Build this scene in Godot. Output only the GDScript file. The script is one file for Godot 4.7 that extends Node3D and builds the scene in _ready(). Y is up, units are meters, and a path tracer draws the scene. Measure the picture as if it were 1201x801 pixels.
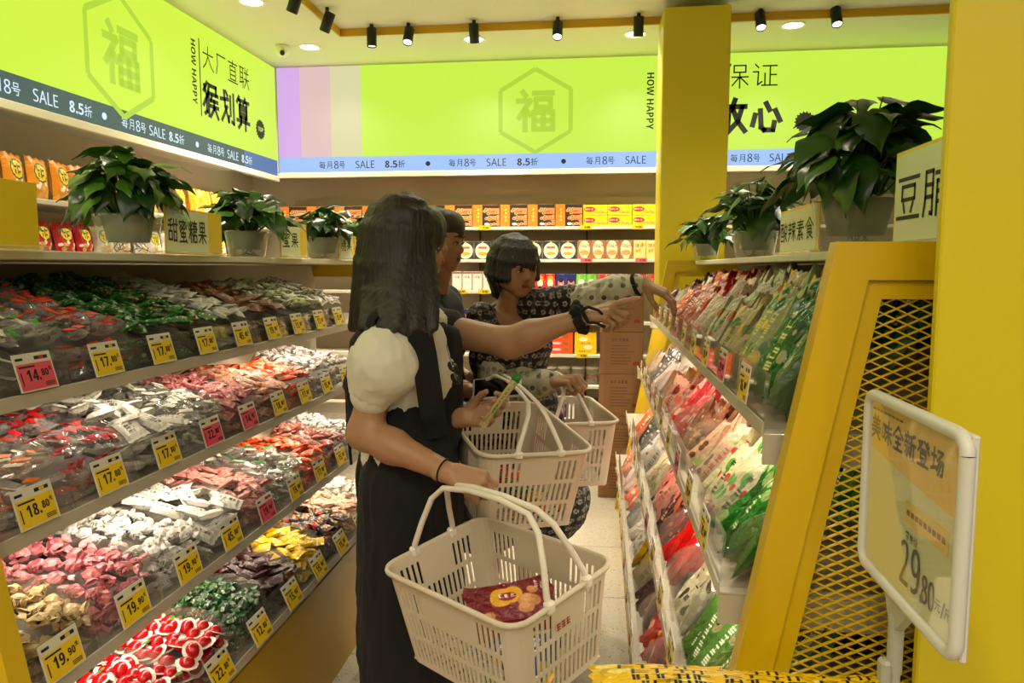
extends Node3D
# A sweets shop aisle: two sloped gondolas of loose candy, shoppers with baskets, light-box screens round the walls.
# x is across the aisle, -z runs down the aisle, y is up, metres.
const F := 870.0
const EYE := Vector3(0.0, 1.45, 0.0)
var rng := RandomNumberGenerator.new()
var M := {}
var used := {}
var look := Basis()
var glyphs := {}
var meshes := {}

# ------------------------------------------------------------------ pixel helpers (directions only; depth comes from planes)
func ray(px: float, py: float) -> Vector3:
	var d: Vector3 = look * Vector3((px - 600.5) / F, (400.5 - py) / F, -1.0)
	return d / -d.z

func at_depth(px: float, py: float, d: float) -> Vector3:
	return EYE + ray(px, py) * d

func on_x(px: float, py: float, x: float) -> Vector3:
	var r := ray(px, py)
	return EYE + r * (x / r.x)

func on_y(px: float, py: float, y: float) -> Vector3:
	var r := ray(px, py)
	return EYE + r * ((y - EYE.y) / r.y)

# ------------------------------------------------------------------ node helpers
func numbered(called: String) -> String:
	var n: int = used.get(called, 0)
	used[called] = n + 1
	return called if n == 0 else "%s_%03d" % [called, n]

func thing(called: String, label: String, category: String, at := Vector3.ZERO, group := "") -> Node3D:
	var o := Node3D.new()
	o.name = numbered(called)
	add_child(o)
	o.position = at
	tag(o, label, category, group)
	return o

func tag(o: Node, label: String, category: String, group := "") -> void:
	o.set_meta("label", label)
	o.set_meta("category", category)
	if group != "":
		o.set_meta("group", group)

func mesh_of(s) -> Mesh:
	if s is SurfaceTool:
		s.generate_normals()
		return s.commit()
	return s

func obj(called: String, s, m: Material, parent: Node = null, at := Vector3.ZERO) -> MeshInstance3D:
	var o := MeshInstance3D.new()
	o.mesh = mesh_of(s)
	o.material_override = m
	o.cast_shadow = GeometryInstance3D.SHADOW_CASTING_SETTING_ON
	if parent == null:
		o.name = numbered(called)
		add_child(o)
	else:
		o.name = called
		parent.add_child(o, true)
	o.position = at
	return o

func struct(called: String, s, m: Material, parent: Node = null) -> MeshInstance3D:
	var o := obj(called, s, m, parent)
	if parent == null:
		o.set_meta("kind", "structure")
	return o

# ------------------------------------------------------------------ shapes
func new_st(smooth := false) -> SurfaceTool:
	var st := SurfaceTool.new()
	st.begin(Mesh.PRIMITIVE_TRIANGLES)
	st.set_smooth_group(0 if smooth else -1)
	return st

func tri(st: SurfaceTool, a: Vector3, b: Vector3, c: Vector3) -> void:
	st.set_uv(Vector2(0, 0))
	st.add_vertex(a)
	st.add_vertex(b)
	st.add_vertex(c)

func quad(st: SurfaceTool, a: Vector3, b: Vector3, c: Vector3, d: Vector3) -> void:
	# corners clockwise as seen from the front
	st.set_uv(Vector2(0, 0)); st.add_vertex(a)
	st.set_uv(Vector2(1, 0)); st.add_vertex(b)
	st.set_uv(Vector2(1, 1)); st.add_vertex(c)
	st.set_uv(Vector2(0, 0)); st.add_vertex(a)
	st.set_uv(Vector2(1, 1)); st.add_vertex(c)
	st.set_uv(Vector2(0, 1)); st.add_vertex(d)

func box(st: SurfaceTool, c: Vector3, s: Vector3, b := 0.0, t := Transform3D()) -> void:
	# axis box, edges chamfered by b
	var h := s * 0.5
	b = minf(b, minf(h.x, minf(h.y, h.z)) * 0.9)
	st.set_smooth_group(-1)
	for ax in 3:
		var u := (ax + 1) % 3
		var v := (ax + 2) % 3
		for sg: float in [-1.0, 1.0]:
			var q: Array[Vector3] = []
			for e in [[-1, 1], [1, 1], [1, -1], [-1, -1]]:
				var p := Vector3.ZERO
				p[ax] = sg * h[ax]
				p[u] = e[0] * (h[u] - b)
				p[v] = e[1] * (h[v] - b)
				q.append(t * (c + p))
			if sg > 0.0:
				quad(st, q[0], q[1], q[2], q[3])
			else:
				quad(st, q[1], q[0], q[3], q[2])
	if b <= 0.0:
		return
	for ax in 3:
		var u := (ax + 1) % 3
		var v := (ax + 2) % 3
		for su: float in [-1.0, 1.0]:
			for sv: float in [-1.0, 1.0]:
				var q: Array[Vector3] = []
				for e in [[-1, 0], [1, 0], [1, 1], [-1, 1]]:
					var p := Vector3.ZERO
					p[ax] = e[0] * (h[ax] - b)
					p[u] = su * (h[u] if e[1] == 0 else h[u] - b)
					p[v] = sv * (h[v] - b if e[1] == 0 else h[v])
					q.append(t * (c + p))
				if su * sv > 0.0:
					quad(st, q[0], q[3], q[2], q[1])
				else:
					quad(st, q[0], q[1], q[2], q[3])
	for sx: float in [-1.0, 1.0]:
		for sy: float in [-1.0, 1.0]:
			for sz: float in [-1.0, 1.0]:
				var a := t * (c + Vector3(sx * h.x, sy * (h.y - b), sz * (h.z - b)))
				var d := t * (c + Vector3(sx * (h.x - b), sy * h.y, sz * (h.z - b)))
				var e := t * (c + Vector3(sx * (h.x - b), sy * (h.y - b), sz * h.z))
				if sx * sy * sz > 0.0:
					tri(st, a, e, d)
				else:
					tri(st, a, d, e)

func box_mesh(s: Vector3, b := 0.0) -> Mesh:
	var st := new_st()
	box(st, Vector3.ZERO, s, b)
	return mesh_of(st)

func tube(st: SurfaceTool, pts: Array, r, n := 8, caps := true) -> void:
	# a round bar through points; r a number or one radius for each point
	st.set_smooth_group(0)
	var rings: Array = []
	var prev := Vector3.ZERO
	for i in pts.size():
		var p: Vector3 = pts[i]
		var dir: Vector3 = ((pts[mini(i + 1, pts.size() - 1)] as Vector3) - (pts[maxi(i - 1, 0)] as Vector3)).normalized()
		var side := prev
		if i == 0:
			side = dir.cross(Vector3.UP)
			if side.length() < 0.1:
				side = dir.cross(Vector3.RIGHT)
		side = (side - dir * side.dot(dir)).normalized()
		prev = side
		var other := dir.cross(side)
		var rr: float = r[i] if r is Array else r
		var ring := PackedVector3Array()
		for k in n:
			var a := TAU * k / n
			ring.append(p + (side * cos(a) + other * sin(a)) * rr)
		rings.append(ring)
	for i in rings.size() - 1:
		for k in n:
			var m := (k + 1) % n
			quad(st, rings[i][k], rings[i][m], rings[i + 1][m], rings[i + 1][k])
	if caps:
		st.set_smooth_group(-1)
		for k in n:
			var m := (k + 1) % n
			tri(st, pts[0], rings[0][m], rings[0][k])
			tri(st, pts[-1], rings[-1][k], rings[-1][m])

func lathe(st: SurfaceTool, prof: Array, n := 16, at := Vector3.ZERO, smooth := true) -> void:
	# profile of Vector2(radius, height), turned round y
	st.set_smooth_group(0 if smooth else -1)
	for i in prof.size() - 1:
		var a: Vector2 = prof[i]
		var b: Vector2 = prof[i + 1]
		for k in n:
			var u := TAU * k / n
			var v := TAU * (k + 1) / n
			quad(st, at + Vector3(cos(u) * a.x, a.y, sin(u) * a.x), at + Vector3(cos(u) * b.x, b.y, sin(u) * b.x), at + Vector3(cos(v) * b.x, b.y, sin(v) * b.x), at + Vector3(cos(v) * a.x, a.y, sin(v) * a.x))

func extrude(st: SurfaceTool, poly: PackedVector2Array, depth: float, t := Transform3D()) -> void:
	# a flat polygon in xy given thickness along z, from 0 to depth
	st.set_smooth_group(-1)
	var ids := Geometry2D.triangulate_polygon(poly)
	for i in range(0, ids.size(), 3):
		var a := poly[ids[i]]
		var b := poly[ids[i + 1]]
		var c := poly[ids[i + 2]]
		tri(st, t * Vector3(a.x, a.y, 0), t * Vector3(b.x, b.y, 0), t * Vector3(c.x, c.y, 0))
		tri(st, t * Vector3(a.x, a.y, depth), t * Vector3(c.x, c.y, depth), t * Vector3(b.x, b.y, depth))
	for i in poly.size():
		var a := poly[i]
		var b := poly[(i + 1) % poly.size()]
		quad(st, t * Vector3(a.x, a.y, 0), t * Vector3(b.x, b.y, 0), t * Vector3(b.x, b.y, depth), t * Vector3(a.x, a.y, depth))

func frame_at(origin: Vector3, xdir: Vector3, ydir: Vector3) -> Transform3D:
	var x := xdir.normalized()
	var z := x.cross(ydir).normalized()
	return Transform3D(Basis(x, z.cross(x), z), origin)

# ------------------------------------------------------------------ materials
func mat(key: String, c: Color, rough := 0.6, metal := 0.0) -> StandardMaterial3D:
	if M.has(key):
		return M[key]
	var m := StandardMaterial3D.new()
	m.albedo_color = c
	m.roughness = rough
	m.metallic = metal
	M[key] = m
	return m

func glow(key: String, c: Color, e: float) -> StandardMaterial3D:
	var m := mat(key, Color(0.02, 0.02, 0.02), 0.5)
	m.emission_enabled = true
	m.emission = c
	m.emission_energy_multiplier = e
	return m

func film(key: String, c: Color, alpha: float, rough := 0.05) -> StandardMaterial3D:
	var m := mat(key, Color(c.r, c.g, c.b, alpha), rough)
	m.transparency = BaseMaterial3D.TRANSPARENCY_ALPHA
	return m

func noise_img(w: int, h: int, kind: int, freq: float, sd: int) -> Image:
	var n := FastNoiseLite.new()
	n.noise_type = kind as FastNoiseLite.NoiseType
	n.frequency = freq
	n.seed = sd
	if kind == FastNoiseLite.TYPE_CELLULAR:
		n.cellular_return_type = FastNoiseLite.RETURN_DISTANCE2_SUB
	return n.get_seamless_image(w, h)

func crinkle() -> Texture2D:
	if not meshes.has("crinkle"):
		var im := noise_img(128, 128, FastNoiseLite.TYPE_CELLULAR, 0.06, 5)
		im.convert(Image.FORMAT_RGBA8)
		im.bump_map_to_normal_map(6.0)
		meshes["crinkle"] = ImageTexture.create_from_image(im)
	return meshes["crinkle"]

func speckle(key: String, base: Color, spots: Array, count: int, size: int, sd: int, px := 256) -> Texture2D:
	var im := Image.create(px, px, false, Image.FORMAT_RGB8)
	im.fill(base)
	var r := RandomNumberGenerator.new()
	r.seed = sd
	for i in count:
		var s := r.randi_range(1, size)
		im.fill_rect(Rect2i(r.randi_range(0, px - 1), r.randi_range(0, px - 1), s, r.randi_range(1, size)), spots[r.randi_range(0, spots.size() - 1)])
	return ImageTexture.create_from_image(im)

func blotches(im: Image, c: Color, count: int, smin: int, smax: int, r: RandomNumberGenerator) -> void:
	for i in count:
		var rad := r.randi_range(smin, smax)
		var cx := r.randi_range(0, im.get_width())
		var cy := r.randi_range(0, im.get_height())
		for y in range(-rad, rad + 1):
			var w := int(sqrt(float(rad * rad - y * y)))
			im.fill_rect(Rect2i(cx - w, cy + y, 2 * w + 1, 1), c)

func disc(im: Image, c: Color, cx: int, cy: int, rx: float, ry: float) -> void:
	for y in range(int(-ry), int(ry) + 1):
		var w := int(rx * sqrt(maxf(0.0, 1.0 - y * y / (ry * ry))))
		im.fill_rect(Rect2i(cx - w, cy + y, 2 * w + 1, 1), c)

func scribble(im: Image, c: Color, area: Rect2i, rows: int, r: RandomNumberGenerator) -> void:
	# lines of small print: little strokes, too small to read
	var rh := maxi(3, area.size.y / rows)
	for row in rows:
		var x := area.position.x
		while x < area.end.x - 2:
			var cw := maxi(3, rh - 2)
			for k in 4:
				if r.randf() < 0.5:
					im.fill_rect(Rect2i(x + r.randi_range(0, 1), area.position.y + row * rh + k * maxi(1, rh / 4), cw - 1, maxi(1, rh / 8)), c)
				if r.randf() < 0.5:
					im.fill_rect(Rect2i(x + k * maxi(1, cw / 4), area.position.y + row * rh, maxi(1, cw / 6), rh - 2), c)
			x += cw + 2

func foil(key: String, base: Color, accents: Array, ink: Color, sd: int, rough := 0.3, text_rows := 2) -> StandardMaterial3D:
	# printed wrapper: base colour, patches of other print, a block of lettering
	if M.has(key):
		return M[key]
	var r := RandomNumberGenerator.new()
	r.seed = sd
	var im := Image.create(96, 64, false, Image.FORMAT_RGB8)
	im.fill(base)
	for a in accents:
		blotches(im, a, 5, 3, 10, r)
	if text_rows > 0:
		scribble(im, ink, Rect2i(20, 32 - 7 * text_rows, 56, 14 * text_rows), text_rows, r)
	var m := mat(key, Color.WHITE, rough)
	m.albedo_texture = ImageTexture.create_from_image(im)
	m.normal_enabled = true
	m.normal_texture = crinkle()
	m.normal_scale = 0.45
	return m

# ------------------------------------------------------------------ lettering
func draw_glyphs() -> void:
	var g := {
		"每": "30,5 12,28;25,16 88,16;30,35 22,80;30,35 80,35 76,92 64,88;5,58 95,58;45,42 52,50;42,66 50,74;22,80 80,80",
		"月": "28,8 28,60 14,94;28,8 78,8 78,92 64,88;28,35 78,35;28,60 78,60",
		"号": "28,8 72,8 72,32 28,32 28,8;8,48 92,48;35,48 30,64 75,64 70,92 52,90",
		"折": "5,28 42,28;24,5 24,90 12,86;5,62 42,50;88,8 55,18;55,18 55,60 45,94;55,45 98,45;78,45 78,95",
		"大": "8,35 92,35;50,5 48,45 30,75 8,94;52,45 70,75 94,94",
		"厂": "15,12 92,12;20,12 20,55 8,92",
		"直": "8,15 92,15;50,3 48,25;25,28 75,28 75,84 25,84 25,28;25,46 75,46;25,65 75,65;5,94 95,94",
		"联": "4,10 46,10;12,10 12,75;36,10 36,95;12,32 36,32;12,54 36,54;4,78 46,68;58,5 66,22;88,5 78,22;52,28 94,28;48,55 98,55;73,28 71,60 50,94;75,58 97,94",
		"猴": "30,5 8,30;12,15 26,40 26,85 14,92;26,45 6,70;42,8 32,40;38,28 38,95;50,10 86,10 84,32;46,32 96,32;58,36 50,52;52,50 94,50;46,66 98,66;72,50 70,72 48,95;74,68 96,95",
		"划": "4,32 56,26;28,6 34,50 56,90 58,75;48,48 10,92;40,6 50,16;70,15 70,70;92,6 92,92 78,88",
		"算": "22,2 6,20;16,12 46,12;26,14 32,22;66,2 52,20;60,12 94,12;72,14 78,22;24,28 76,28 76,62 24,62 24,28;24,39 76,39;24,51 76,51;4,74 96,74;36,62 32,82 14,96;66,62 66,97",
		"保": "28,5 8,42;20,28 20,95;42,10 88,10 88,36 42,36 42,10;34,54 98,54;65,36 65,96;62,56 36,86;68,56 97,84",
		"证": "12,8 24,20;4,36 24,36 22,86 38,74;42,14 96,14;70,14 70,88;70,48 94,48;50,42 50,88;38,88 98,88",
		"放": "24,4 32,16;4,24 50,24;22,24 20,60 4,92;20,48 44,48 42,88 30,90;64,4 52,36;58,24 98,24;88,24 74,66 44,95;60,36 74,66 98,94",
		"心": "14,48 6,78;30,36 34,84 44,92 72,92 76,70;48,16 60,36;78,36 94,66",
		"福": "16,4 24,14;4,26 36,26 6,66;22,48 22,96;26,50 36,60;46,8 96,8;52,22 90,22 90,42 52,42 52,22;46,54 96,54 96,94 46,94 46,54;46,74 96,74;71,54 71,94",
		"甜": "42,4 8,14;2,30 46,30;25,12 25,50;8,54 42,54 42,88 8,88 8,54;50,26 98,26;60,6 60,94;88,6 88,94;60,56 88,56;60,90 88,90",
		"蜜": "50,0 52,8;8,22 8,12 92,12 90,22;30,22 32,40 70,40 72,32;20,28 12,42;48,20 54,28;80,26 88,38;70,18 16,52;28,58 72,58 72,74 28,74 28,58;50,50 50,92;8,94 88,92;78,84 90,98",
		"糖": "8,12 16,28;42,8 34,26;2,38 46,38;25,4 25,95;22,44 4,76;28,44 44,64;70,2 72,10;52,12 96,12;54,12 54,55 44,94;60,24 90,24 90,48 60,48;58,36 98,36;74,14 74,62;62,64 92,64 92,92 62,92 62,64",
		"果": "24,6 76,6 76,46 24,46 24,6;24,26 76,26;50,6 50,96;4,60 96,60;46,62 8,92;54,62 92,92",
		"酸": "2,8 46,8;18,8 18,30;30,8 30,30;6,28 42,28 42,92 6,92 6,28;18,30 12,52;30,30 30,50 40,50;6,68 42,68;74,2 58,22 92,20;84,12 94,26;64,30 52,46;82,30 94,44;68,44 50,70;62,56 90,54 52,96;64,66 96,94",
		"辣": "24,2 26,12;4,16 46,16;12,22 18,36;36,22 30,36;2,40 48,40;4,58 46,58;25,40 25,66 6,96;52,14 98,14;58,28 92,28 92,50 58,50 58,28;75,2 75,96;72,54 52,84;78,54 98,84",
		"素": "12,12 88,12;18,26 82,26;4,40 96,40;50,2 50,40;44,42 28,56 60,58;66,48 24,74 78,72;70,62 86,76;50,72 50,94 40,92;30,80 14,94;68,80 86,94",
		"食": "50,0 4,40;50,0 96,40;46,20 54,30;28,38 74,38 74,66 28,66;28,52 74,52;28,38 28,94 46,86;82,70 56,82;46,70 60,80 92,96",
		"豆": "8,10 92,10;24,26 76,26 76,54 24,54 24,26;30,62 36,80;70,62 62,80;4,92 96,92",
		"脯": "8,8 8,60 2,94;8,8 34,8 34,92 26,90;8,34 34,34;8,58 34,58;44,14 98,14;50,30 50,95;50,30 92,30 92,92 84,90;50,50 92,50;50,70 92,70;71,2 71,95;82,2 90,10",
		"美": "32,2 40,14;68,2 60,14;14,18 86,18;20,34 80,34;6,50 94,50;50,18 50,50;8,66 92,66;50,50 46,72 8,96;54,68 92,96",
		"味": "6,22 32,22 32,74 6,74 6,22;44,26 94,26;38,48 98,48;68,4 68,96;66,50 38,84;70,50 98,84",
		"全": "50,2 4,42;50,2 96,42;26,44 74,44;26,66 74,66;50,44 50,90;8,92 92,92",
		"新": "26,2 28,12;4,16 50,16;12,22 18,36;40,22 34,36;2,40 52,40;4,56 50,56;27,40 27,94 18,90;20,62 6,84;34,62 46,78;90,6 62,14;62,14 62,56 52,94;62,42 98,42;82,42 82,96",
		"登": "10,12 42,10 6,46;16,22 26,30;58,4 98,42;84,6 72,16;92,18 82,26;30,38 72,38;28,50 72,50 72,70 28,70 28,50;34,74 40,86;66,74 60,86;6,94 94,94",
		"场": "4,32 40,32;22,6 22,76;2,82 42,70;50,12 88,12 52,44;48,44 94,44 88,90 76,92;66,46 46,80;82,46 56,94",
		"元": "20,12 80,12;4,38 96,38;38,38 34,70 6,94;62,38 62,88 90,88 92,74",
		"斤": "82,6 24,18;24,18 24,56 8,94;24,44 96,44;62,44 62,96",
		"零": "12,6 88,6;6,26 6,16 94,16 90,28;50,6 50,40;50,40 8,72;50,40 92,72;30,66 72,66 40,84;46,86 60,98",
		"售": "28,2 6,34;18,20 18,58;18,20 92,20;18,32 84,32;18,44 84,44;18,57 94,57;54,8 54,57;20,68 80,68 80,94 20,94 20,68",
		"价": "28,4 6,44;18,28 18,96;66,4 34,46;66,4 98,46;54,48 50,72 36,96;78,48 78,96",
	}
	for c in g:
		var strokes: Array = []
		for s in g[c].split(";"):
			var line := PackedVector2Array()
			for p in s.split(" "):
				var xy: PackedStringArray = p.split(",")
				line.append(Vector2(float(xy[0]) / 100.0, 1.0 - float(xy[1]) / 100.0))
			strokes.append(line)
		glyphs[c] = strokes

func han(st: SurfaceTool, text: String, at: Vector2, size: Vector2, pitch: float, weight: float, t: Transform3D) -> void:
	# characters of strokes in the plane of t, lower left corner of the first at AT
	for i in text.length():
		var o := at + Vector2(i * pitch, 0.0)
		for line: PackedVector2Array in glyphs.get(text[i], []):
			for k in line.size() - 1:
				var a := o + line[k] * size
				var b := o + line[k + 1] * size
				var d := (b - a).normalized()
				var n := Vector2(-d.y, d.x) * weight * 0.5
				a -= d * weight * 0.4
				b += d * weight * 0.4
				quad(st, t * Vector3(a.x + n.x, a.y + n.y, 0.0), t * Vector3(b.x + n.x, b.y + n.y, 0.0), t * Vector3(b.x - n.x, b.y - n.y, 0.0), t * Vector3(a.x - n.x, a.y - n.y, 0.0))

func latin(text: String, height: float, bold := false) -> Mesh:
	# flat Latin lettering, capital height HEIGHT, centred
	var key := "text_%s_%f_%s" % [text, height, bold]
	if not meshes.has(key):
		var f := SystemFont.new()
		f.font_names = ["Droid Sans"]
		f.font_weight = 700 if bold else 400
		var tm := TextMesh.new()
		tm.text = text
		tm.font = f
		tm.font_size = 32
		tm.pixel_size = height / 23.0
		tm.depth = 0.0006
		tm.curve_step = 2.0
		meshes[key] = tm
	return meshes[key]

# ================================================================== the scene
func _ready() -> void:
	rng.seed = 20240608
	# ---- camera
	var cam := Camera3D.new()
	cam.name = "camera"
	cam.position = EYE
	cam.rotation = Vector3(-atan(86.5 / F), atan(104.5 / F * cos(atan(86.5 / F))), 0.0)
	cam.fov = rad_to_deg(2.0 * atan(400.5 / F))
	cam.near = 0.05
	cam.current = true
	add_child(cam)
	look = Basis.from_euler(cam.rotation)
	# ---- air and exposure
	var we := WorldEnvironment.new()
	we.name = "environment"
	var env := Environment.new()
	env.background_mode = Environment.BG_COLOR
	env.background_color = Color(0.0, 0.0, 0.0)
	env.tonemap_mode = Environment.TONE_MAPPER_LINEAR
	env.tonemap_exposure = EXPOSURE
	env.sdfgi_enabled = true
	env.ssao_enabled = true
	env.ssil_enabled = true
	we.environment = env
	add_child(we)
	draw_glyphs()
	build_shell()
	build_screens()
	build_ceiling_lights()
	build_gondolas()
	fill_sweets()
	fill_sticks()
	build_wall_shelves()
	build_people()
	build_baskets()
	build_ledge()
	build_sign_stand()

const EXPOSURE := 1.12
const CEIL := 2.98
const SCREEN_X := -2.5
const SCREEN_Z := -5.6

func area(called: String, at: Vector3, toward: Vector3, size: Vector2, c: Color, e: float) -> void:
	var l := AreaLight3D.new()
	l.name = numbered(called)
	l.area_size = size
	l.light_color = c
	l.light_energy = e
	l.area_range = 12.0
	l.area_attenuation = 2.0
	l.shadow_enabled = true
	add_child(l)
	l.position = at
	var up := Vector3.UP if absf(toward.y) < 0.9 else Vector3.FORWARD
	l.basis = Basis.looking_at(toward, up)

# ------------------------------------------------------------------ shell
func build_shell() -> void:
	var wall := mat("wall", Color(0.80, 0.765, 0.69), 0.75)
	var plaster := mat("plaster", Color(0.85, 0.84, 0.79), 0.8)
	var st := new_st()
	box(st, Vector3(0.8, -0.06, -1.6), Vector3(8.0, 0.1, 9.4))
	var fl := struct("floor", st, mat("joint", Color(0.34, 0.31, 0.26), 0.8))
	# floor tiles, 60 cm
	var tile := mat("tile", Color.WHITE, 0.32)
	tile.albedo_texture = speckle("tile", Color(0.74, 0.71, 0.65), [Color(0.62, 0.585, 0.52), Color(0.68, 0.645, 0.585), Color(0.80, 0.77, 0.715), Color(0.5, 0.465, 0.4)], 1500, 3, 3)
	tile.uv1_triplanar = true
	tile.uv1_world_triplanar = true
	tile.uv1_scale = Vector3(1.7, 1.7, 1.7)
	var tm := box_mesh(Vector3(0.596, 0.01, 0.596), 0.0015)
	for i in 6:
		for k in 12:
			obj("tile", tm, tile, fl, Vector3(-1.72 + 0.6 * i, -0.005, 0.72 - 0.6 * k))
	st = new_st()
	box(st, Vector3(0.8, 1.5, -6.05), Vector3(8.0, 3.2, 0.1))
	struct("wall_back", st, wall)
	st = new_st()
	box(st, Vector3(-2.95, 1.5, -1.6), Vector3(0.1, 3.2, 9.4))
	struct("wall_left", st, wall)
	st = new_st()
	box(st, Vector3(4.6, 1.5, -1.6), Vector3(0.1, 3.2, 9.4))
	struct("wall_right", st, wall)
	st = new_st()
	box(st, Vector3(0.8, 1.5, 3.0), Vector3(8.0, 3.2, 0.1))
	struct("wall_front", st, wall)
	# ceiling: an outer ring and a slightly higher tray with a yellow edge
	st = new_st()
	box(st, Vector3(0.8, CEIL + 0.10, -1.6), Vector3(8.0, 0.1, 9.4))
	var ce := struct("ceiling", st, plaster)
	st = new_st()
	box(st, Vector3(0.9, CEIL + 0.025, -5.475), Vector3(7.4, 0.05, 1.05))
	box(st, Vector3(-2.3, CEIL + 0.025, -1.0), Vector3(1.1, 0.05, 7.9))
	obj("ring", st, plaster, ce)
	st = new_st()
	box(st, Vector3(1.4, CEIL + 0.025, -4.945), Vector3(6.3, 0.048, 0.01))
	box(st, Vector3(-1.745, CEIL + 0.025, -1.0), Vector3(0.01, 0.048, 7.9))
	obj("tray_edge", st, mat("tray_yellow", Color(0.80, 0.62, 0.06), 0.5), ce)
	# soffits that carry the light boxes
	st = new_st()
	box(st, Vector3(0.9, 2.58, -5.80), Vector3(7.4, 0.8, 0.38))
	struct("trim_back_soffit", st, plaster)
	st = new_st()
	box(st, Vector3(-2.715, 2.58, -1.0), Vector3(0.38, 0.8, 8.8))
	struct("trim_side_soffit", st, plaster)
	# yellow columns
	var yel := mat("yellow_paint", Color(0.80, 0.725, 0.075), 0.42)
	st = new_st()
	box(st, Vector3(0.545, 1.49, -4.82), Vector3(0.39, 2.98, 0.4), 0.006)
	var c1 := struct("column_far", st, yel)
	c1.set_meta("label", "yellow square column at the far end of the snack gondola")
	st = new_st()
	box(st, Vector3(0.885, 1.49, -1.15), Vector3(0.8, 2.98, 0.018), 0.003)
	struct("column_near", st, mat("yellow_panel", Color(0.80, 0.725, 0.075), 0.42))

# ------------------------------------------------------------------ light-box screens
func burst(st: SurfaceTool, c: Vector2, r: float, t: Transform3D) -> void:
	var poly := PackedVector2Array()
	for i in 36:
		var a := TAU * i / 36.0
		poly.append(c + Vector2(cos(a), sin(a)) * (r if i % 2 == 0 else r * 0.82))
	extrude(st, poly, 0.001, t)

func lettering(called: String, parent: Node3D, st: SurfaceTool, m: Material) -> void:
	obj(called, st, m, parent)

func put_text(parent: Node3D, text: String, h: float, bold: bool, at: Vector2, t: Transform3D, m: Material, turn := 0.0, squeeze := 1.0) -> void:
	var o := obj("lettering", latin(text, h, bold), m, parent)
	o.transform = t * Transform3D(Basis(Vector3.BACK, turn) * Basis.from_scale(Vector3(squeeze, 1, 1)), Vector3(at.x, at.y, 0.0))

func sale_line(parent: Node3D, x: float, y: float, w: float, h: float, t: Transform3D, m: Material) -> void:
	# 每月8号 SALE 8.5折, W wide, H high, left end at x
	var st := new_st()
	var cw := h * 0.95
	han(st, "每月", Vector2(x, y), Vector2(cw, h), cw * 1.08, h * 0.075, t)
	han(st, "号", Vector2(x + cw * 2.85, y), Vector2(cw, h), cw, h * 0.075, t)
	han(st, "折", Vector2(x + w - cw, y), Vector2(cw, h), cw, h * 0.08, t)
	lettering("lettering", parent, st, m)
	put_text(parent, "8", h * 0.95, false, Vector2(x + cw * 2.5, y + h * 0.48), t, m)
	put_text(parent, "SALE", h * 0.9, false, Vector2(x + w * 0.54, y + h * 0.47), t, m)
	put_text(parent, "8.5", h * 0.9, true, Vector2(x + w - cw * 1.95, y + h * 0.47), t, m)

func emblem(st: SurfaceTool, c: Vector2, r: float, t: Transform3D) -> void:
	# the good-fortune character in a rounded hexagon
	var pts := PackedVector2Array()
	for i in 7:
		var a := TAU * i / 6.0 + PI / 6.0
		pts.append(c + Vector2(cos(a), sin(a)) * r)
	for i in 6:
		var a := pts[i]
		var b := pts[i + 1]
		var d := (b - a).normalized()
		var n := Vector2(-d.y, d.x) * r * 0.05
		quad(st, t * Vector3(a.x + n.x, a.y + n.y, 0), t * Vector3(b.x + n.x, b.y + n.y, 0), t * Vector3(b.x - n.x, b.y - n.y, 0), t * Vector3(a.x - n.x, a.y - n.y, 0))
	han(st, "福", c - Vector2(r * 0.46, r * 0.5), Vector2(r * 0.92, r), r, r * 0.13, t)

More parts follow.
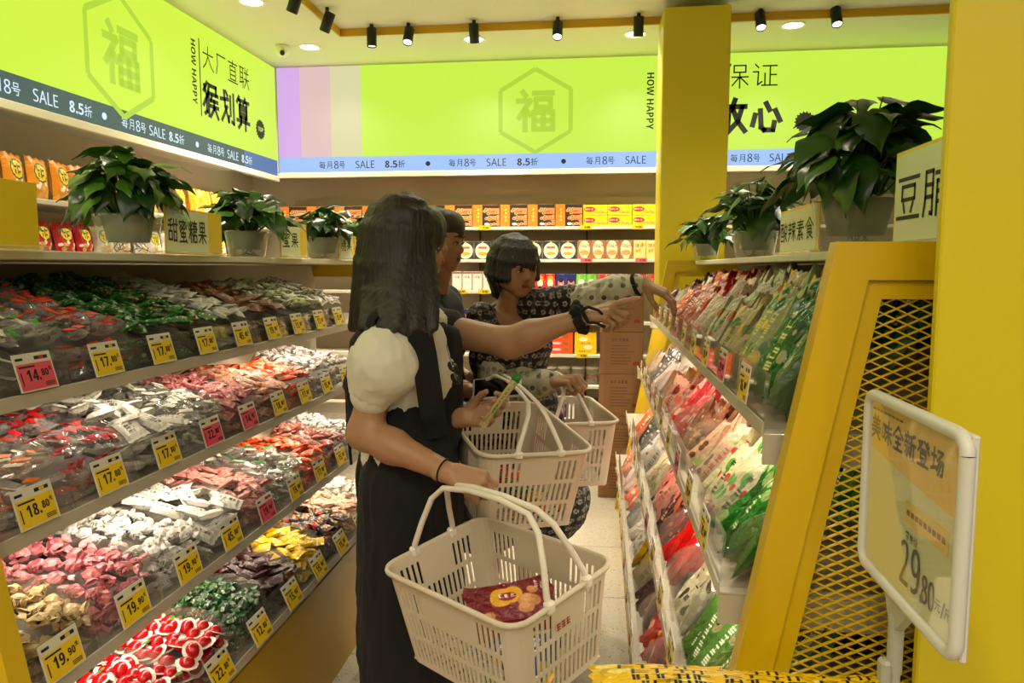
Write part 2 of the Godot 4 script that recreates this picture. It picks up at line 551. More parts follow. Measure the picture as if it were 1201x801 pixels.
func build_screens() -> void:
	var green := glow("screen_green", Color(0.80, 0.955, 0.30), 0.86)
	var green_left := glow("screen_green_side", Color(0.83, 0.965, 0.27), 0.86)
	var blue := glow("screen_blue", Color(0.64, 0.78, 1.0), 0.86)
	var slate := glow("screen_slate", Color(0.24, 0.33, 0.34), 1.0)
	var steel := glow("screen_steel", Color(0.31, 0.43, 0.62), 1.0)
	var lilac := glow("screen_lilac", Color(0.85, 0.68, 0.93), 0.86)
	var rose := glow("screen_rose", Color(0.89, 0.76, 0.76), 0.86)
	var cream := glow("screen_cream", Color(0.87, 0.85, 0.66), 0.86)
	var ink := mat("screen_ink", Color(0.025, 0.028, 0.02), 0.7)
	var white_ink := glow("screen_white", Color(0.82, 0.90, 0.95), 1.0)
	var faint := glow("screen_faint", Color(0.70, 0.85, 0.24), 0.86)
	# the back screen
	var b := thing("lightbox_screen", "long lime screen with light blue sale strip over the far shelves", "screen", Vector3(0.0, 2.55, SCREEN_Z))
	var z0 := SCREEN_Z
	var inv := Transform3D(Basis(), Vector3(0.0, 0.0, 0.0065))
	var seg := func(called: String, xa: float, xb: float, ya: float, yb: float, m: Material):
		var st := new_st()
		box(st, Vector3((xa + xb) / 2, (ya + yb) / 2 - 2.55, 0.0), Vector3(xb - xa, yb - ya, 0.008))
		obj(called, st, m, b)
	var bx := func(px: float, py: float) -> Vector2:
		var p := at_depth(px, py, -SCREEN_Z - 0.004)
		return Vector2(p.x, p.y - 2.55)
	var y_top := CEIL - 0.012
	var y_low := at_depth(560.0, 199.5, 5.6).y
	var y_mid := at_depth(560.0, 181.0, 5.6).y
	var xs: Array = []
	for px: float in [326.0, 352.5, 388.0, 424.0]:
		xs.append(at_depth(px, 130.0, 5.6).x)
	seg.call("screen_stripe", xs[0], xs[1], y_mid, y_top, lilac)
	seg.call("screen_stripe", xs[1], xs[2], y_mid, y_top, rose)
	seg.call("screen_stripe", xs[2], xs[3], y_mid, y_top, cream)
	seg.call("screen_field", xs[3], 3.9, y_mid, y_top, green)
	seg.call("screen_strip", xs[0], 3.9, y_low, y_mid, blue)
	var hgt: float = y_mid - y_low
	for a in [[374.0, 475.0], [526.0, 631.0], [687.0, 796.0], [856.0, 966.0]]:
		var p: Vector2 = bx.call(a[0], 190.0)
		var q: Vector2 = bx.call(a[1], 190.0)
		sale_line(b, p.x, y_low - 2.55 + hgt * 0.22, q.x - p.x, hgt * 0.5, inv, ink)
	for px: float in [502.0, 661.0, 826.0, 990.0]:
		var st := new_st()
		var poly := PackedVector2Array()
		var c: Vector2 = bx.call(px, 190.0)
		for i in 16:
			poly.append(Vector2(c.x, y_low - 2.55 + hgt * 0.46) + Vector2(cos(TAU * i / 16), sin(TAU * i / 16)) * 0.018)
		extrude(st, poly, 0.001, inv)
		obj("dot", st, ink, b)
	var st1 := new_st()
	emblem(st1, bx.call(628.0, 130.0), 0.30, inv)
	obj("emblem", st1, faint, b)
	var p1: Vector2 = bx.call(762.5, 118.0)
	put_text(b, "HOW HAPPY", 0.05, true, p1, inv, ink, -PI / 2)
	st1 = new_st()
	var q1: Vector2 = bx.call(848.0, 105.0)
	han(st1, "保证", q1, Vector2(0.175, 0.18), 0.20, 0.010, inv)
	q1 = bx.call(838.0, 157.0)
	han(st1, "放心", q1, Vector2(0.215, 0.245), 0.25, 0.036, inv)
	burst(st1, bx.call(944.0, 143.0), 0.075, inv)
	lettering("lettering", b, st1, ink)
	area("screen_light", Vector3(0.2, 2.6, SCREEN_Z + 0.03), Vector3(0, 0, 1), Vector2(5.0, 0.7), Color(0.8, 1.0, 0.25), SCREEN_E)
	# the side screen
	var s := thing("lightbox_screen", "lime screen with dark slate sale strip along the side wall", "screen", Vector3(SCREEN_X, 2.55, -2.5))
	var t := Transform3D(Basis(Vector3(0, 0, -1), Vector3(0, 1, 0), Vector3(1, 0, 0)), Vector3(0.0065, 0, 0))
	var sx := func(px: float, py: float) -> Vector2:
		var p := on_x(px, py, SCREEN_X + 0.004)
		return Vector2(-p.z - 2.5, p.y - 2.55)
	var lo: float = on_x(180.0, 166.0, SCREEN_X).y
	var mid: float = on_x(180.0, 141.0, SCREEN_X).y
	var sseg := func(called: String, za: float, zb: float, ya: float, yb: float, m: Material):
		var st := new_st()
		box(st, Vector3(0.0, (ya + yb) / 2 - 2.55, -(za + zb) / 2 + 2.5), Vector3(0.008, yb - ya, zb - za))
		obj(called, st, m, s)
	sseg.call("screen_field", 0.2, 5.59, mid, y_top, green_left)
	sseg.call("screen_strip", 0.2, 5.05, lo, mid, slate)
	sseg.call("screen_strip", 5.05, 5.59, lo, mid, steel)
	var sh := mid - lo
	for a in [[-24.0, 106.0, 103.0], [142.0, 215.0, 148.0], [243.0, 295.0, 175.0]]:
		var p: Vector2 = sx.call(a[0], a[2])
		var q: Vector2 = sx.call(a[1], a[2])
		sale_line(s, p.x, lo - 2.55 + sh * 0.22, q.x - p.x, sh * 0.5, t, white_ink)
	for px: float in [122.5, 230.0]:
		var st := new_st()
		var poly := PackedVector2Array()
		var c: Vector2 = sx.call(px, 150.0)
		for i in 16:
			poly.append(Vector2(c.x, lo - 2.55 + sh * 0.47) + Vector2(cos(TAU * i / 16), sin(TAU * i / 16)) * 0.018)
		extrude(st, poly, 0.001, t)
		obj("dot", st, white_ink, s)
	st1 = new_st()
	var a0: Vector2 = sx.call(237.0, 80.0)
	var a1: Vector2 = sx.call(293.0, 100.0)
	var pitch: float = (a1.x - a0.x) / 4.0
	var base_y: float = a0.y
	han(st1, "大厂直联", Vector2(a0.x, base_y), Vector2(pitch * 0.9, 0.155), pitch, 0.009, t)
	a0 = sx.call(238.0, 135.0)
	pitch = (a1.x - a0.x) / 3.0
	han(st1, "猴划算", Vector2(a0.x, a0.y), Vector2(pitch * 0.9, 0.225), pitch, 0.026, t)
	burst(st1, sx.call(305.0, 152.0), 0.075, t)
	var v0: Vector2 = sx.call(232.5, 45.0)
	var v1: Vector2 = sx.call(233.0, 135.0)
	box(st1, Vector3(v0.x, (v0.y + v1.y) / 2, 0), Vector3(0.009, v0.y - v1.y, 0.001), 0.0, t)
	lettering("lettering", s, st1, ink)
	var hp: Vector2 = sx.call(227.0, 83.0)
	put_text(s, "HOW HAPPY", 0.048, true, hp, t, ink, -PI / 2)
	var tp: Vector2 = sx.call(305.0, 152.0)
	put_text(s, "TOP", 0.03, true, tp, t.translated(Vector3(0.003, 0, 0)), green_left)
	st1 = new_st()
	emblem(st1, sx.call(142.0, 66.0), 0.31, t)
	obj("emblem", st1, faint, s)
	area("screen_light", Vector3(SCREEN_X + 0.03, 2.6, -3.0), Vector3(1, 0, 0), Vector2(5.0, 0.7), Color(0.85, 1.0, 0.25), SCREEN_E)
	# pale trims under the screens
	var trim := mat("trim_white", Color(0.88, 0.85, 0.78), 0.5)
	st1 = new_st()
	box(st1, Vector3(0.7, y_low - 0.02, SCREEN_Z + 0.0), Vector3(6.4, 0.04, 0.03), 0.003)
	struct("trim_1", st1, trim)
	st1 = new_st()
	box(st1, Vector3(SCREEN_X, lo - 0.02, -2.7), Vector3(0.03, 0.04, 5.8), 0.003)
	struct("trim_2", st1, trim)

const SCREEN_E := 0.6

# ------------------------------------------------------------------ lamps on the ceiling
func build_ceiling_lights() -> void:
	var lens := glow("downlight_lens", Color(1.0, 0.96, 0.88), 4.0)
	var rim := mat("downlight_rim", Color(0.9, 0.89, 0.85), 0.4)
	var down := func(p: Vector3, e: float):
		var d := thing("recessed_downlight", "round recessed ceiling downlight with a glowing white lens", "ceiling light", p, "round downlights in the ceiling")
		var st := new_st(true)
		lathe(st, [Vector2(0.062, 0.0), Vector2(0.064, -0.004), Vector2(0.078, -0.006), Vector2(0.082, 0.0)], 24)
		obj("rim", st, rim, d)
		st = new_st()
		lathe(st, [Vector2(0.0, -0.003), Vector2(0.063, -0.003)], 24)
		obj("lens", st, lens, d)
		var l := SpotLight3D.new()
		l.name = "downlight_lamp"
		l.spot_angle = 68.0
		l.spot_angle_attenuation = 0.8
		l.spot_range = 12.0
		l.spot_attenuation = 2.0
		l.light_energy = e
		l.light_size = 0.06
		l.light_color = Color(1.0, 0.94, 0.84)
		l.shadow_enabled = true
		d.add_child(l)
		l.position = Vector3(0, -0.012, 0)
		l.rotation.x = -PI / 2
	for q in [[363.0, 55.0], [295.0, 2.0], [745.0, 40.0], [930.0, 29.5], [556.0, 46.0]]:
		var p := on_y(q[0], q[1], CEIL)
		down.call(p, DOWN_E * 1.6)
	for q in [[-2.15, -2.6], [-2.15, -0.8]]:
		down.call(Vector3(q[0], CEIL, q[1]), DOWN_E)
	# lamps of the tray over the aisle and by the entrance
	for q in [[-0.35, -3.4], [-0.35, 0.2], [-0.9, 1.8], [0.6, 1.8], [1.7, -3.3], [1.7, 0.2]]:
		down.call(Vector3(q[0], CEIL + 0.05, q[1]), DOWN_E * 1.1)
	# flat panel lamps over the entrance, behind the viewer
	var panel := glow("ceiling_panel", Color(1.0, 0.97, 0.92), 3.0)
	for q in [[-1.0, 0.9], [0.5, 0.9], [-1.0, 2.2], [0.5, 2.2], [2.2, 1.4]]:
		var d := thing("ceiling_panel_light", "flat white panel lamp in the ceiling by the entrance", "ceiling light", Vector3(q[0], CEIL + 0.045, q[1]), "panel lamps by the entrance")
		var st := new_st()
		box(st, Vector3(0, -0.006, 0), Vector3(1.2, 0.012, 0.3), 0.003)
		obj("lamp_panel", st, panel, d)
		area("ceiling_panel_lamp", Vector3(q[0], CEIL + 0.03, q[1]), Vector3(0, -1, 0), Vector2(1.2, 0.3), Color(1.0, 0.95, 0.87), PANEL_E)
	# security camera in the corner
	var cp := on_y(331.0, 54.0, CEIL)
	var cc := thing("security_camera", "small white dome security camera in the ceiling corner", "camera", cp)
	var cs := new_st(true)
	lathe(cs, [Vector2(0.0, 0.0), Vector2(0.05, 0.0), Vector2(0.05, -0.02), Vector2(0.044, -0.05), Vector2(0.025, -0.07), Vector2(0.0, -0.076)], 20)
	obj("dome", cs, rim, cc)
	cs = new_st()
	tube(cs, [Vector3(0.012, -0.05, 0.03), Vector3(0.022, -0.062, 0.052)], 0.016, 14)
	obj("lens", cs, mat("can_black", Color(0.018, 0.018, 0.017), 0.45), cc)
	# black spot cans along the tray edge; [x, y, lit face, tilt toward the viewer]
	var black := mat("can_black", Color(0.018, 0.018, 0.017), 0.45)
	var lamp := glow("spot_lens", Color(1.0, 0.97, 0.9), 5.0)
	for a in [[436.0, 44.0, 0.0], [479.0, 42.0, 0.5], [556.0, 39.0, -0.35], [654.0, 35.5, 0.5], [749.0, 31.0, -0.3], [892.0, 24.5, 0.5], [981.0, 20.0, 0.45]]:
		var p := at_depth(a[0], a[1], 4.88)
		spot_can(p, a[2], 0.0, black, lamp)
	var pl := on_x(384.0, 26.0, -1.68)
	spot_can(pl, -0.2, -0.45, black, lamp)
	pl = on_x(346.0, 2.0, -1.68)
	spot_can(pl, -0.2, -0.45, black, lamp)

const DOWN_E := 1.8

func spot_can(p: Vector3, tilt: float, lean: float, black: Material, lamp: Material) -> void:
	var d := thing("track_spotlight", "black cylinder spotlight on the yellow edged ceiling tray", "spotlight", p, "black spotlights along the tray")
	var st := new_st()
	tube(st, [Vector3(0, 0.055, 0), Vector3(0, CEIL + 0.05 - p.y, 0)], 0.012, 8)
	obj("mount", st, black, d)
	st = new_st(true)
	lathe(st, [Vector2(0.0, 0.062), Vector2(0.029, 0.060), Vector2(0.032, 0.056), Vector2(0.032, -0.056), Vector2(0.029, -0.060), Vector2(0.027, -0.050)], 20)
	var can := obj("can", st, black, d)
	can.rotation = Vector3(-tilt, 0, lean)
	st = new_st()
	lathe(st, [Vector2(0.0, -0.051), Vector2(0.0275, -0.051)], 20)
	var f := obj("lens", st, lamp, d)
	f.rotation = can.rotation
	var l := SpotLight3D.new()
	l.name = "spot_lamp"
	l.spot_angle = 32.0
	l.spot_angle_attenuation = 0.7
	l.spot_range = 12.0
	l.spot_attenuation = 2.0
	l.light_energy = SPOT_E
	l.light_size = 0.03
	l.light_color = Color(1.0, 0.95, 0.86)
	l.shadow_enabled = true
	d.add_child(l)
	l.basis = Basis.from_euler(can.rotation) * Basis(Vector3.RIGHT, -PI / 2)
	l.position = Basis.from_euler(can.rotation) * Vector3(0, -0.066, 0)

const SPOT_E := 2.4
const PANEL_E := 1.3

# ------------------------------------------------------------------ gondolas
const L_Y := [1.205, 0.97, 0.704, 0.447]
const R_Y := [1.17, 0.87, 0.60, 0.35]
const L_START := [1.195, 1.11, 1.077, 1.077]
const PITCH := 0.2085
const R_START := 1.36
const R_PITCH := 0.27

func l_front(y: float) -> float:
	return -(0.80 + 0.23 * y)

func r_front(y: float) -> float:
	return 0.02 + 0.23 * y

func end_frame(called: String, g: Node3D, x0: float, sg: float, z: float, xb: float, with_mesh: bool) -> void:
	var yel := mat("frame_yellow", Color(0.78, 0.645, 0.015), 0.35)
	var top := 1.492
	var fx := func(y: float) -> float: return x0 + 0.19 * y
	var ring := func(o: float, w: float, th: float, zo: float) -> Mesh:
		# four bars of a ring that lies o inside the outline and is w wide
		var st := new_st()
		var a := PackedVector2Array([Vector2(fx.call(o) + o, 0.0 + o), Vector2(fx.call(top - o) + o, top - o), Vector2(xb - o, top - o), Vector2(xb - o, o)])
		var i := o + w
		var b := PackedVector2Array([Vector2(fx.call(i) + i, i), Vector2(fx.call(top - i) + i, top - i), Vector2(xb - i, top - i), Vector2(xb - i, i)])
		for k in 4:
			var m := (k + 1) % 4
			var poly := PackedVector2Array([a[k], a[m], b[m], b[k]])
			for n in 4:
				poly[n].x *= sg
			extrude(st, poly, th, Transform3D(Basis(), Vector3(0, 0, z + zo)))
		return mesh_of(st)
	obj(called, ring.call(0.0, 0.062, 0.042, -0.021), yel, g)
	obj("inner_frame", ring.call(0.063, 0.03, 0.028, -0.016), yel, g)
	if with_mesh:
		var o := 0.09
		var clip := PackedVector2Array([Vector2(fx.call(o) + o, o), Vector2(fx.call(top - o) + o, top - o), Vector2(xb - o, top - o), Vector2(xb - o, o)])
		var st := new_st()
		for dirn: float in [-1.0, 1.0]:
			for i in range(-60, 160):
				var c := i * 0.0175
				var line := PackedVector2Array([Vector2(0.0, c - dirn * 0.0), Vector2(1.2, c + dirn * 1.2 * 0.47)])
				for seg: PackedVector2Array in Geometry2D.intersect_polyline_with_polygon(line, clip):
					if seg.size() < 2 or seg[0].distance_to(seg[-1]) < 0.01:
						continue
					var p := Vector3(seg[0].x * sg, seg[0].y, z)
					var q := Vector3(seg[-1].x * sg, seg[-1].y, z)
					var dd := (q - p).normalized()
					var n := Vector3(-dd.y, dd.x, 0) * 0.0012
					var w := Vector3(0, 0, 0.0022 + 0.0004 * dirn)
					for f in [[p + n + w, q + n + w, q - n + w, p - n + w], [p + n - w, q + n - w, q + n + w, p + n + w], [p - n + w, q - n + w, q - n - w, p - n - w], [q + n - w, p + n - w, p - n - w, q - n - w]]:
						quad(st, f[0], f[1], f[2], f[3])
		obj("expanded_metal_mesh", st, mat("mesh_yellow", Color(0.82, 0.69, 0.03), 0.4), g)

func build_gondolas() -> void:
	var steel := mat("shelf_steel", Color(0.70, 0.665, 0.58), 0.45)
	var ledge := mat("ledge_paint", Color(0.80, 0.785, 0.69), 0.45)
	var back := mat("gondola_back", Color(0.60, 0.57, 0.50), 0.6)
	var base := mat("base_yellow", Color(0.74, 0.58, 0.03), 0.4)
	var led := glow("led_tube", Color(1.0, 0.93, 0.80), 6.0)
	# sweets gondola
	var g := thing("sweets_gondola", "sloped beige steel gondola with four tiers of loose candy bins", "gondola", Vector3.ZERO)
	var z0 := 1.05
	var z1 := 4.1
	for seg in [[z0, 2.21], [2.212, 3.2], [3.202, z1]]:
		var st := new_st()
		box(st, Vector3(-1.62, 1.478, -(seg[0] + seg[1]) / 2), Vector3(0.74, 0.022, seg[1] - seg[0]), 0.003)
		obj("ledge", st, ledge, g)
	var st1 := new_st()
	box(st1, Vector3(-1.64, 0.73, -(z0 + z1) / 2), Vector3(0.02, 1.46, z1 - z0))
	obj("back_panel", st1, back, g)
	for i in 4:
		var y: float = L_Y[i]
		var fx := l_front(y)
		for seg in [[z0 + 0.02, 2.208], [2.212, z1 - 0.02]]:
			var st := new_st()
			var zc: float = -(seg[0] + seg[1]) / 2
			var ln: float = seg[1] - seg[0]
			box(st, Vector3((fx - 1.62) / 2, y - 0.012, zc), Vector3(absf(fx + 1.62), 0.004, ln))
			box(st, Vector3(fx, y - 0.006, zc), Vector3(0.004, 0.028, ln), 0.001)
			var sh := obj("shelf", st, steel, g)
			for zz: float in [seg[0] + 0.003, seg[1] - 0.003]:
				st = new_st()
				var poly := PackedVector2Array([Vector2(fx + 0.001, y - 0.02), Vector2(fx - 0.02, y - 0.055), Vector2(-1.62, y - 0.075), Vector2(-1.62, y - 0.01)])
				extrude(st, poly, 0.003, Transform3D(Basis(), Vector3(0, 0, -zz)))
				obj("bracket", st, steel, sh)
			var lit: bool = i < 3
			if lit:
				st = new_st()
				box(st, Vector3(fx - 0.07, y - 0.022, zc), Vector3(0.014, 0.010, ln - 0.06), 0.003)
				obj("led_tube", st, led, sh)
				area("led_strip_light", Vector3(fx - 0.07, y - 0.030, zc), Vector3(-0.25, -1, 0), Vector2(0.012, ln - 0.06), Color(1.0, 0.93, 0.84), LED_E * ln * (0.4 if i == 0 and seg[0] < 2.0 else 1.0))
	st1 = new_st()
	box(st1, Vector3(-0.93, 0.2, -(z0 + z1) / 2), Vector3(0.02, 0.4, z1 - z0 - 0.04), 0.002)
	obj("kick_panel", st1, base, g)
	end_frame("end_frame", g, 0.79, -1.0, -z0, 1.95, true)
	end_frame("end_frame", g, 0.79, -1.0, -z1, 1.95, true)
	# snack gondola
	g = thing("snack_gondola", "sloped gondola of upright snack packs with yellow mesh end frame", "gondola", Vector3.ZERO)
	z0 = 1.29
	z1 = 4.42
	for seg in [[z0 + 0.02, 2.03], [2.032, 3.2], [3.202, z1]]:
		var st := new_st()
		box(st, Vector3(0.93, 1.478, -(seg[0] + seg[1]) / 2), Vector3(0.78, 0.022, seg[1] - seg[0]), 0.003)
		obj("ledge", st, ledge, g)
	st1 = new_st()
	box(st1, Vector3(0.79, 0.73, -(z0 + z1) / 2 - 0.02), Vector3(0.02, 1.46, z1 - z0 - 0.06))
	obj("back_panel", st1, back, g)
	for i in 4:
		var y: float = R_Y[i]
		var fx := r_front(y)
		for seg in [[z0 + 0.05, 2.708], [2.711, z1 - 0.03]]:
			var st := new_st()
			var zc: float = -(seg[0] + seg[1]) / 2
			var ln: float = seg[1] - seg[0]
			box(st, Vector3((fx + 0.78) / 2, y - 0.012, zc), Vector3(0.78 - fx, 0.004, ln))
			box(st, Vector3(fx, y - 0.006, zc), Vector3(0.004, 0.028, ln), 0.001)
			var sh := obj("shelf", st, steel, g)
			for zz: float in [seg[0] + 0.003, seg[1] - 0.003]:
				st = new_st()
				var poly := PackedVector2Array([Vector2(fx, y - 0.015), Vector2(0.78, y - 0.015), Vector2(0.78, y - 0.085), Vector2(fx + 0.1, y - 0.07), Vector2(fx, y - 0.07)])
				extrude(st, poly, 0.003, Transform3D(Basis(), Vector3(0, 0, -zz)))
				obj("bracket", st, steel, sh)
			if i < 3:
				st = new_st()
				box(st, Vector3(fx + 0.05, y - 0.022, zc), Vector3(0.014, 0.010, ln - 0.06), 0.003)
				obj("led_tube", st, led, sh)
				area("led_strip_light", Vector3(fx + 0.05, y - 0.030, zc), Vector3(0.05, -1, 0), Vector2(0.012, ln - 0.06), Color(1.0, 0.94, 0.86), LED_E * ln)
	st1 = new_st()
	box(st1, Vector3(0.13, 0.15, -(z0 + z1) / 2), Vector3(0.02, 0.3, z1 - z0 - 0.04), 0.002)
	obj("kick_panel", st1, base, g)
	end_frame("end_frame", g, 0.098, 1.0, -z0, 1.32, true)
	end_frame("end_frame", g, 0.098, 1.0, -z1, 1.32, false)

const LED_E := 0.20

# ------------------------------------------------------------------ wrapped sweets
func pillow_mesh(ln: float, wd: float, th: float, crush: float, sd: int, crimp := 0.82) -> Mesh:
	# a filled pillow pack with flat serrated ends, creased all over
	var key := "pillow_%f_%f_%f_%f_%d" % [ln, wd, th, crush, sd]
	if meshes.has(key):
		return meshes[key]
	var r := RandomNumberGenerator.new()
	r.seed = sd
	var nu := 11
	var nv := 7
	var up: Array = []
	var dn: Array = []
	for i in nu + 1:
		var u := 2.0 * i / nu - 1.0
		for j in nv + 1:
			var v := 2.0 * j / nv - 1.0
			var t := 0.0
			if absf(u) < crimp:
				t = pow(1.0 - pow(absf(u) / crimp, 3.0), 0.55) * pow(maxf(0.0, 1.0 - pow(absf(v), 3.0)), 0.55)
			var edge := 1.0 - 0.10 * (1.0 - absf(u)) + (0.04 if absf(u) > crimp else 0.0)
			var x := u * ln * 0.5 + (0.02 * ln * (1 if j % 2 == 0 else -1) if i == 0 or i == nu else 0.0)
			var y := v * wd * 0.5 * edge
			var bend := 0.15 * crush * sin(u * 2.1 + sd)
			var h := th * 0.5 * t
			up.append(Vector3(x + r.randf_range(-1, 1) * crush * 0.12, h + 0.0008 + r.randf_range(-1, 1) * crush * 0.25 * (0.3 + t) + bend, y))
			dn.append(Vector3(x, -h - 0.0008 + r.randf_range(-1, 1) * crush * 0.12 * t + bend, y))
	for j in nv + 1:
		for i in [0, nu]:
			dn[i * (nv + 1) + j] = up[i * (nv + 1) + j] - Vector3(0, 0.001, 0)
	for i in nu + 1:
		for j in [0, nv]:
			dn[i * (nv + 1) + j] = up[i * (nv + 1) + j] - Vector3(0, 0.001, 0)
	var st := new_st(false)
	for i in nu:
		for j in nv:
			var ids := [i * (nv + 1) + j, (i + 1) * (nv + 1) + j, (i + 1) * (nv + 1) + j + 1, i * (nv + 1) + j + 1]
			for f in [[0, 1, 2], [0, 2, 3]]:
				for k in f:
					var n: int = ids[k]
					st.set_uv(Vector2(float(n / (nv + 1)) / nu, float(n % (nv + 1)) / nv))
					st.add_vertex(up[n])
			for f in [[0, 2, 1], [0, 3, 2]]:
				for k in f:
					var n: int = ids[k]
					st.set_uv(Vector2(float(n / (nv + 1)) / nu, float(n % (nv + 1)) / nv))
					st.add_vertex(dn[n])
	meshes[key] = mesh_of(st)
	return meshes[key]

func twist_mesh(ln: float, rad: float, crush: float, sd: int) -> Mesh:
	# a lump in a crumpled wrapper with fanned ends
	var key := "twist_%f_%f_%f_%d" % [ln, rad, crush, sd]
	if meshes.has(key):
		return meshes[key]
	var r := RandomNumberGenerator.new()
	r.seed = sd
	var n := 9
	var prof := [[-1.0, 0.78], [-0.80, 0.60], [-0.60, 0.24], [-0.46, 0.62], [-0.28, 0.92], [0.0, 1.0], [0.28, 0.92], [0.46, 0.6], [0.60, 0.24], [0.80, 0.62], [1.0, 0.8]]
	var ringz: Array = []
	for i in prof.size():
		var ring: Array = []
		var fan: bool = absf(prof[i][0]) > 0.7
		var turn := r.randf() * 0.5
		for k in n:
			var a := TAU * k / n + turn
			var rr: float = prof[i][1] * rad * r.randf_range(1.0 - crush, 1.0 + crush)
			var flat := 0.38 if fan else 0.82
			ring.append(Vector3(prof[i][0] * ln * 0.5 + r.randf_range(-1, 1) * ln * 0.03, sin(a) * rr * flat, cos(a) * rr * (1.15 if fan else 1.0)))
		ringz.append(ring)
	var st := new_st(false)
	for i in ringz.size() - 1:
		for k in n:
			var m := (k + 1) % n
			var c := [ringz[i][k], ringz[i + 1][k], ringz[i + 1][m], ringz[i][m]]
			var uv := [Vector2(i, k), Vector2(i + 1, k), Vector2(i + 1, k + 1), Vector2(i, k + 1)]
			for f in [0, 2, 1, 0, 3, 2]:
				st.set_uv(uv[f] / Vector2(10.0, 9.0))
				st.add_vertex(c[f])
	meshes[key] = mesh_of(st)
	return meshes[key]

func berry_meshes() -> Array:
	# a shiny red berry shape on a white oval card, a leaf at one end
	if meshes.has("berry"):
		return meshes["berry"]
	var st := new_st(true)
	var prof: Array = []
	for i in 8:
		var a := PI * i / 7.0
		prof.append(Vector2(sin(a) * 0.0155 * (1.0 - 0.18 * cos(a)), -cos(a) * 0.019))
	lathe(st, prof, 12)
	var body := mesh_of(st)
	st = new_st()
	var poly := PackedVector2Array()
	for i in 22:
		var a := TAU * i / 22.0
		poly.append(Vector2(cos(a) * 0.0225, sin(a) * 0.0275) * (1.0 + 0.03 * sin(a * 9.0)))
	extrude(st, poly, 0.0022)
	var card := mesh_of(st)
	st = new_st()
	poly = PackedVector2Array([Vector2(0, 0.018), Vector2(0.007, 0.024), Vector2(0.006, 0.034), Vector2(0, 0.039), Vector2(-0.006, 0.034), Vector2(-0.007, 0.024)])
	extrude(st, poly, 0.003)
	meshes["berry"] = [body, card, mesh_of(st)]
	return meshes["berry"]

func lump_mesh(ln: float, wd: float, sd: int) -> Mesh:
	# nuts or dried fruit pressed together
	var key := "lump_%f_%f_%d" % [ln, wd, sd]
	if not meshes.has(key):
		var r := RandomNumberGenerator.new()
		r.seed = sd
		var st := new_st(false)
		for i in 7:
			var c := Vector3(r.randf_range(-0.3, 0.3) * ln, r.randf_range(-0.1, 0.1) * wd, r.randf_range(-0.3, 0.3) * wd)
			var rad := wd * r.randf_range(0.14, 0.22)
			var prof: Array = []
			for k in 5:
				prof.append(Vector2(sin(PI * k / 4.0) * rad, -cos(PI * k / 4.0) * rad * 0.8))
			lathe(st, prof, 6, c, false)
		meshes[key] = mesh_of(st)
	return meshes[key]

func side_poly(d: float, hf: float, hb: float) -> PackedVector2Array:
	var p := PackedVector2Array([Vector2(0, 0), Vector2(0.012, hf * 0.75)])
	for i in 6:
		var a := PI * 0.5 * i / 5.0
		p.append(Vector2(0.016 + (1.0 - cos(a)) * 0.10, hf * 0.75 + sin(a) * (hb - hf * 0.75)))
	p.append(Vector2(d, hb))
	p.append(Vector2(d, 0))
	return p

func candy_bin(label: String, pos: Vector3, sg: float, w: float, d: float, hf: float, hb: float, lean: float, rise: float) -> Node3D:
	# pos: front corner with the smaller depth, on the shelf; the bin runs w down the aisle and d back from the aisle
	var pane := film("acrylic", Color(0.60, 0.58, 0.53), 0.07, 0.05)
	var b := thing("candy_bin", label, "bin", pos, "")
	var st := new_st()
	var o := lean * hf
	var zc := -w / 2
	var t := Transform3D(Basis(Vector3.BACK, 0.0), Vector3(0, 0, 0))
	var tilt := Basis(Vector3(0, 0, 1), -sg * lean)
	box(st, Vector3(0, hf / 2, zc), Vector3(0.003, hf, w - 0.006), 0.0, Transform3D(tilt, Vector3.ZERO))
	obj("front", st, pane, b)
	for zz: float in [-0.003, -w + 0.003]:
		st = new_st()
		var poly := side_poly(d, hf, hb)
		for k in poly.size():
			poly[k].x = poly[k].x * sg
		extrude(st, poly, 0.0025, Transform3D(Basis(), Vector3(0, 0, zz - 0.00125)))
		obj("side", st, pane, b)
	st = new_st()
	var poly2 := PackedVector2Array([Vector2(sg * 0.065, 0.004), Vector2(sg * 0.075, hf * 0.62), Vector2(sg * (d - 0.01), hf * 0.62 + rise), Vector2(sg * (d - 0.01), 0.004)])
	extrude(st, poly2, w - 0.014, Transform3D(Basis(), Vector3(0, 0, -w + 0.007)))
	obj("riser", st, mat("riser", Color(0.46, 0.44, 0.41), 0.6), b)
	return b

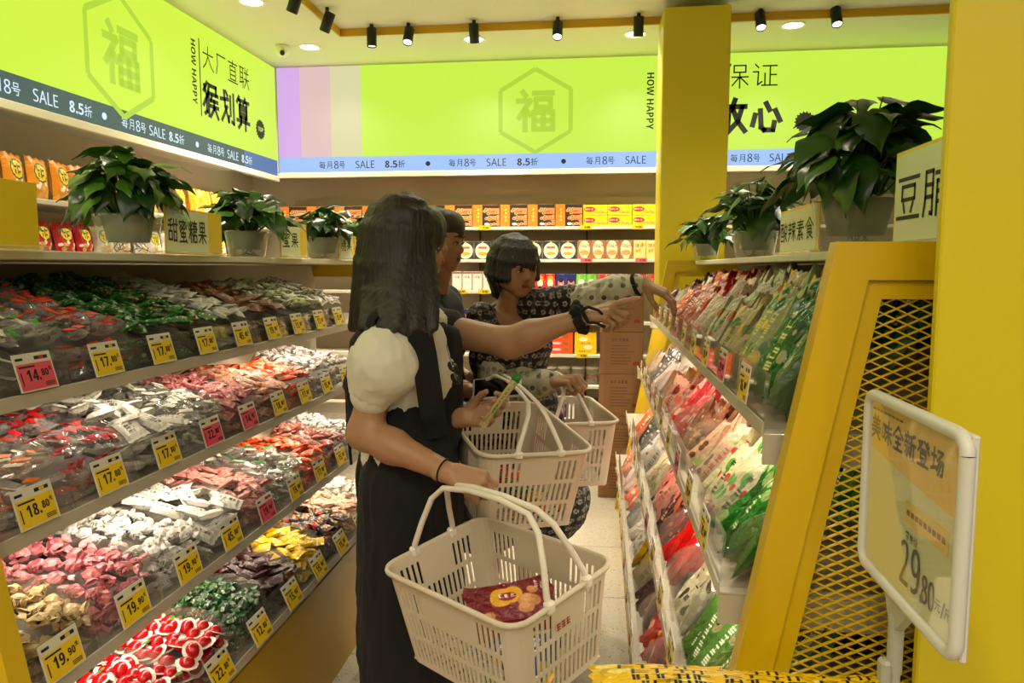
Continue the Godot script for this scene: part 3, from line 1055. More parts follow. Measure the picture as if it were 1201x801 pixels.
func price_tag(label: String, t: Transform3D, price: String, pink: bool, group := "") -> void:
	# a card .097 x .071 in a clear sleeve: white header, coloured field, price
	var p := thing("price_tag", label, "price tag", t.origin, group)
	p.basis = t.basis
	if not meshes.has("tag_card"):
		var st := new_st()
		box(st, Vector3.ZERO, Vector3(0.097, 0.074, 0.0016), 0.0005)
		meshes["tag_card"] = mesh_of(st)
		st = new_st()
		box(st, Vector3(0, -0.0085, 0.0010), Vector3(0.089, 0.051, 0.0006))
		meshes["tag_field"] = mesh_of(st)
		st = new_st()
		box(st, Vector3(0.022, 0.0265, 0.0010), Vector3(0.034, 0.007, 0.0005))
		box(st, Vector3(-0.033, 0.0265, 0.0010), Vector3(0.018, 0.005, 0.0005))
		box(st, Vector3(-0.02, 0.011, 0.0014), Vector3(0.04, 0.0035, 0.0004))
		box(st, Vector3(-0.038, -0.012, 0.0014), Vector3(0.0025, 0.026, 0.0004))
		for i in 3:
			box(st, Vector3(0.028, -0.0235 - 0.003 * i, 0.0014), Vector3(0.024, 0.0016, 0.0004))
		meshes["tag_print"] = mesh_of(st)
		st = new_st()
		box(st, Vector3(0.022, 0.0265, 0.0014), Vector3(0.012, 0.006, 0.0005))
		meshes["tag_logo"] = mesh_of(st)
	obj("card", meshes["tag_card"], mat("tag_white", Color(0.80, 0.78, 0.70), 0.35), p)
	obj("field", meshes["tag_field"], mat("tag_pink", Color(0.83, 0.30, 0.36), 0.4) if pink else mat("tag_yellow", Color(0.86, 0.72, 0.03), 0.4), p)
	var ink := mat("tag_ink", Color(0.02, 0.02, 0.02), 0.6)
	obj("small_print", meshes["tag_print"], ink, p).set_meta("kind", "stuff")
	obj("header_mark", meshes["tag_logo"], mat("tag_red", Color(0.75, 0.05, 0.05), 0.5) if pink else mat("tag_gold", Color(0.85, 0.65, 0.03), 0.5), p)
	var parts := price.split(".")
	var big := obj("price", latin(parts[0] + ".", 0.022, true), ink, p, Vector3(-0.008, -0.007, 0.0016))
	big.scale = Vector3(0.85, 1, 1)
	var small := obj("price", latin(parts[1], 0.014, true), ink, p, Vector3(0.021, -0.004, 0.0016))
	small.scale = Vector3(0.85, 1, 1)
	var st2: Mesh
	if not meshes.has("tag_unit"):
		var s := new_st()
		han(s, "元", Vector2(0.032, -0.002), Vector2(0.008, 0.009), 0.01, 0.0014, Transform3D(Basis(), Vector3(0, 0, 0.0016)))
		meshes["tag_unit"] = mesh_of(s)
	st2 = meshes["tag_unit"]
	obj("unit", st2, ink, p)

func one_piece(called: String, label: String, cat: String, group: String, m: Mesh, ma: Material, t: Transform3D) -> void:
	var o := MeshInstance3D.new()
	o.mesh = m
	o.material_override = ma
	o.name = numbered(called)
	add_child(o)
	o.transform = t
	tag(o, label, cat, group)

func jumble(tilt: float, yaw: float) -> Basis:
	return Basis(Vector3.UP, yaw) * Basis(Vector3.RIGHT, rng.randf_range(-tilt, tilt)) * Basis(Vector3.BACK, rng.randf_range(-tilt, tilt))

func fill_sweets() -> void:
	var C := func(r: float, g: float, b: float) -> Color: return Color(r, g, b)
	# tier, bin, kind, what it is, base, accents, ink, size, rows of print
	var rows := [
		[0, 0, "clear", "clear twist of nuts with green and yellow print", C.call(0.16, 0.50, 0.10), C.call(0.28, 0.19, 0.05), 0.070],
		[0, 1, "clear", "clear bag of dried plums with orange print", C.call(0.90, 0.28, 0.06), C.call(0.25, 0.13, 0.07), 0.070],
		[0, 2, "pillow", "leafy green and clear wrapper with white print", C.call(0.12, 0.34, 0.09), [C.call(0.60, 0.70, 0.52), C.call(0.06, 0.20, 0.05)], C.call(0.9, 0.9, 0.85), 0.055, 1],
		[0, 3, "pillow", "bright green wrapper with red tips", C.call(0.14, 0.40, 0.10), [C.call(0.70, 0.74, 0.64), C.call(0.55, 0.06, 0.06)], C.call(0.9, 0.9, 0.85), 0.05, 1],
		[0, 4, "pillow", "plain white paper wrapper", C.call(0.78, 0.77, 0.70), [C.call(0.70, 0.70, 0.64)], C.call(0.25, 0.3, 0.2), 0.055, 0],
		[0, 5, "pillow", "flat brown and gold wrapper", C.call(0.46, 0.30, 0.15), [C.call(0.62, 0.46, 0.25), C.call(0.24, 0.06, 0.04)], C.call(0.2, 0.05, 0.04), 0.075, 1],
		[0, 6, "pillow", "greyish silver cellophane wrapper", C.call(0.58, 0.56, 0.46), [C.call(0.75, 0.74, 0.64), C.call(0.38, 0.33, 0.22)], C.call(0.2, 0.2, 0.15), 0.06, 0],
		[0, 7, "pillow", "pale lime and white cellophane wrapper", C.call(0.70, 0.72, 0.55), [C.call(0.80, 0.80, 0.72), C.call(0.45, 0.50, 0.25)], C.call(0.3, 0.1, 0.1), 0.06, 0],
		[0, 8, "pillow", "white wrapper with dark red corners", C.call(0.72, 0.70, 0.62), [C.call(0.40, 0.08, 0.10)], C.call(0.3, 0.1, 0.1), 0.06, 0],
		[1, 0, "clear", "clear bag of peanuts with orange label", C.call(0.92, 0.48, 0.03), C.call(0.55, 0.40, 0.33), 0.075],
		[1, 1, "clear", "clear bag of dark fruit with red label", C.call(0.70, 0.04, 0.07), C.call(0.20, 0.11, 0.08), 0.065],
		[1, 2, "pillow", "large white paper wrapper with black lettering", C.call(0.82, 0.81, 0.77), [C.call(0.74, 0.73, 0.68)], C.call(0.04, 0.04, 0.04), 0.085, 2],
		[1, 3, "clear", "clear bag of grey green olives with white label", C.call(0.82, 0.80, 0.74), C.call(0.26, 0.27, 0.19), 0.07],
		[1, 4, "pillow", "rose pink jelly wrapper", C.call(0.72, 0.42, 0.42), [C.call(0.84, 0.66, 0.60), C.call(0.50, 0.22, 0.22)], C.call(0.4, 0.1, 0.1), 0.06, 1],
		[1, 5, "pillow", "peach and cream wrapper", C.call(0.84, 0.60, 0.48), [C.call(0.90, 0.78, 0.66), C.call(0.62, 0.32, 0.22)], C.call(0.5, 0.15, 0.1), 0.06, 1],
		[1, 6, "pillow", "orange striped clear wrapper", C.call(0.86, 0.36, 0.14), [C.call(0.86, 0.64, 0.50), C.call(0.62, 0.14, 0.08)], C.call(0.9, 0.85, 0.8), 0.06, 1],
		[1, 7, "twist", "silver and white twist wrapper", C.call(0.70, 0.69, 0.66), [C.call(0.44, 0.42, 0.40), C.call(0.86, 0.84, 0.8)], C.call(0.1, 0.1, 0.1), 0.05, 0],
		[1, 8, "twist", "white twist wrapper with pink dots", C.call(0.74, 0.70, 0.68), [C.call(0.75, 0.40, 0.42)], C.call(0.1, 0.1, 0.1), 0.05, 0],
		[2, 0, "twist", "beige gold crumpled wrapper", C.call(0.74, 0.65, 0.45), [C.call(0.80, 0.72, 0.52), C.call(0.58, 0.44, 0.30)], C.call(0.25, 0.2, 0.1), 0.062, 1],
		[2, 1, "twist", "pink crumpled wrapper", C.call(0.80, 0.48, 0.50), [C.call(0.86, 0.62, 0.62), C.call(0.62, 0.30, 0.34)], C.call(0.35, 0.15, 0.15), 0.060, 1],
		[2, 2, "twist", "white and grey crumpled wrapper", C.call(0.80, 0.79, 0.76), [C.call(0.55, 0.54, 0.52), C.call(0.88, 0.87, 0.84)], C.call(0.1, 0.1, 0.1), 0.054, 1],
		[2, 3, "pillow", "long white wrapper with black brand block", C.call(0.82, 0.81, 0.77), [C.call(0.74, 0.73, 0.68)], C.call(0.03, 0.03, 0.03), 0.080, 1],
		[2, 4, "pillow", "salmon pink clear wrapper with black dots", C.call(0.70, 0.44, 0.40), [C.call(0.80, 0.62, 0.54), C.call(0.48, 0.20, 0.18)], C.call(0.2, 0.05, 0.05), 0.055, 1],
		[2, 5, "clear", "clear bag of brown snacks with green stripe", C.call(0.20, 0.45, 0.14), C.call(0.34, 0.20, 0.10), 0.08],
		[2, 6, "pillow", "vivid orange and clear wrapper", C.call(0.88, 0.34, 0.10), [C.call(0.80, 0.60, 0.48), C.call(0.60, 0.12, 0.06)], C.call(0.9, 0.85, 0.8), 0.065, 1],
		[2, 7, "pillow", "dark red and beige clear wrapper", C.call(0.58, 0.30, 0.24), [C.call(0.78, 0.66, 0.56), C.call(0.34, 0.08, 0.08)], C.call(0.9, 0.85, 0.8), 0.06, 1],
		[2, 8, "twist", "bright white twist wrapper", C.call(0.82, 0.80, 0.77), [C.call(0.60, 0.58, 0.56)], C.call(0.1, 0.1, 0.1), 0.05, 0],
		[3, 0, "berry", "red berry candy on a white oval card", null, null, 0.042],
		[3, 1, "berry", "red berry candy on a white oval card", null, null, 0.042],
		[3, 2, "berry", "red berry candy on a white oval card", null, null, 0.042],
		[3, 3, "twist", "dark green foil wrapper", C.call(0.06, 0.22, 0.05), [C.call(0.14, 0.36, 0.10), C.call(0.55, 0.55, 0.48)], C.call(0.8, 0.8, 0.75), 0.056, 1],
		[3, 4, "pillow", "dark maroon and white wrapper", C.call(0.15, 0.03, 0.03), [C.call(0.26, 0.05, 0.06), C.call(0.10, 0.025, 0.025)], C.call(0.55, 0.45, 0.42), 0.062, 1],
		[3, 5, "pillow", "bright yellow wrapper with round face print", C.call(0.88, 0.74, 0.04), [C.call(0.86, 0.84, 0.74)], C.call(0.1, 0.1, 0.08), 0.062, 1],
		[3, 6, "pillow", "black, yellow and red striped bar", C.call(0.06, 0.05, 0.04), [C.call(0.86, 0.66, 0.12), C.call(0.70, 0.05, 0.06)], C.call(0.86, 0.7, 0.2), 0.075, 1],
		[3, 7, "pillow", "pale peach clear wrapper", C.call(0.80, 0.62, 0.50), [C.call(0.86, 0.74, 0.62), C.call(0.64, 0.42, 0.30)], C.call(0.4, 0.2, 0.1), 0.055, 0],
		[3, 8, "twist", "white clear twist wrapper", C.call(0.82, 0.78, 0.72), [C.call(0.7, 0.6, 0.5)], C.call(0.1, 0.1, 0.1), 0.05, 0],
	]
	var prices := [
		[["14.80", 1], ["17.80", 0], ["17.80", 0], ["17.80", 0], ["45.80", 0], ["19.90", 0], ["11.80", 0], ["17.80", 0], ["13.80", 0]],
		[["18.80", 0], ["17.80", 0], ["17.80", 0], ["22.80", 1], ["14.90", 1], ["18.80", 0], ["17.80", 0], ["15.80", 0], ["15.80", 0]],
		[["19.90", 0], ["19.90", 0], ["19.90", 0], ["45.80", 0], ["19.90", 1], ["19.90", 0], ["17.80", 0], ["15.80", 0], ["15.80", 0]],
		[["22.80", 0], ["22.80", 0], ["22.80", 0], ["12.80", 0], ["15.90", 0], ["15.90", 0], ["15.90", 0], ["13.80", 0], ["13.80", 0]]]
	var names := [
		["nut_twist", "plum_bag", "green_wrapped_candy", "red_tipped_candy", "white_paper_candy", "gold_bar_candy", "silver_candy", "lime_candy", "red_cornered_candy"],
		["peanut_bag", "fruit_bag", "white_letter_candy", "olive_bag", "rose_jelly_candy", "peach_candy", "orange_candy", "silver_twist_candy", "dotted_twist_candy"],
		["beige_candy", "pink_candy", "grey_white_candy", "long_white_candy", "salmon_candy", "brown_snack_bag", "vivid_orange_candy", "dark_red_candy", "bright_white_candy"],
		["berry_candy", "berry_candy", "berry_candy", "green_foil_candy", "maroon_candy", "yellow_candy", "striped_bar_candy", "pale_peach_candy", "clear_white_candy"]]
	var ordinal := ["top", "second", "third", "lowest"]
	var tint := film("wrap_film", Color(0.92, 0.92, 0.90), 0.09, 0.10)
	for row in rows:
		var ti: int = row[0]
		var k: int = row[1]
		var kind: String = row[2]
		var desc: String = row[3]
		var size: float = row[6] if kind == "clear" or kind == "berry" else row[7]
		var y: float = L_Y[ti]
		var fx := l_front(y) - 0.004
		var zs: float = -(L_START[ti] + PITCH * k)
		var hf := 0.088
		var depth := 0.42
		var rise: float = [0.13, 0.085, 0.075, 0.07][ti]
		var which: String = ["first ", "second ", "third "][k] if kind == "berry" else ""
		candy_bin("%sclear acrylic bin on the %s candy shelf holding %s sweets" % [which, ordinal[ti], " ".join(desc.split(" ").slice(0, 3 if which != "" else 4))], Vector3(fx, y - 0.009, zs), -1.0, PITCH - 0.004, depth, hf, 0.15, 0.23, rise)
		var lean := 0.26 if ti < 3 else 0.42
		var out := Vector3(1, 0, 0).rotated(Vector3.BACK, lean)
		var tz := zs - PITCH * 0.5
		var tb := Basis(Vector3(0, 0, -1), Vector3(-sin(lean), cos(lean), 0), Vector3(cos(lean), sin(lean), 0))
		var pr: Array = prices[ti][k]
		price_tag("%s%s price tag reading %s below %s sweets" % [which, "pink" if pr[1] == 1 else "yellow", pr[0], " ".join(desc.split(" ").slice(0, 4))], Transform3D(tb, Vector3(fx - 0.004 + (0.016 if ti == 3 else 0.004), y + 0.046, tz)), pr[0], pr[1] == 1)
		var called: String = names[ti][k]
		var group := "sweets in the bin, %s" % desc
		var label := "%s sweet in the %s shelf bin" % [desc, ordinal[ti]]
		var ma: StandardMaterial3D
		if kind != "clear" and kind != "berry":
			ma = foil("wrap_%d_%d" % [ti, k], row[4], row[5], row[6], ti * 31 + k * 7 + 1, 0.34, row[8])
		var step := size * (0.66 if kind != "berry" else 0.78)
		if kind == "pillow":
			step = size * 0.60
		var nw := maxi(2, int((PITCH - 0.02) / step))
		var ns := maxi(3, int((depth - 0.03) / step))
		if k >= 5:
			ns = maxi(3, ns - 2)
		for layer in 3:
			for i in ns:
				if layer > 0 and i > 0:
					break
				for j in nw:
					var s := 0.034 + (i + 0.5 * (layer) + rng.randf_range(-0.2, 0.2)) * step
					var w := 0.012 + (j + 0.5 + rng.randf_range(-0.28, 0.28)) * (PITCH - 0.024) / nw
					var crown := 1.0 - pow(absf(2.0 * w / PITCH - 1.0), 2.0)
					var yy := y + hf * 0.62 + rise * s / depth + size * 0.26 + 0.016 + crown * 0.016 + rng.randf_range(-0.006, 0.008) 
					if layer > 0:
						s = 0.022 + size * 0.34
						yy = y + [0.0, 0.060, 0.022][layer] + rng.randf_range(-0.004, 0.004)
					var pos := Vector3(fx - s, yy, zs - w)
					match kind:
						"twist":
							var m := twist_mesh(size, size * 0.29, 0.23, rng.randi_range(1, 5))
							one_piece(called, label, "candy", group, m, ma, Transform3D(jumble(0.5, rng.randf() * TAU), pos))
						"pillow":
							var m := pillow_mesh(size, size * 0.56, size * 0.26, size * 0.07, rng.randi_range(1, 5))
							one_piece(called, label, "candy", group, m, ma, Transform3D(jumble(0.55, rng.randf_range(-0.7, 0.7) + PI * rng.randi_range(0, 1)), pos))
						"berry":
							var bm := berry_meshes()
							var o := thing(called, label, "candy", pos, group)
							o.basis = Basis(Vector3.UP, rng.randf() * TAU) * Basis(Vector3.RIGHT, -PI / 2 + rng.randf_range(-0.7, 0.7)) * Basis(Vector3.BACK, rng.randf_range(-0.5, 0.5))
							obj("berry", bm[0], mat("berry_red", Color(0.62, 0.02, 0.05), 0.22), o, Vector3(0, 0, 0.004))
							obj("card", bm[1], mat("berry_white", Color(0.84, 0.78, 0.72), 0.4), o)
							if rng.randf() < 0.25:
								obj("leaf", bm[2], mat("berry_leaf", Color(0.30, 0.42, 0.12), 0.4), o)
						"clear":
							var o := thing(called, label, "candy", pos, group)
							o.basis = jumble(0.4, rng.randf_range(-0.8, 0.8))
							obj("filling", lump_mesh(size * 0.8, size * 0.5, rng.randi_range(1, 4)), mat("fill_%d_%d" % [ti, k], row[5], 0.5), o)
							obj("wrapper", pillow_mesh(size, size * 0.62, size * 0.36, size * 0.07, rng.randi_range(6, 9)), tint, o)
							var lm := mat("label_%d_%d" % [ti, k], row[4], 0.4)
							for n in 2:
								var lb := obj("label", pillow_mesh(size * 0.46, size * 0.20, size * 0.03, size * 0.06, 3 + n), lm if n == 0 or k == 1 else mat("label_pale", Color(0.76, 0.75, 0.66), 0.4), o, Vector3(rng.randf_range(-0.25, 0.25) * size, size * (0.20 - 0.02 * n), (n - 0.5) * 0.30 * size))
								lb.rotation.y = rng.randf_range(-0.5, 0.5)

# ------------------------------------------------------------------ upright snack packs
func fill_sticks() -> void:
	var C := func(r: float, g: float, b: float) -> Color: return Color(r, g, b)
	# tier, bin, what, base, accents, ink, height
	var rows := [
		[0, 0, "tall green snack pack with white window", C.call(0.08, 0.34, 0.07), [C.call(0.06, 0.22, 0.05), C.call(0.62, 0.60, 0.42)], C.call(0.85, 0.8, 0.5), 0.225],
		[0, 1, "green and cream pack with yellow corner", C.call(0.52, 0.54, 0.36), [C.call(0.10, 0.36, 0.08), C.call(0.86, 0.68, 0.05)], C.call(0.8, 0.75, 0.5), 0.21],
		[0, 2, "cream pack with yellow patches", C.call(0.66, 0.60, 0.42), [C.call(0.82, 0.62, 0.08), C.call(0.30, 0.44, 0.16)], C.call(0.3, 0.3, 0.1), 0.18],
		[0, 3, "clear and white pack with green ends", C.call(0.66, 0.64, 0.54), [C.call(0.16, 0.44, 0.14), C.call(0.66, 0.30, 0.18)], C.call(0.5, 0.1, 0.08), 0.18],
		[0, 4, "white pack with red print", C.call(0.72, 0.64, 0.56), [C.call(0.66, 0.06, 0.06)], C.call(0.6, 0.05, 0.05), 0.18],
		[0, 5, "red pack with white stripes", C.call(0.66, 0.05, 0.05), [C.call(0.76, 0.64, 0.56), C.call(0.50, 0.03, 0.03)], C.call(0.9, 0.85, 0.8), 0.19],
		[0, 6, "crimson pack with orange rim", C.call(0.58, 0.05, 0.04), [C.call(0.80, 0.34, 0.08), C.call(0.74, 0.62, 0.52)], C.call(0.9, 0.85, 0.8), 0.19],
		[0, 7, "orange pack with pale window", C.call(0.78, 0.34, 0.08), [C.call(0.72, 0.60, 0.48)], C.call(0.9, 0.85, 0.8), 0.18],
		[0, 8, "white and grey pack", C.call(0.68, 0.66, 0.58), [C.call(0.40, 0.38, 0.32)], C.call(0.3, 0.1, 0.1), 0.17],
		[0, 9, "dark brown pack with white tip", C.call(0.34, 0.16, 0.10), [C.call(0.70, 0.66, 0.58)], C.call(0.8, 0.75, 0.7), 0.17],
		[1, 0, "deep green and clear celery pack", C.call(0.10, 0.40, 0.06), [C.call(0.05, 0.26, 0.04), C.call(0.50, 0.58, 0.34)], C.call(0.8, 0.85, 0.6), 0.20],
		[1, 1, "white and lime pack with red dots", C.call(0.74, 0.70, 0.54), [C.call(0.30, 0.58, 0.16), C.call(0.74, 0.16, 0.14)], C.call(0.12, 0.12, 0.1), 0.19],
		[1, 2, "pale pink and lime pack with brown window", C.call(0.78, 0.62, 0.50), [C.call(0.50, 0.62, 0.26), C.call(0.40, 0.22, 0.12)], C.call(0.7, 0.1, 0.1), 0.17],
		[1, 3, "brown jerky pack with yellow label", C.call(0.46, 0.27, 0.17), [C.call(0.86, 0.60, 0.06), C.call(0.72, 0.58, 0.44)], C.call(0.2, 0.1, 0.05), 0.16],
		[1, 4, "rose red sausage pack", C.call(0.70, 0.14, 0.17), [C.call(0.82, 0.48, 0.40), C.call(0.78, 0.64, 0.52)], C.call(0.9, 0.8, 0.7), 0.18],
		[1, 5, "orange tipped pink pack", C.call(0.74, 0.52, 0.44), [C.call(0.86, 0.32, 0.07), C.call(0.5, 0.1, 0.1)], C.call(0.4, 0.1, 0.1), 0.16],
		[1, 6, "golden topped brown pack", C.call(0.52, 0.36, 0.16), [C.call(0.80, 0.54, 0.05), C.call(0.70, 0.60, 0.42)], C.call(0.1, 0.1, 0.05), 0.16],
		[1, 7, "white pack with pink flowers", C.call(0.74, 0.66, 0.62), [C.call(0.72, 0.36, 0.40)], C.call(0.5, 0.1, 0.1), 0.16],
		[1, 8, "black and white pack", C.call(0.16, 0.14, 0.13), [C.call(0.76, 0.72, 0.68)], C.call(0.9, 0.85, 0.8), 0.16],
		[1, 9, "pale pack with yellow crown tips", C.call(0.74, 0.60, 0.54), [C.call(0.86, 0.64, 0.08), C.call(0.4, 0.1, 0.1)], C.call(0.4, 0.1, 0.1), 0.16],
		[2, 0, "long green and clear bean pack", C.call(0.26, 0.42, 0.14), [C.call(0.55, 0.52, 0.36), C.call(0.08, 0.14, 0.05)], C.call(0.9, 0.9, 0.8), 0.19],
		[2, 1, "silver and cream mushroom pack", C.call(0.66, 0.62, 0.50), [C.call(0.26, 0.22, 0.18), C.call(0.8, 0.77, 0.68)], C.call(0.1, 0.1, 0.1), 0.16],
		[2, 2, "scarlet pack with orange glow print", C.call(0.74, 0.025, 0.03), [C.call(0.60, 0.02, 0.02), C.call(0.84, 0.34, 0.12)], C.call(0.9, 0.7, 0.5), 0.19],
		[2, 3, "dark chocolate brown pack", C.call(0.20, 0.09, 0.07), [C.call(0.40, 0.16, 0.10), C.call(0.62, 0.30, 0.18)], C.call(0.8, 0.6, 0.5), 0.16],
		[2, 4, "pink pack with black round dots", C.call(0.76, 0.40, 0.36), [C.call(0.86, 0.62, 0.46), C.call(0.06, 0.06, 0.07)], C.call(0.6, 0.05, 0.05), 0.17],
		[2, 5, "pale bean pack with green leaf", C.call(0.70, 0.64, 0.50), [C.call(0.76, 0.72, 0.6), C.call(0.3, 0.5, 0.16)], C.call(0.3, 0.3, 0.2), 0.16],
		[2, 6, "white pack with grey photo", C.call(0.70, 0.68, 0.64), [C.call(0.36, 0.34, 0.32)], C.call(0.2, 0.2, 0.2), 0.15],
		[2, 7, "black pack with silver edge", C.call(0.13, 0.11, 0.10), [C.call(0.70, 0.68, 0.64)], C.call(0.9, 0.9, 0.85), 0.15],
		[2, 8, "orange and leaf green pack", C.call(0.82, 0.36, 0.13), [C.call(0.18, 0.40, 0.12), C.call(0.8, 0.68, 0.58)], C.call(0.9, 0.85, 0.8), 0.15],
		[3, 0, "sea green pack with pointed tips", C.call(0.34, 0.50, 0.32), [C.call(0.20, 0.36, 0.22), C.call(0.70, 0.72, 0.56)], C.call(0.9, 0.9, 0.8), 0.16],
		[3, 1, "brick red jerky pack", C.call(0.42, 0.12, 0.08), [C.call(0.62, 0.28, 0.16), C.call(0.26, 0.06, 0.05)], C.call(0.85, 0.7, 0.6), 0.18],
		[3, 2, "red brown pack with yellow tip", C.call(0.50, 0.16, 0.12), [C.call(0.84, 0.56, 0.06), C.call(0.74, 0.56, 0.46)], C.call(0.5, 0.05, 0.05), 0.17],
		[3, 3, "blackish brown meat pack", C.call(0.17, 0.09, 0.07), [C.call(0.40, 0.26, 0.20)], C.call(0.8, 0.7, 0.6), 0.15],
		[3, 4, "olive gold bow topped pack", C.call(0.52, 0.42, 0.04), [C.call(0.66, 0.54, 0.06), C.call(0.20, 0.24, 0.14)], C.call(0.2, 0.2, 0.1), 0.15],
		[3, 5, "clear and white noodle pack", C.call(0.66, 0.64, 0.58), [C.call(0.40, 0.38, 0.34), C.call(0.8, 0.78, 0.72)], C.call(0.2, 0.2, 0.2), 0.15],
		[3, 6, "silver and black seaweed pack", C.call(0.46, 0.44, 0.40), [C.call(0.12, 0.11, 0.10), C.call(0.78, 0.76, 0.72)], C.call(0.2, 0.4, 0.1), 0.15],
		[3, 7, "vivid orange carrot pack", C.call(0.84, 0.34, 0.12), [C.call(0.66, 0.16, 0.08), C.call(0.8, 0.66, 0.56)], C.call(0.9, 0.8, 0.7), 0.15],
		[3, 8, "white pack with dark stripe", C.call(0.70, 0.68, 0.64), [C.call(0.10, 0.10, 0.10)], C.call(0.2, 0.2, 0.2), 0.15],
		[3, 9, "orange red tip pack with green sprig", C.call(0.78, 0.40, 0.26), [C.call(0.16, 0.40, 0.12), C.call(0.76, 0.62, 0.56)], C.call(0.9, 0.8, 0.7), 0.15],
	]
	var ordinal := ["top", "second", "third", "lowest"]
	for row in rows:
		var ti: int = row[0]
		var k: int = row[1]
		var desc: String = row[2]
		var ht: float = row[6]
		var y: float = R_Y[ti]
		var fx := r_front(y) + 0.004
		var zs: float = -(R_START + R_PITCH * k)
		var short: String = desc.split(" pack")[0] + " packs"
		var depth := 0.36
		candy_bin("clear bin holding the %s, %s snack shelf" % [desc, ordinal[ti]], Vector3(fx, y - 0.009, zs), 1.0, R_PITCH - 0.004, depth, 0.10, 0.15, 0.10, 0.02)
		var lean := -0.12
		var tb := Basis(Vector3(0, 0, 1), Vector3(-sin(lean), cos(lean), 0), Vector3(-cos(lean), -sin(lean), 0))
		price_tag("price tag hung below the %s" % desc, Transform3D(tb, Vector3(fx - 0.010, y + 0.055, zs - R_PITCH * 0.5)), ["16.80", "29.80", "19.80"][(ti + k) % 3], (ti * 3 + k) % 4 == 1)
		var ma := foil("pack_%d_%d" % [ti, k], row[3], row[4], row[5], ti * 41 + k * 5 + 3, 0.26, 1)
		var cols := 4 if k < 4 else 3
		var nr := 6 if k < 5 else 5
		if k == 0 and ti == 0:
			cols = 3
		var called: String = "_".join(desc.replace(" and", "").replace("pack with ", "").replace(" pack", "").split(" ").slice(0, 3)) + "_pack"
		var group := "packs in the bin, %s" % desc
		var label := "%s standing in the %s shelf bin" % [desc, ordinal[ti]]
		for i in nr:
			for j in cols:
				var wd: float = (R_PITCH - 0.012) / cols * 1.08
				var ang := -0.62 + 0.05 * i + rng.randf_range(-0.18, 0.18)
				var s := 0.035 + i * (depth - 0.11) / nr
				var yb: float = y + 0.020 * i + rng.randf_range(-0.012, 0.014) + (0.02 if ti == 0 else 0.0)
				# long side up, leaning back from the aisle; the pack's face looks at the aisle
				var upv := Vector3(sin(-ang) * 1.0, cos(ang), rng.randf_range(-0.20, 0.20)).normalized()
				var face := Vector3(-cos(ang), -sin(ang) * -1.0, rng.randf_range(-0.55, 0.55))
				face = (face - upv * face.dot(upv)).normalized()
				var b := Basis(upv, face, upv.cross(face))
				var pos := Vector3(fx + s, yb, zs - 0.01 - (j + 0.5 + rng.randf_range(-0.1, 0.1)) * (R_PITCH - 0.024) / cols) + upv * ht * 0.5
				var m := pillow_mesh(ht, wd, 0.030, ht * 0.026, 20 + rng.randi_range(1, 5), 0.88)
				one_piece(called, label, "snack pack", group, m, ma, Transform3D(b, pos))

# ------------------------------------------------------------------ shelves along the walls
const SHELF_Y := [1.759, 1.514, 1.276, 1.044, 0.793, 0.555, 0.30]

func print_mat(key: String, rough := 0.4) -> StandardMaterial3D:
	return mat(key, Color.WHITE, rough)

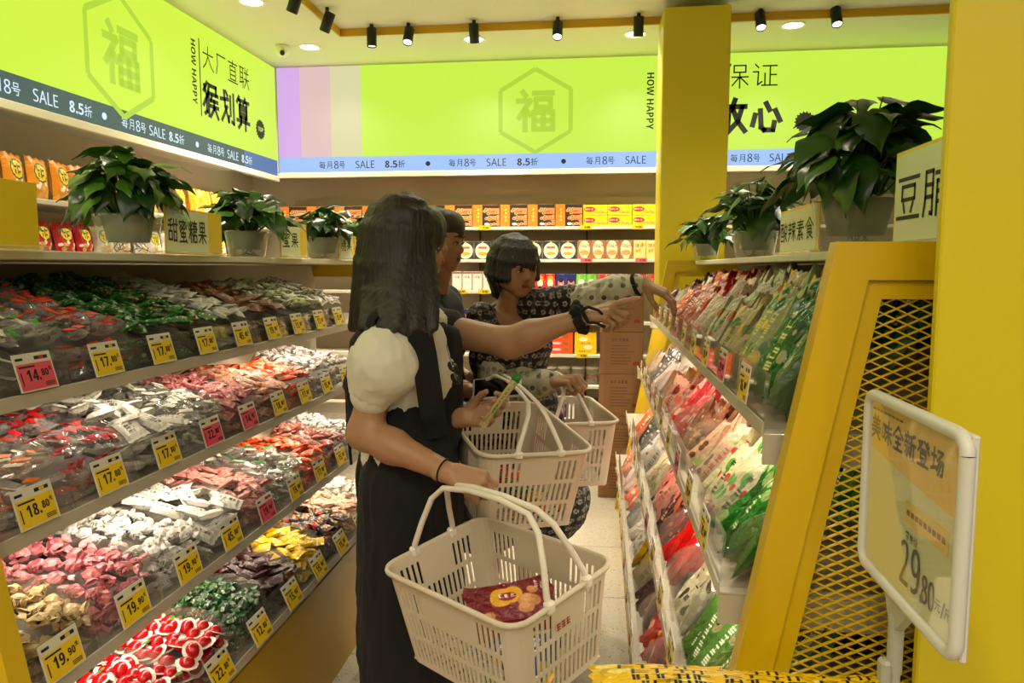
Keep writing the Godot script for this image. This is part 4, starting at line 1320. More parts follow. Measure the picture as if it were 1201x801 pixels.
func goods_texture(kind: String) -> StandardMaterial3D:
	var key := "goods_" + kind
	if M.has(key):
		return M[key]
	var r := RandomNumberGenerator.new()
	r.seed = hash(kind) % 1000
	var im := Image.create(96, 96, false, Image.FORMAT_RGB8)
	match kind:
		"wafer":
			im.fill(Color(0.16, 0.15, 0.15))
			for i in 22:
				var cx := r.randi_range(40, 96)
				var cy := r.randi_range(12, 82)
				im.fill_rect(Rect2i(cx, cy, 40, 9), Color(0.84, 0.52, 0.30))
				im.fill_rect(Rect2i(cx, cy + 7, 40, 2), Color(0.60, 0.28, 0.12))
				disc(im, Color(0.92, 0.66, 0.42), cx, cy + 4, 6, 6)
				disc(im, Color(0.55, 0.22, 0.10), cx, cy + 4, 3, 3)
			disc(im, Color(0.92, 0.88, 0.84), 50, 84, 9, 6)
			im.fill_rect(Rect2i(0, 0, 34, 96), Color(0.93, 0.49, 0.12))
			for i in 4:
				disc(im, Color(0.95, 0.75, 0.35), 17, 20 + 16 * i, 6, 5)
				scribble(im, Color(0.5, 0.2, 0.03), Rect2i(12, 16 + 16 * i, 10, 8), 1, r)
		"biscuit":
			im.fill(Color(0.88, 0.76, 0.04))
			disc(im, Color(0.72, 0.06, 0.12), 24, 40, 23, 24)
			scribble(im, Color(0.95, 0.9, 0.88), Rect2i(6, 32, 36, 18), 1, r)
			for i in 6:
				disc(im, Color(0.84, 0.52, 0.18), 48 + 8 * i, 60 + (i % 2) * 10, 9, 11)
				disc(im, Color(0.93, 0.72, 0.36), 48 + 8 * i, 56 + (i % 2) * 10, 5, 6)
		"round":
			im.fill(Color(0.19, 0.19, 0.19))
			disc(im, Color(0.90, 0.87, 0.80), 48, 50, 43, 43)
			disc(im, Color(0.84, 0.80, 0.70), 48, 50, 36, 36)
			im.fill_rect(Rect2i(24, 28, 48, 10), Color(0.80, 0.32, 0.22))
			disc(im, Color(0.88, 0.62, 0.22), 48, 66, 26, 10)
			blotches(im, Color(0.76, 0.42, 0.20), 0, 3, 5, r)
			disc(im, Color(0.95, 0.8, 0.3), 48, 6, 5, 5)
		"oval":
			im.fill(Color(0.60, 0.40, 0.25))
			disc(im, Color(0.89, 0.82, 0.68), 48, 44, 40, 46)
			scribble(im, Color(0.28, 0.24, 0.22), Rect2i(16, 20, 66, 18), 1, r)
			disc(im, Color(0.87, 0.60, 0.36), 48, 62, 34, 14)
			disc(im, Color(0.93, 0.80, 0.62), 50, 84, 22, 10)
		"meadow":
			im.fill(Color(0.91, 0.78, 0.48))
			blotches(im, Color(0.90, 0.60, 0.28), 9, 5, 10, r)
			blotches(im, Color(0.93, 0.85, 0.35), 6, 5, 9, r)
			scribble(im, Color(0.35, 0.30, 0.30), Rect2i(12, 18, 70, 18), 1, r)
		"white":
			im.fill(Color(0.88, 0.83, 0.80))
			blotches(im, Color(0.80, 0.22, 0.22), 5, 2, 5, r)
			im.fill_rect(Rect2i(0, 0, 96, 12), Color(0.62, 0.42, 0.34))
			scribble(im, Color(0.45, 0.3, 0.3), Rect2i(20, 22, 50, 12), 1, r)
		"red":
			im.fill(Color(0.86, 0.10, 0.16))
			disc(im, Color(0.92, 0.58, 0.18), 48, 28, 34, 22)
			disc(im, Color(0.90, 0.82, 0.72), 48, 52, 30, 22)
			disc(im, Color(0.13, 0.08, 0.07), 48, 82, 18, 14)
		"blue":
			im.fill(Color(0.10, 0.16, 0.42))
			disc(im, Color(0.88, 0.46, 0.46), 48, 50, 34, 22)
			disc(im, Color(0.20, 0.12, 0.12), 48, 34, 24, 14)
			disc(im, Color(0.85, 0.75, 0.7), 48, 66, 16, 14)
		"green":
			im.fill(Color(0.42, 0.68, 0.24))
			blotches(im, Color(0.56, 0.76, 0.30), 8, 4, 10, r)
			disc(im, Color(0.88, 0.90, 0.78), 48, 46, 32, 20)
			disc(im, Color(0.70, 0.78, 0.30), 48, 84, 24, 8)
		"fruit":
			im.fill(Color(0.62, 0.42, 0.26))
			blotches(im, Color(0.82, 0.12, 0.20), 6, 8, 14, r)
			blotches(im, Color(0.92, 0.80, 0.66), 3, 4, 8, r)
		"orange":
			im.fill(Color(0.92, 0.32, 0.08))
			for i in 3:
				disc(im, Color(0.80, 0.72, 0.80), 26, 18 + 29 * i, 20, 6)
				disc(im, Color(0.62, 0.36, 0.16), 66, 18 + 29 * i, 12, 8)
				im.fill_rect(Rect2i(8, 26 + 29 * i, 74, 2), Color(0.75, 0.2, 0.3))
		"lemon":
			im.fill(Color(0.96, 0.74, 0.06))
			for i in 2:
				disc(im, Color(0.93, 0.86, 0.72), 38 + 20 * i, 28 + 36 * i, 20, 11)
				scribble(im, Color(0.65, 0.1, 0.08), Rect2i(18, 44 + 36 * i, 56, 8), 1, r)
		"carton":
			im.fill(Color(0.52, 0.365, 0.21))
			im.fill_rect(Rect2i(0, 0, 10, 96), Color(0.56, 0.39, 0.235))
			scribble(im, Color(0.34, 0.21, 0.11), Rect2i(26, 14, 40, 8), 1, r)
			for i in 7:
				im.fill_rect(Rect2i(24, 30 + 7 * i, r.randi_range(34, 58), 2), Color(0.38, 0.25, 0.14))
			im.fill_rect(Rect2i(74, 68, 14, 8), Color(0.55, 0.13, 0.13))
		"crisps", "crisps_red", "crisps_blue":
			var base := Color(0.92, 0.58, 0.06)
			if kind == "crisps_red":
				base = Color(0.78, 0.06, 0.10)
			elif kind == "crisps_blue":
				base = Color(0.86, 0.82, 0.78)
			im.fill(base)
			for i in 11:
				var a := TAU * i / 11.0
				disc(im, Color(0.12, 0.07, 0.05), 48 + int(cos(a) * 20), 36 + int(sin(a) * 15), 11, 9)
			for i in 11:
				var a := TAU * i / 11.0
				disc(im, Color(0.96, 0.86, 0.30), 48 + int(cos(a) * 19), 36 + int(sin(a) * 14), 9, 7)
			disc(im, Color(0.95, 0.78, 0.18), 48, 36, 22, 16)
			for s in [Rect2i(34, 28, 10, 4), Rect2i(46, 24, 4, 24), Rect2i(54, 30, 12, 4), Rect2i(36, 40, 9, 4), Rect2i(58, 38, 4, 10)]:
				im.fill_rect(s, Color(0.10, 0.06, 0.05))
			disc(im, Color(0.30, 0.62, 0.12), 66, 24, 5, 8)
			for i in 9:
				disc(im, Color(0.94, 0.70, 0.40), r.randi_range(10, 86), r.randi_range(66, 92), 9, 6)
			for i in 4:
				disc(im, Color(0.93, 0.93, 0.93), r.randi_range(10, 86), r.randi_range(58, 70), 7, 5)
	var m := mat(key, Color.WHITE, 0.4)
	m.albedo_texture = ImageTexture.create_from_image(im)
	return m

func front_box(w: float, h: float, d: float) -> Mesh:
	# carton whose front (+z) shows the whole print
	var key := "fbox_%f_%f_%f" % [w, h, d]
	if not meshes.has(key):
		meshes[key] = box_mesh(Vector3(w, h, d), 0.0015)
	return meshes[key]

func goods(called: String, kind: String, label: String, cat: String, group: String, x0: float, x1: float, base_y: float, h: float, z: float, d: float) -> void:
	var o := obj(called, front_box(snappedf(x1 - x0 - 0.003, 0.002), snappedf(h, 0.002), d), goods_texture(kind))
	tag(o, label, cat, group)
	o.position = Vector3((x0 + x1) / 2, base_y + snappedf(h, 0.002) / 2, z - d / 2)

func build_wall_shelves() -> void:
	var steel := mat("wall_shelf_steel", Color(0.80, 0.76, 0.70), 0.4)
	var slot := mat("upright_steel", Color(0.42, 0.40, 0.37), 0.5)
	var s := thing("wall_shelf", "pale steel shelving full of boxed snacks under the lime screen", "shelf", Vector3(0, 0, -5.8))
	var st := new_st()
	box(st, Vector3(0.3, 1.0, -0.12), Vector3(5.6, 2.0, 0.02))
	obj("back_panel", st, mat("shelf_backing", Color(0.76, 0.71, 0.63), 0.7), s)
	for i in SHELF_Y.size():
		st = new_st()
		box(st, Vector3(0.3, SHELF_Y[i] - 0.012, 0.03), Vector3(5.5, 0.024, 0.30), 0.003)
		obj("shelf", st, steel, s)
	for px: float in [435.0, 562.0, 688.0, 815.0]:
		st = new_st()
		var x := at_depth(px, 300.0, 5.85).x
		box(st, Vector3(x, 0.95, -0.10), Vector3(0.014, 1.85, 0.02))
		obj("upright", st, slot, s)
	var z := -5.645
	var X := func(px: float) -> float: return at_depth(px, 300.0, 5.645).x
	# top row: wafer boxes and biscuit boxes
	for i in 11:
		var a: float = 651.0 - 32.2 * i
		goods("wafer_box", "wafer", "orange and black wafer roll box on the highest far shelf", "box", "wafer roll boxes", X.call(a), X.call(a + 32.0), SHELF_Y[0], 0.165, z, 0.12)
	for i in 3:
		for k in 2:
			goods("biscuit_box", "biscuit", "yellow biscuit box with red badge in a stack of two", "box", "yellow biscuit boxes", X.call(683.5 + 28.7 * i), X.call(683.5 + 28.7 * (i + 1)), SHELF_Y[0] + 0.08 * k, 0.078, z, 0.12)
	# second row
	for i in 14:
		var a: float = 656.0 - 20.0 * i
		goods("round_label_box", "round", "black box with a round white label on the second far shelf", "box", "black boxes with round labels", X.call(a), X.call(a + 20.0), SHELF_Y[1], 0.135, z, 0.1)
	for i in 4:
		goods("oval_label_box", "oval", "brown box with cream oval label on the second far shelf", "box", "brown oval label boxes", X.call(677.0 + 16.3 * i), X.call(677.0 + 16.3 * (i + 1)), SHELF_Y[1], 0.14, z, 0.1)
	for i in 3:
		goods("meadow_box", "meadow", "cream and orange patterned box beside brown oval boxes", "box", "cream patterned boxes", X.call(742.5 + 15.0 * i), X.call(742.5 + 15.0 * (i + 1)), SHELF_Y[1], 0.14, z, 0.1)
	# third row
	for i in 8:
		goods("white_carton", "white", "white carton with red specks on the third far shelf", "box", "white speckled cartons", X.call(530.0 + 12.0 * i), X.call(541.5 + 12.0 * i), SHELF_Y[2], 0.145, z, 0.09)
	for a in [["red", 627.5, 2, "red figure box"], ["blue", 652.0, 2, "navy blue figure box"], ["green", 676.0, 2, "leaf green box"], ["fruit", 700.0, 6, "red fruit box"]]:
		for i in int(a[2]):
			goods(a[3].replace(" ", "_"), a[0], "%s on the third far shelf" % a[3], "box", "%ses on the third shelf" % a[3], X.call(a[1] + 12.0 * i), X.call(a[1] + 12.0 * (i + 1)), SHELF_Y[2], 0.125, z, 0.09)
	# fourth row: small tubes
	for i in 16:
		goods("small_tube_box", "blue" if i % 3 else "white", "small upright carton on the fourth far shelf", "box", "small cartons on the fourth shelf", X.call(536.0 + 7.6 * i), X.call(543.0 + 7.6 * i), SHELF_Y[3], 0.085, z, 0.06)
	# fifth row
	goods("orange_tray_box", "orange", "orange display box with three biscuit pictures", "box", "", X.call(646.0), X.call(673.0), SHELF_Y[4], 0.165, z, 0.14)
	goods("lemon_tray_box", "lemon", "yellow display box with red lettering by the orange one", "box", "", X.call(674.5), X.call(701.0), SHELF_Y[4], 0.165, z, 0.14)
	goods("orange_tray_box", "orange", "orange display box partly behind the patterned dress", "box", "", X.call(616.0), X.call(643.0), SHELF_Y[4], 0.165, z, 0.14)
	# sixth row: clear tubs of sweets
	var tub := film("tub_clear", Color(0.85, 0.82, 0.76), 0.22, 0.08)
	for i in 9:
		var c: float = X.call(560.0 + 17.0 * i)
		var t := thing("candy_tub", "clear tub of mixed sweets on the sixth far shelf", "tub", Vector3(c, SHELF_Y[5], z - 0.07), "clear tubs on the sixth shelf")
		st = new_st(true)
		lathe(st, [Vector2(0.0, 0.003), Vector2(0.045, 0.003), Vector2(0.05, 0.02), Vector2(0.05, 0.11), Vector2(0.046, 0.12)], 14)
		obj("jar", st, tub, t)
		st = new_st(true)
		lathe(st, [Vector2(0.047, 0.118), Vector2(0.05, 0.12), Vector2(0.05, 0.135), Vector2(0.0, 0.138)], 14)
		obj("lid", st, mat("tub_lid", Color(0.82, 0.80, 0.76), 0.4), t)
		obj("filling", lump_mesh(0.1, 0.13, i % 4 + 1), mat("tub_fill_%d" % (i % 3), [Color(0.72, 0.42, 0.30), Color(0.78, 0.70, 0.60), Color(0.55, 0.28, 0.20)][i % 3], 0.5), t, Vector3(0, 0.05, 0))
	for i in 8:
		goods("sky_blue_box", "blue" if i % 2 else "white", "blue or white box on the bottom far shelf", "box", "boxes on the bottom far shelf", X.call(560.0 + 18.0 * i), X.call(577.0 + 18.0 * i), SHELF_Y[6], 0.14, z, 0.1)
	# shelf-edge tags
	for a in [[569.0, 0, 0], [687.0, 0, 0], [747.0, 0, 0], [688.0, 1, 1], [752.0, 1, 1], [541.0, 2, 0], [568.0, 2, 0], [607.0, 2, 0], [652.0, 2, 0], [684.0, 4, 0], [684.0, 5, 0]]:
		st = new_st()
		box(st, Vector3.ZERO, Vector3(0.085, 0.034, 0.002), 0.0005)
		var p := thing("shelf_tag", "small %s price tag on the %s far shelf edge" % ["pink" if a[2] == 1 else "yellow", ["highest", "second", "third", "fourth", "fifth", "sixth", "bottom"][a[1]]], "price tag", Vector3(X.call(a[0]), SHELF_Y[a[1]] - 0.008, -5.616), "shelf tags of far shelf %d" % (a[1] + 1))
		obj("card", st, mat("tag_pink_small", Color(0.86, 0.38, 0.42), 0.4) if a[2] == 1 else mat("tag_yellow", Color(0.86, 0.72, 0.03), 0.4), p)
		obj("price", latin("9.90", 0.016, true), mat("tag_ink", Color(0.02, 0.02, 0.02), 0.6), p, Vector3(0.01, 0.0, 0.0018))
	# brown cartons stacked at the far end of the aisle
	var zc := -4.62
	for i in 5:
		var x0: float = at_depth(703.0, 420.0, 4.62).x
		goods("brown_carton", "carton", "brown cardboard carton, %s of five stacked past the snack gondola" % ["bottom", "second from bottom", "third from bottom", "second from top", "topmost"][i], "carton", "", x0 + [0.0, 0.004, -0.003, 0.002, 0.012][i], x0 + 0.27, 0.085 + 0.264 * i - 0.085, 0.262, zc, 0.32)
	# shelving along the side wall, with bags of crisps
	s = thing("wall_shelf", "pale steel side wall shelving with bags of crisps", "shelf", Vector3(-2.7, 0, -3.5))
	st = new_st()
	box(st, Vector3(-0.17, 1.0, 0), Vector3(0.02, 2.0, 4.2))
	obj("back_panel", st, mat("shelf_backing", Color(0.76, 0.71, 0.63), 0.7), s)
	for i in SHELF_Y.size():
		st = new_st()
		box(st, Vector3(0.03, SHELF_Y[i] - 0.012, 0.0), Vector3(0.34, 0.024, 4.2), 0.003)
		obj("shelf", st, steel, s)
	var k := 0
	for zz in range(15):
		var d: float = 2.72 + 0.145 * zz + rng.randf_range(-0.01, 0.01)
		for row in 2:
			var kind: String = ["crisps", "crisps_red"][row]
			if row == 1 and zz >= 6:
				kind = "crisps_blue"
			var m := pillow_mesh(0.19 if row == 0 else 0.15, 0.135, 0.055, 0.006, 40 + k % 4, 0.88)
			var up := Vector3(-0.12 + rng.randf_range(-0.06, 0.06), 1.0, rng.randf_range(-0.08, 0.08)).normalized()
			var face := Vector3(1, 0.12, rng.randf_range(-0.25, 0.25))
			face = (face - up * face.dot(up)).normalized()
			# the print runs along the pack's long side: turn it so that it reads upright
			var o := obj(["orange_crisp_bag", "red_crisp_bag", "white_crisp_bag"][["crisps", "crisps_red", "crisps_blue"].find(kind)], bag_mesh(m, k), goods_texture(kind))
			tag(o, "%s bag of crisps on the side wall shelf" % ["orange", "red", "white"][["crisps", "crisps_red", "crisps_blue"].find(kind)], "crisp bag", "%s bags on the side shelf" % kind.replace("_", " "))
			o.transform = Transform3D(Basis(up, face, up.cross(face)), Vector3(-2.56, SHELF_Y[row] + (0.095 if row == 0 else 0.075), -d))
			k += 1

func bag_mesh(m: Mesh, k: int) -> Mesh:
	# the same pack with its print turned upright (u across, v down from the upper end)
	var key := "bag_%d" % m.get_instance_id()
	if not meshes.has(key):
		var arr := m.surface_get_arrays(0)
		var uv: PackedVector2Array = arr[Mesh.ARRAY_TEX_UV]
		for i in uv.size():
			uv[i] = Vector2(1.0 - uv[i].y, 1.0 - uv[i].x)
		arr[Mesh.ARRAY_TEX_UV] = uv
		var am := ArrayMesh.new()
		am.add_surface_from_arrays(Mesh.PRIMITIVE_TRIANGLES, arr)
		meshes[key] = am
	return meshes[key]

# ------------------------------------------------------------------ things on the ledges
func leaf_mesh(ln: float, wd: float, droop: float, sd: int) -> Mesh:
	# heart-shaped leaf from its stalk end at the origin along +x, folded along the midrib
	var key := "leaf_%d" % sd
	if meshes.has(key):
		return meshes[key]
	var r := RandomNumberGenerator.new()
	r.seed = sd
	var st := new_st(true)
	var n := 7
	var wds := [0.30, 0.84, 1.0, 0.90, 0.68, 0.42, 0.18, 0.0]
	var back := [-0.10, -0.06, 0.0, 0.0, 0.0, 0.0, 0.0, 0.0]
	var P := func(i: int, s: float) -> Vector3:
		var t := float(i) / n
		var y := -droop * t * t * ln
		var w: float = wds[i] * wd * 0.5
		return Vector3((t + back[i] * absf(s)) * ln, y + absf(s) * w * 0.28 - absf(s) * absf(s) * w * 0.35 + 0.06 * wd * sin(t * 9.0 + sd) * absf(s), s * w)
	for i in n:
		for s in [[-1.0, -0.5], [-0.5, 0.0], [0.0, 0.5], [0.5, 1.0]]:
			quad(st, P.call(i, s[0]), P.call(i, s[1]), P.call(i + 1, s[1]), P.call(i + 1, s[0]))
	meshes[key] = mesh_of(st)
	return meshes[key]

func plant(label: String, at: Vector3, pot_r: float, pot_h: float, leaves: int, spread: float, tall: float, leaf_len: float, sd: int) -> void:
	var r := RandomNumberGenerator.new()
	r.seed = sd
	var p := thing("potted_plant", label, "plant", at)
	var st := new_st(true)
	lathe(st, [Vector2(0.0, 0.002), Vector2(pot_r * 0.78, 0.002), Vector2(pot_r * 0.80, 0.006), Vector2(pot_r, pot_h - 0.006), Vector2(pot_r * 1.04, pot_h), Vector2(pot_r * 1.02, pot_h + 0.002), Vector2(pot_r * 0.97, pot_h - 0.004)], 28)
	obj("outer_pot", st, film("pot_clear", Color(0.80, 0.82, 0.72), 0.16, 0.06), p)
	st = new_st(true)
	lathe(st, [Vector2(0.0, pot_h * 0.30), Vector2(pot_r * 0.60, pot_h * 0.30), Vector2(pot_r * 0.80, pot_h * 0.98), Vector2(0.0, pot_h * 0.96)], 24)
	obj("inner_pot", st, mat("pot_liner", Color(0.47, 0.48, 0.37), 0.5), p)
	st = new_st()
	for i in 10:
		var a := r.randf() * TAU
		var q := Vector3(cos(a), 0, sin(a)) * pot_r * 0.5 * r.randf()
		tube(st, [q + Vector3(0, pot_h * 0.3, 0), q + Vector3(r.randf_range(-0.02, 0.02), pot_h * 0.15, r.randf_range(-0.02, 0.02)), q + Vector3(r.randf_range(-0.03, 0.03), 0.006, r.randf_range(-0.03, 0.03))], 0.0012, 5)
	var ro := obj("root", st, mat("root", Color(0.42, 0.38, 0.26), 0.7), p)
	ro.set_meta("kind", "stuff")
	var greens := [mat("leaf_a", Color(0.12, 0.26, 0.05), 0.34), mat("leaf_b", Color(0.17, 0.34, 0.06), 0.34), mat("leaf_c", Color(0.09, 0.20, 0.045), 0.34), mat("leaf_d", Color(0.25, 0.42, 0.08), 0.36)]
	for g in greens:
		g.backlight_enabled = true
		g.backlight = Color(0.08, 0.16, 0.02)
	var stalk := mat("stalk", Color(0.25, 0.38, 0.12), 0.5)
	for i in leaves:
		var f := float(i) / leaves
		var a := i * 2.39996 + r.randf_range(-0.3, 0.3)
		var out := spread * pow(f, 0.6) * r.randf_range(0.45, 0.85)
		var hgt := tall * (1.0 - 0.72 * pow(f, 2.0)) * r.randf_range(0.45, 1.0)
		var root := Vector3(cos(a), 0, sin(a)) * pot_r * 0.45 * f + Vector3(0, pot_h * 0.95, 0)
		var tip := Vector3(cos(a) * out, pot_h + hgt, sin(a) * out)
		var mid := (root + tip) / 2 + Vector3(0, 0.025, 0)
		st = new_st()
		tube(st, [root, mid, tip], [0.0026, 0.0022, 0.0018], 5, false)
		obj("stalk", st, stalk, p)
		var ll := leaf_len * r.randf_range(0.72, 1.12)
		var lf := obj("leaf", leaf_mesh(0.1, 0.075, 0.42, 1 + r.randi_range(0, 5)), greens[[0, 0, 1, 2, 2, 1, 3][r.randi_range(0, 6)]], p)
		var pitch := r.randf_range(-0.55, 0.55) - 0.55 * f
		lf.basis = Basis(Vector3.UP, -a + r.randf_range(-0.5, 0.5)) * Basis(Vector3.BACK, pitch) * Basis(Vector3.RIGHT, r.randf_range(-0.5, 0.5)) * Basis.from_scale(Vector3.ONE * (ll / 0.1))
		lf.position = tip

func ledge_card(label: String, t: Transform3D, w: float, h: float, text: String, panel: float, size: float, plain := false) -> void:
	# a printed card in a clear stand; PANEL is the share of the width that is plain yellow
	var yel := mat("card_yellow", Color(0.88, 0.76, 0.05), 0.4)
	var p := thing("category_sign", label, "sign", t.origin)
	p.basis = t.basis
	var st := new_st()
	box(st, Vector3(0, h / 2, 0), Vector3(w, h, 0.003), 0.0006)
	obj("card", st, yel, p)
	if not plain:
		st = new_st()
		box(st, Vector3(-w * panel / 2, h / 2, 0.002), Vector3(w * (1.0 - panel) - 0.012, h - 0.014, 0.001))
		obj("face", st, mat("card_face", Color(0.80, 0.84, 0.66), 0.35), p)
		st = new_st()
		var n := text.length()
		var span := w * (1.0 - panel) - 0.03
		han(st, text, Vector2(-w / 2 + 0.014, h * 0.5 - size * 0.5), Vector2(span / n * 0.9, size), span / n, size * 0.085, Transform3D(Basis(), Vector3(0, 0, 0.0032)))
		obj("lettering", st, mat("card_ink", Color(0.05, 0.05, 0.045), 0.6), p)
	st = new_st()
	box(st, Vector3(0, 0.004, 0.0), Vector3(w, 0.008, 0.05), 0.002)
	obj("stand", st, film("stand_clear", Color(0.9, 0.9, 0.86), 0.2), p)

func build_ledge() -> void:
	var top := 1.4895
	var lx := -1.32
	var L := func(px: float, x: float) -> Vector3:
		var p := on_x(px, 295.0, x)
		return Vector3(x, top, p.z)
	plant("large bushy green pothos in clear pot beside the yellow plain card", L.call(152.0, lx), 0.088, 0.105, 105, 0.18, 0.18, 0.088, 11)
	plant("spreading green pothos in clear pot beside the sweets category card", L.call(290.0, lx), 0.080, 0.095, 95, 0.19, 0.15, 0.090, 12)
	plant("compact green pothos in clear pot on the candy ledge", L.call(379.0, lx), 0.095, 0.10, 90, 0.18, 0.15, 0.088, 13)
	plant("small green pothos at the far end of the candy ledge", L.call(428.0, lx - 0.05), 0.08, 0.09, 40, 0.16, 0.18, 0.09, 14)
	var rx := 0.62
	plant("big broad leaved pothos in clear pot beside the bean card", L.call(1003.0, rx), 0.105, 0.128, 110, 0.20, 0.25, 0.112, 15)
	plant("green pothos in clear pot on the snack ledge between two others", L.call(885.0, rx), 0.092, 0.105, 85, 0.21, 0.21, 0.110, 16)
	plant("small green pothos in clear pot against the far yellow column", Vector3(0.575, top, -4.22), 0.075, 0.09, 60, 0.18, 0.17, 0.10, 17)
	var facing := Basis(Vector3(0, 0, -1), Vector3(0, 1, 0), Vector3(1, 0, 0))
	var lean := Basis(Vector3.UP, 0.18) * facing
	var a := on_x(186.0, 288.0, -1.235)
	var b := on_x(267.0, 292.0, -1.235)
	ledge_card("cream category card reading four large characters with yellow border", Transform3D(Basis(Vector3.UP, 0.10) * facing, Vector3(-1.235, top, (a.z + b.z) / 2)), absf(a.z - b.z), 0.135, "甜蜜糖果", 0.26, 0.07)
	a = on_x(-30.0, 288.0, -1.235)
	b = on_x(46.0, 288.0, -1.235)
	ledge_card("plain bright yellow card standing on the candy ledge", Transform3D(facing, Vector3(-1.235, top, (a.z + b.z) / 2)), absf(a.z - b.z), 0.145, "", 0.0, 0.07, true)
	a = on_x(334.0, 292.0, -1.235)
	b = on_x(355.0, 292.0, -1.235)
	ledge_card("cream category card half hidden behind the spreading pothos", Transform3D(facing, Vector3(-1.235, top, (a.z + b.z) / 2)), 0.26, 0.14, "蜜果", 0.25, 0.06)
	a = on_x(408.0, 292.0, -1.235)
	ledge_card("cream category card past the compact pothos", Transform3D(facing, Vector3(-1.235, top, a.z)), 0.24, 0.14, "糖果", 0.2, 0.06)
	var rfacing := Basis(Vector3(0, 0, 1), Vector3(0, 1, 0), Vector3(-1, 0, 0))
	a = on_x(914.0, 294.0, 0.565)
	b = on_x(962.0, 292.0, 0.565)
	ledge_card("cream category card reading four characters on the snack ledge", Transform3D(rfacing, Vector3(0.565, top, (a.z + b.z) / 2)), absf(a.z - b.z) * 0.95, 0.135, "酸辣素食", 0.05, 0.06)
	a = on_x(1049.0, 285.0, 0.555)
	ledge_card("yellow bordered bean category card beside the near column", Transform3D(rfacing, Vector3(0.555, top, a.z + 0.145)), 0.30, 0.175, "豆脯", 0.12, 0.085)

# ------------------------------------------------------------------ the price frame on its stand and the packs at its foot
func build_sign_stand() -> void:
	var x := 0.40
	var tl := on_x(1021.0, 452.0, x)
	var br := on_x(1136.0, 776.0, x)
	var tr := on_x(1143.0, 512.0, x)
	var h := (tr.y - br.y) * 1.10
	var w := absf(tl.z - tr.z)
	var c := Vector3(x, (tr.y + br.y) / 2 - 0.008, (tl.z + tr.z) / 2)
	var p := thing("price_frame_stand", "white price frame reading 29.80 on a grey pole before the yellow column", "price sign", Vector3(x, 0.0, c.z))
	var t := Transform3D(Basis(Vector3(0, 0, 1), Vector3(0, 1, 0), Vector3(-1, 0, 0)), Vector3(0, c.y, 0))
	var white := mat("frame_white", Color(0.78, 0.77, 0.72), 0.35)
	var bar := 0.016
	var st := new_st()
	box(st, Vector3(0, 0, -0.006), Vector3(w - 0.01, h - 0.01, 0.008), 0.002, t)
	obj("backing", st, white, p)
	st = new_st()
	# rounded frame
	var pts: Array = []
	var rad := 0.02
	for k in 4:
		var cx: float = (w / 2 - bar / 2 - rad) * [1, -1, -1, 1][k]
		var cy: float = (h / 2 - bar / 2 - rad) * [1, 1, -1, -1][k]
		for i in 6:
			var a := PI / 2 * k + PI / 2 * i / 5.0
			pts.append(t * Vector3(cx + cos(a) * rad, cy + sin(a) * rad, 0.002))
	pts.append(pts[0])
	tube(st, pts, 0.0085, 10, false)
	obj("frame", st, white, p)
	st = new_st()
	box(st, Vector3(0, 0, 0.0), Vector3(w - 0.03, h - 0.03, 0.002), 0.0, t)
	obj("poster", st, mat("poster_cream", Color(0.83, 0.83, 0.62), 0.3), p)
	st = new_st()
	var pw := w - 0.034
	var ph := h - 0.034
	# yellow title field, and a lighter band that carries the small lines
	extrude(st, PackedVector2Array([Vector2(-pw / 2, ph / 2), Vector2(pw * 0.5, ph / 2), Vector2(pw * 0.5, ph * 0.12), Vector2(-pw * 0.05, ph * 0.16), Vector2(-pw / 2, ph * 0.22)]), 0.0006, t.translated(t.basis * Vector3(0, 0, 0.0011)))
	obj("title_field", st, mat("poster_yellow", Color(0.88, 0.72, 0.18), 0.3), p)
	st = new_st()
	box(st, Vector3(pw * 0.20, -ph * 0.02, 0.0018), Vector3(pw * 0.44, ph * 0.12, 0.0006), 0.0, t)
	obj("caption_field", st, mat("poster_gold", Color(0.90, 0.76, 0.28), 0.3), p)
	var ink := mat("poster_ink", Color(0.07, 0.055, 0.03), 0.6)
	st = new_st()
	var tt := t.translated(t.basis * Vector3(0, 0, 0.0022))
	han(st, "美味全新登场", Vector2(-pw * 0.49, ph * 0.275), Vector2(pw * 0.125, ph * 0.145), pw * 0.142, 0.0044, tt)
	han(st, "零售价", Vector2(pw * 0.0, -ph * 0.175), Vector2(pw * 0.04, ph * 0.05), pw * 0.045, 0.0012, tt)
	han(st, "元", Vector2(pw * 0.33, -ph * 0.40), Vector2(pw * 0.055, ph * 0.07), pw * 0.05, 0.0016, tt)
	han(st, "斤", Vector2(pw * 0.42, -ph * 0.40), Vector2(pw * 0.055, ph * 0.07), pw * 0.05, 0.0016, tt)
	obj("lettering", st, ink, p)
	put_text(p, "29.", 0.056, false, Vector2(pw * 0.09, -ph * 0.32), tt, ink, 0.0, 0.72)
	put_text(p, "80", 0.034, false, Vector2(pw * 0.255, -ph * 0.36), tt, ink, 0.0, 0.72)
	put_text(p, "/", 0.02, false, Vector2(pw * 0.405, -ph * 0.37), tt, ink)
	st = new_st()
	for i in 9:
		box(st, Vector3(pw * (0.02 + 0.045 * i), -ph * 0.02, 0.0024), Vector3(pw * 0.03, ph * 0.03, 0.0004), 0.0, t)
	for i in 8:
		box(st, Vector3(-pw * 0.46 + pw * 0.05 * i, ph * 0.46, 0.0024), Vector3(pw * 0.035, ph * 0.012, 0.0004), 0.0, t)
	var sm := obj("small_print", st, mat("poster_brown", Color(0.45, 0.30, 0.08), 0.6), p)
	sm.set_meta("kind", "stuff")
	st = new_st()
	# clear cover sheet
	box(st, Vector3(0, 0, 0.0042), Vector3(w - 0.028, h - 0.028, 0.001), 0.0, t)
	obj("cover_sheet", st, film("cover_clear", Color(0.95, 0.95, 0.92), 0.05, 0.04), p)
	var grey := mat("pole_grey", Color(0.62, 0.62, 0.55), 0.35)
	var foot := on_x(1053.0, 700.0, x)
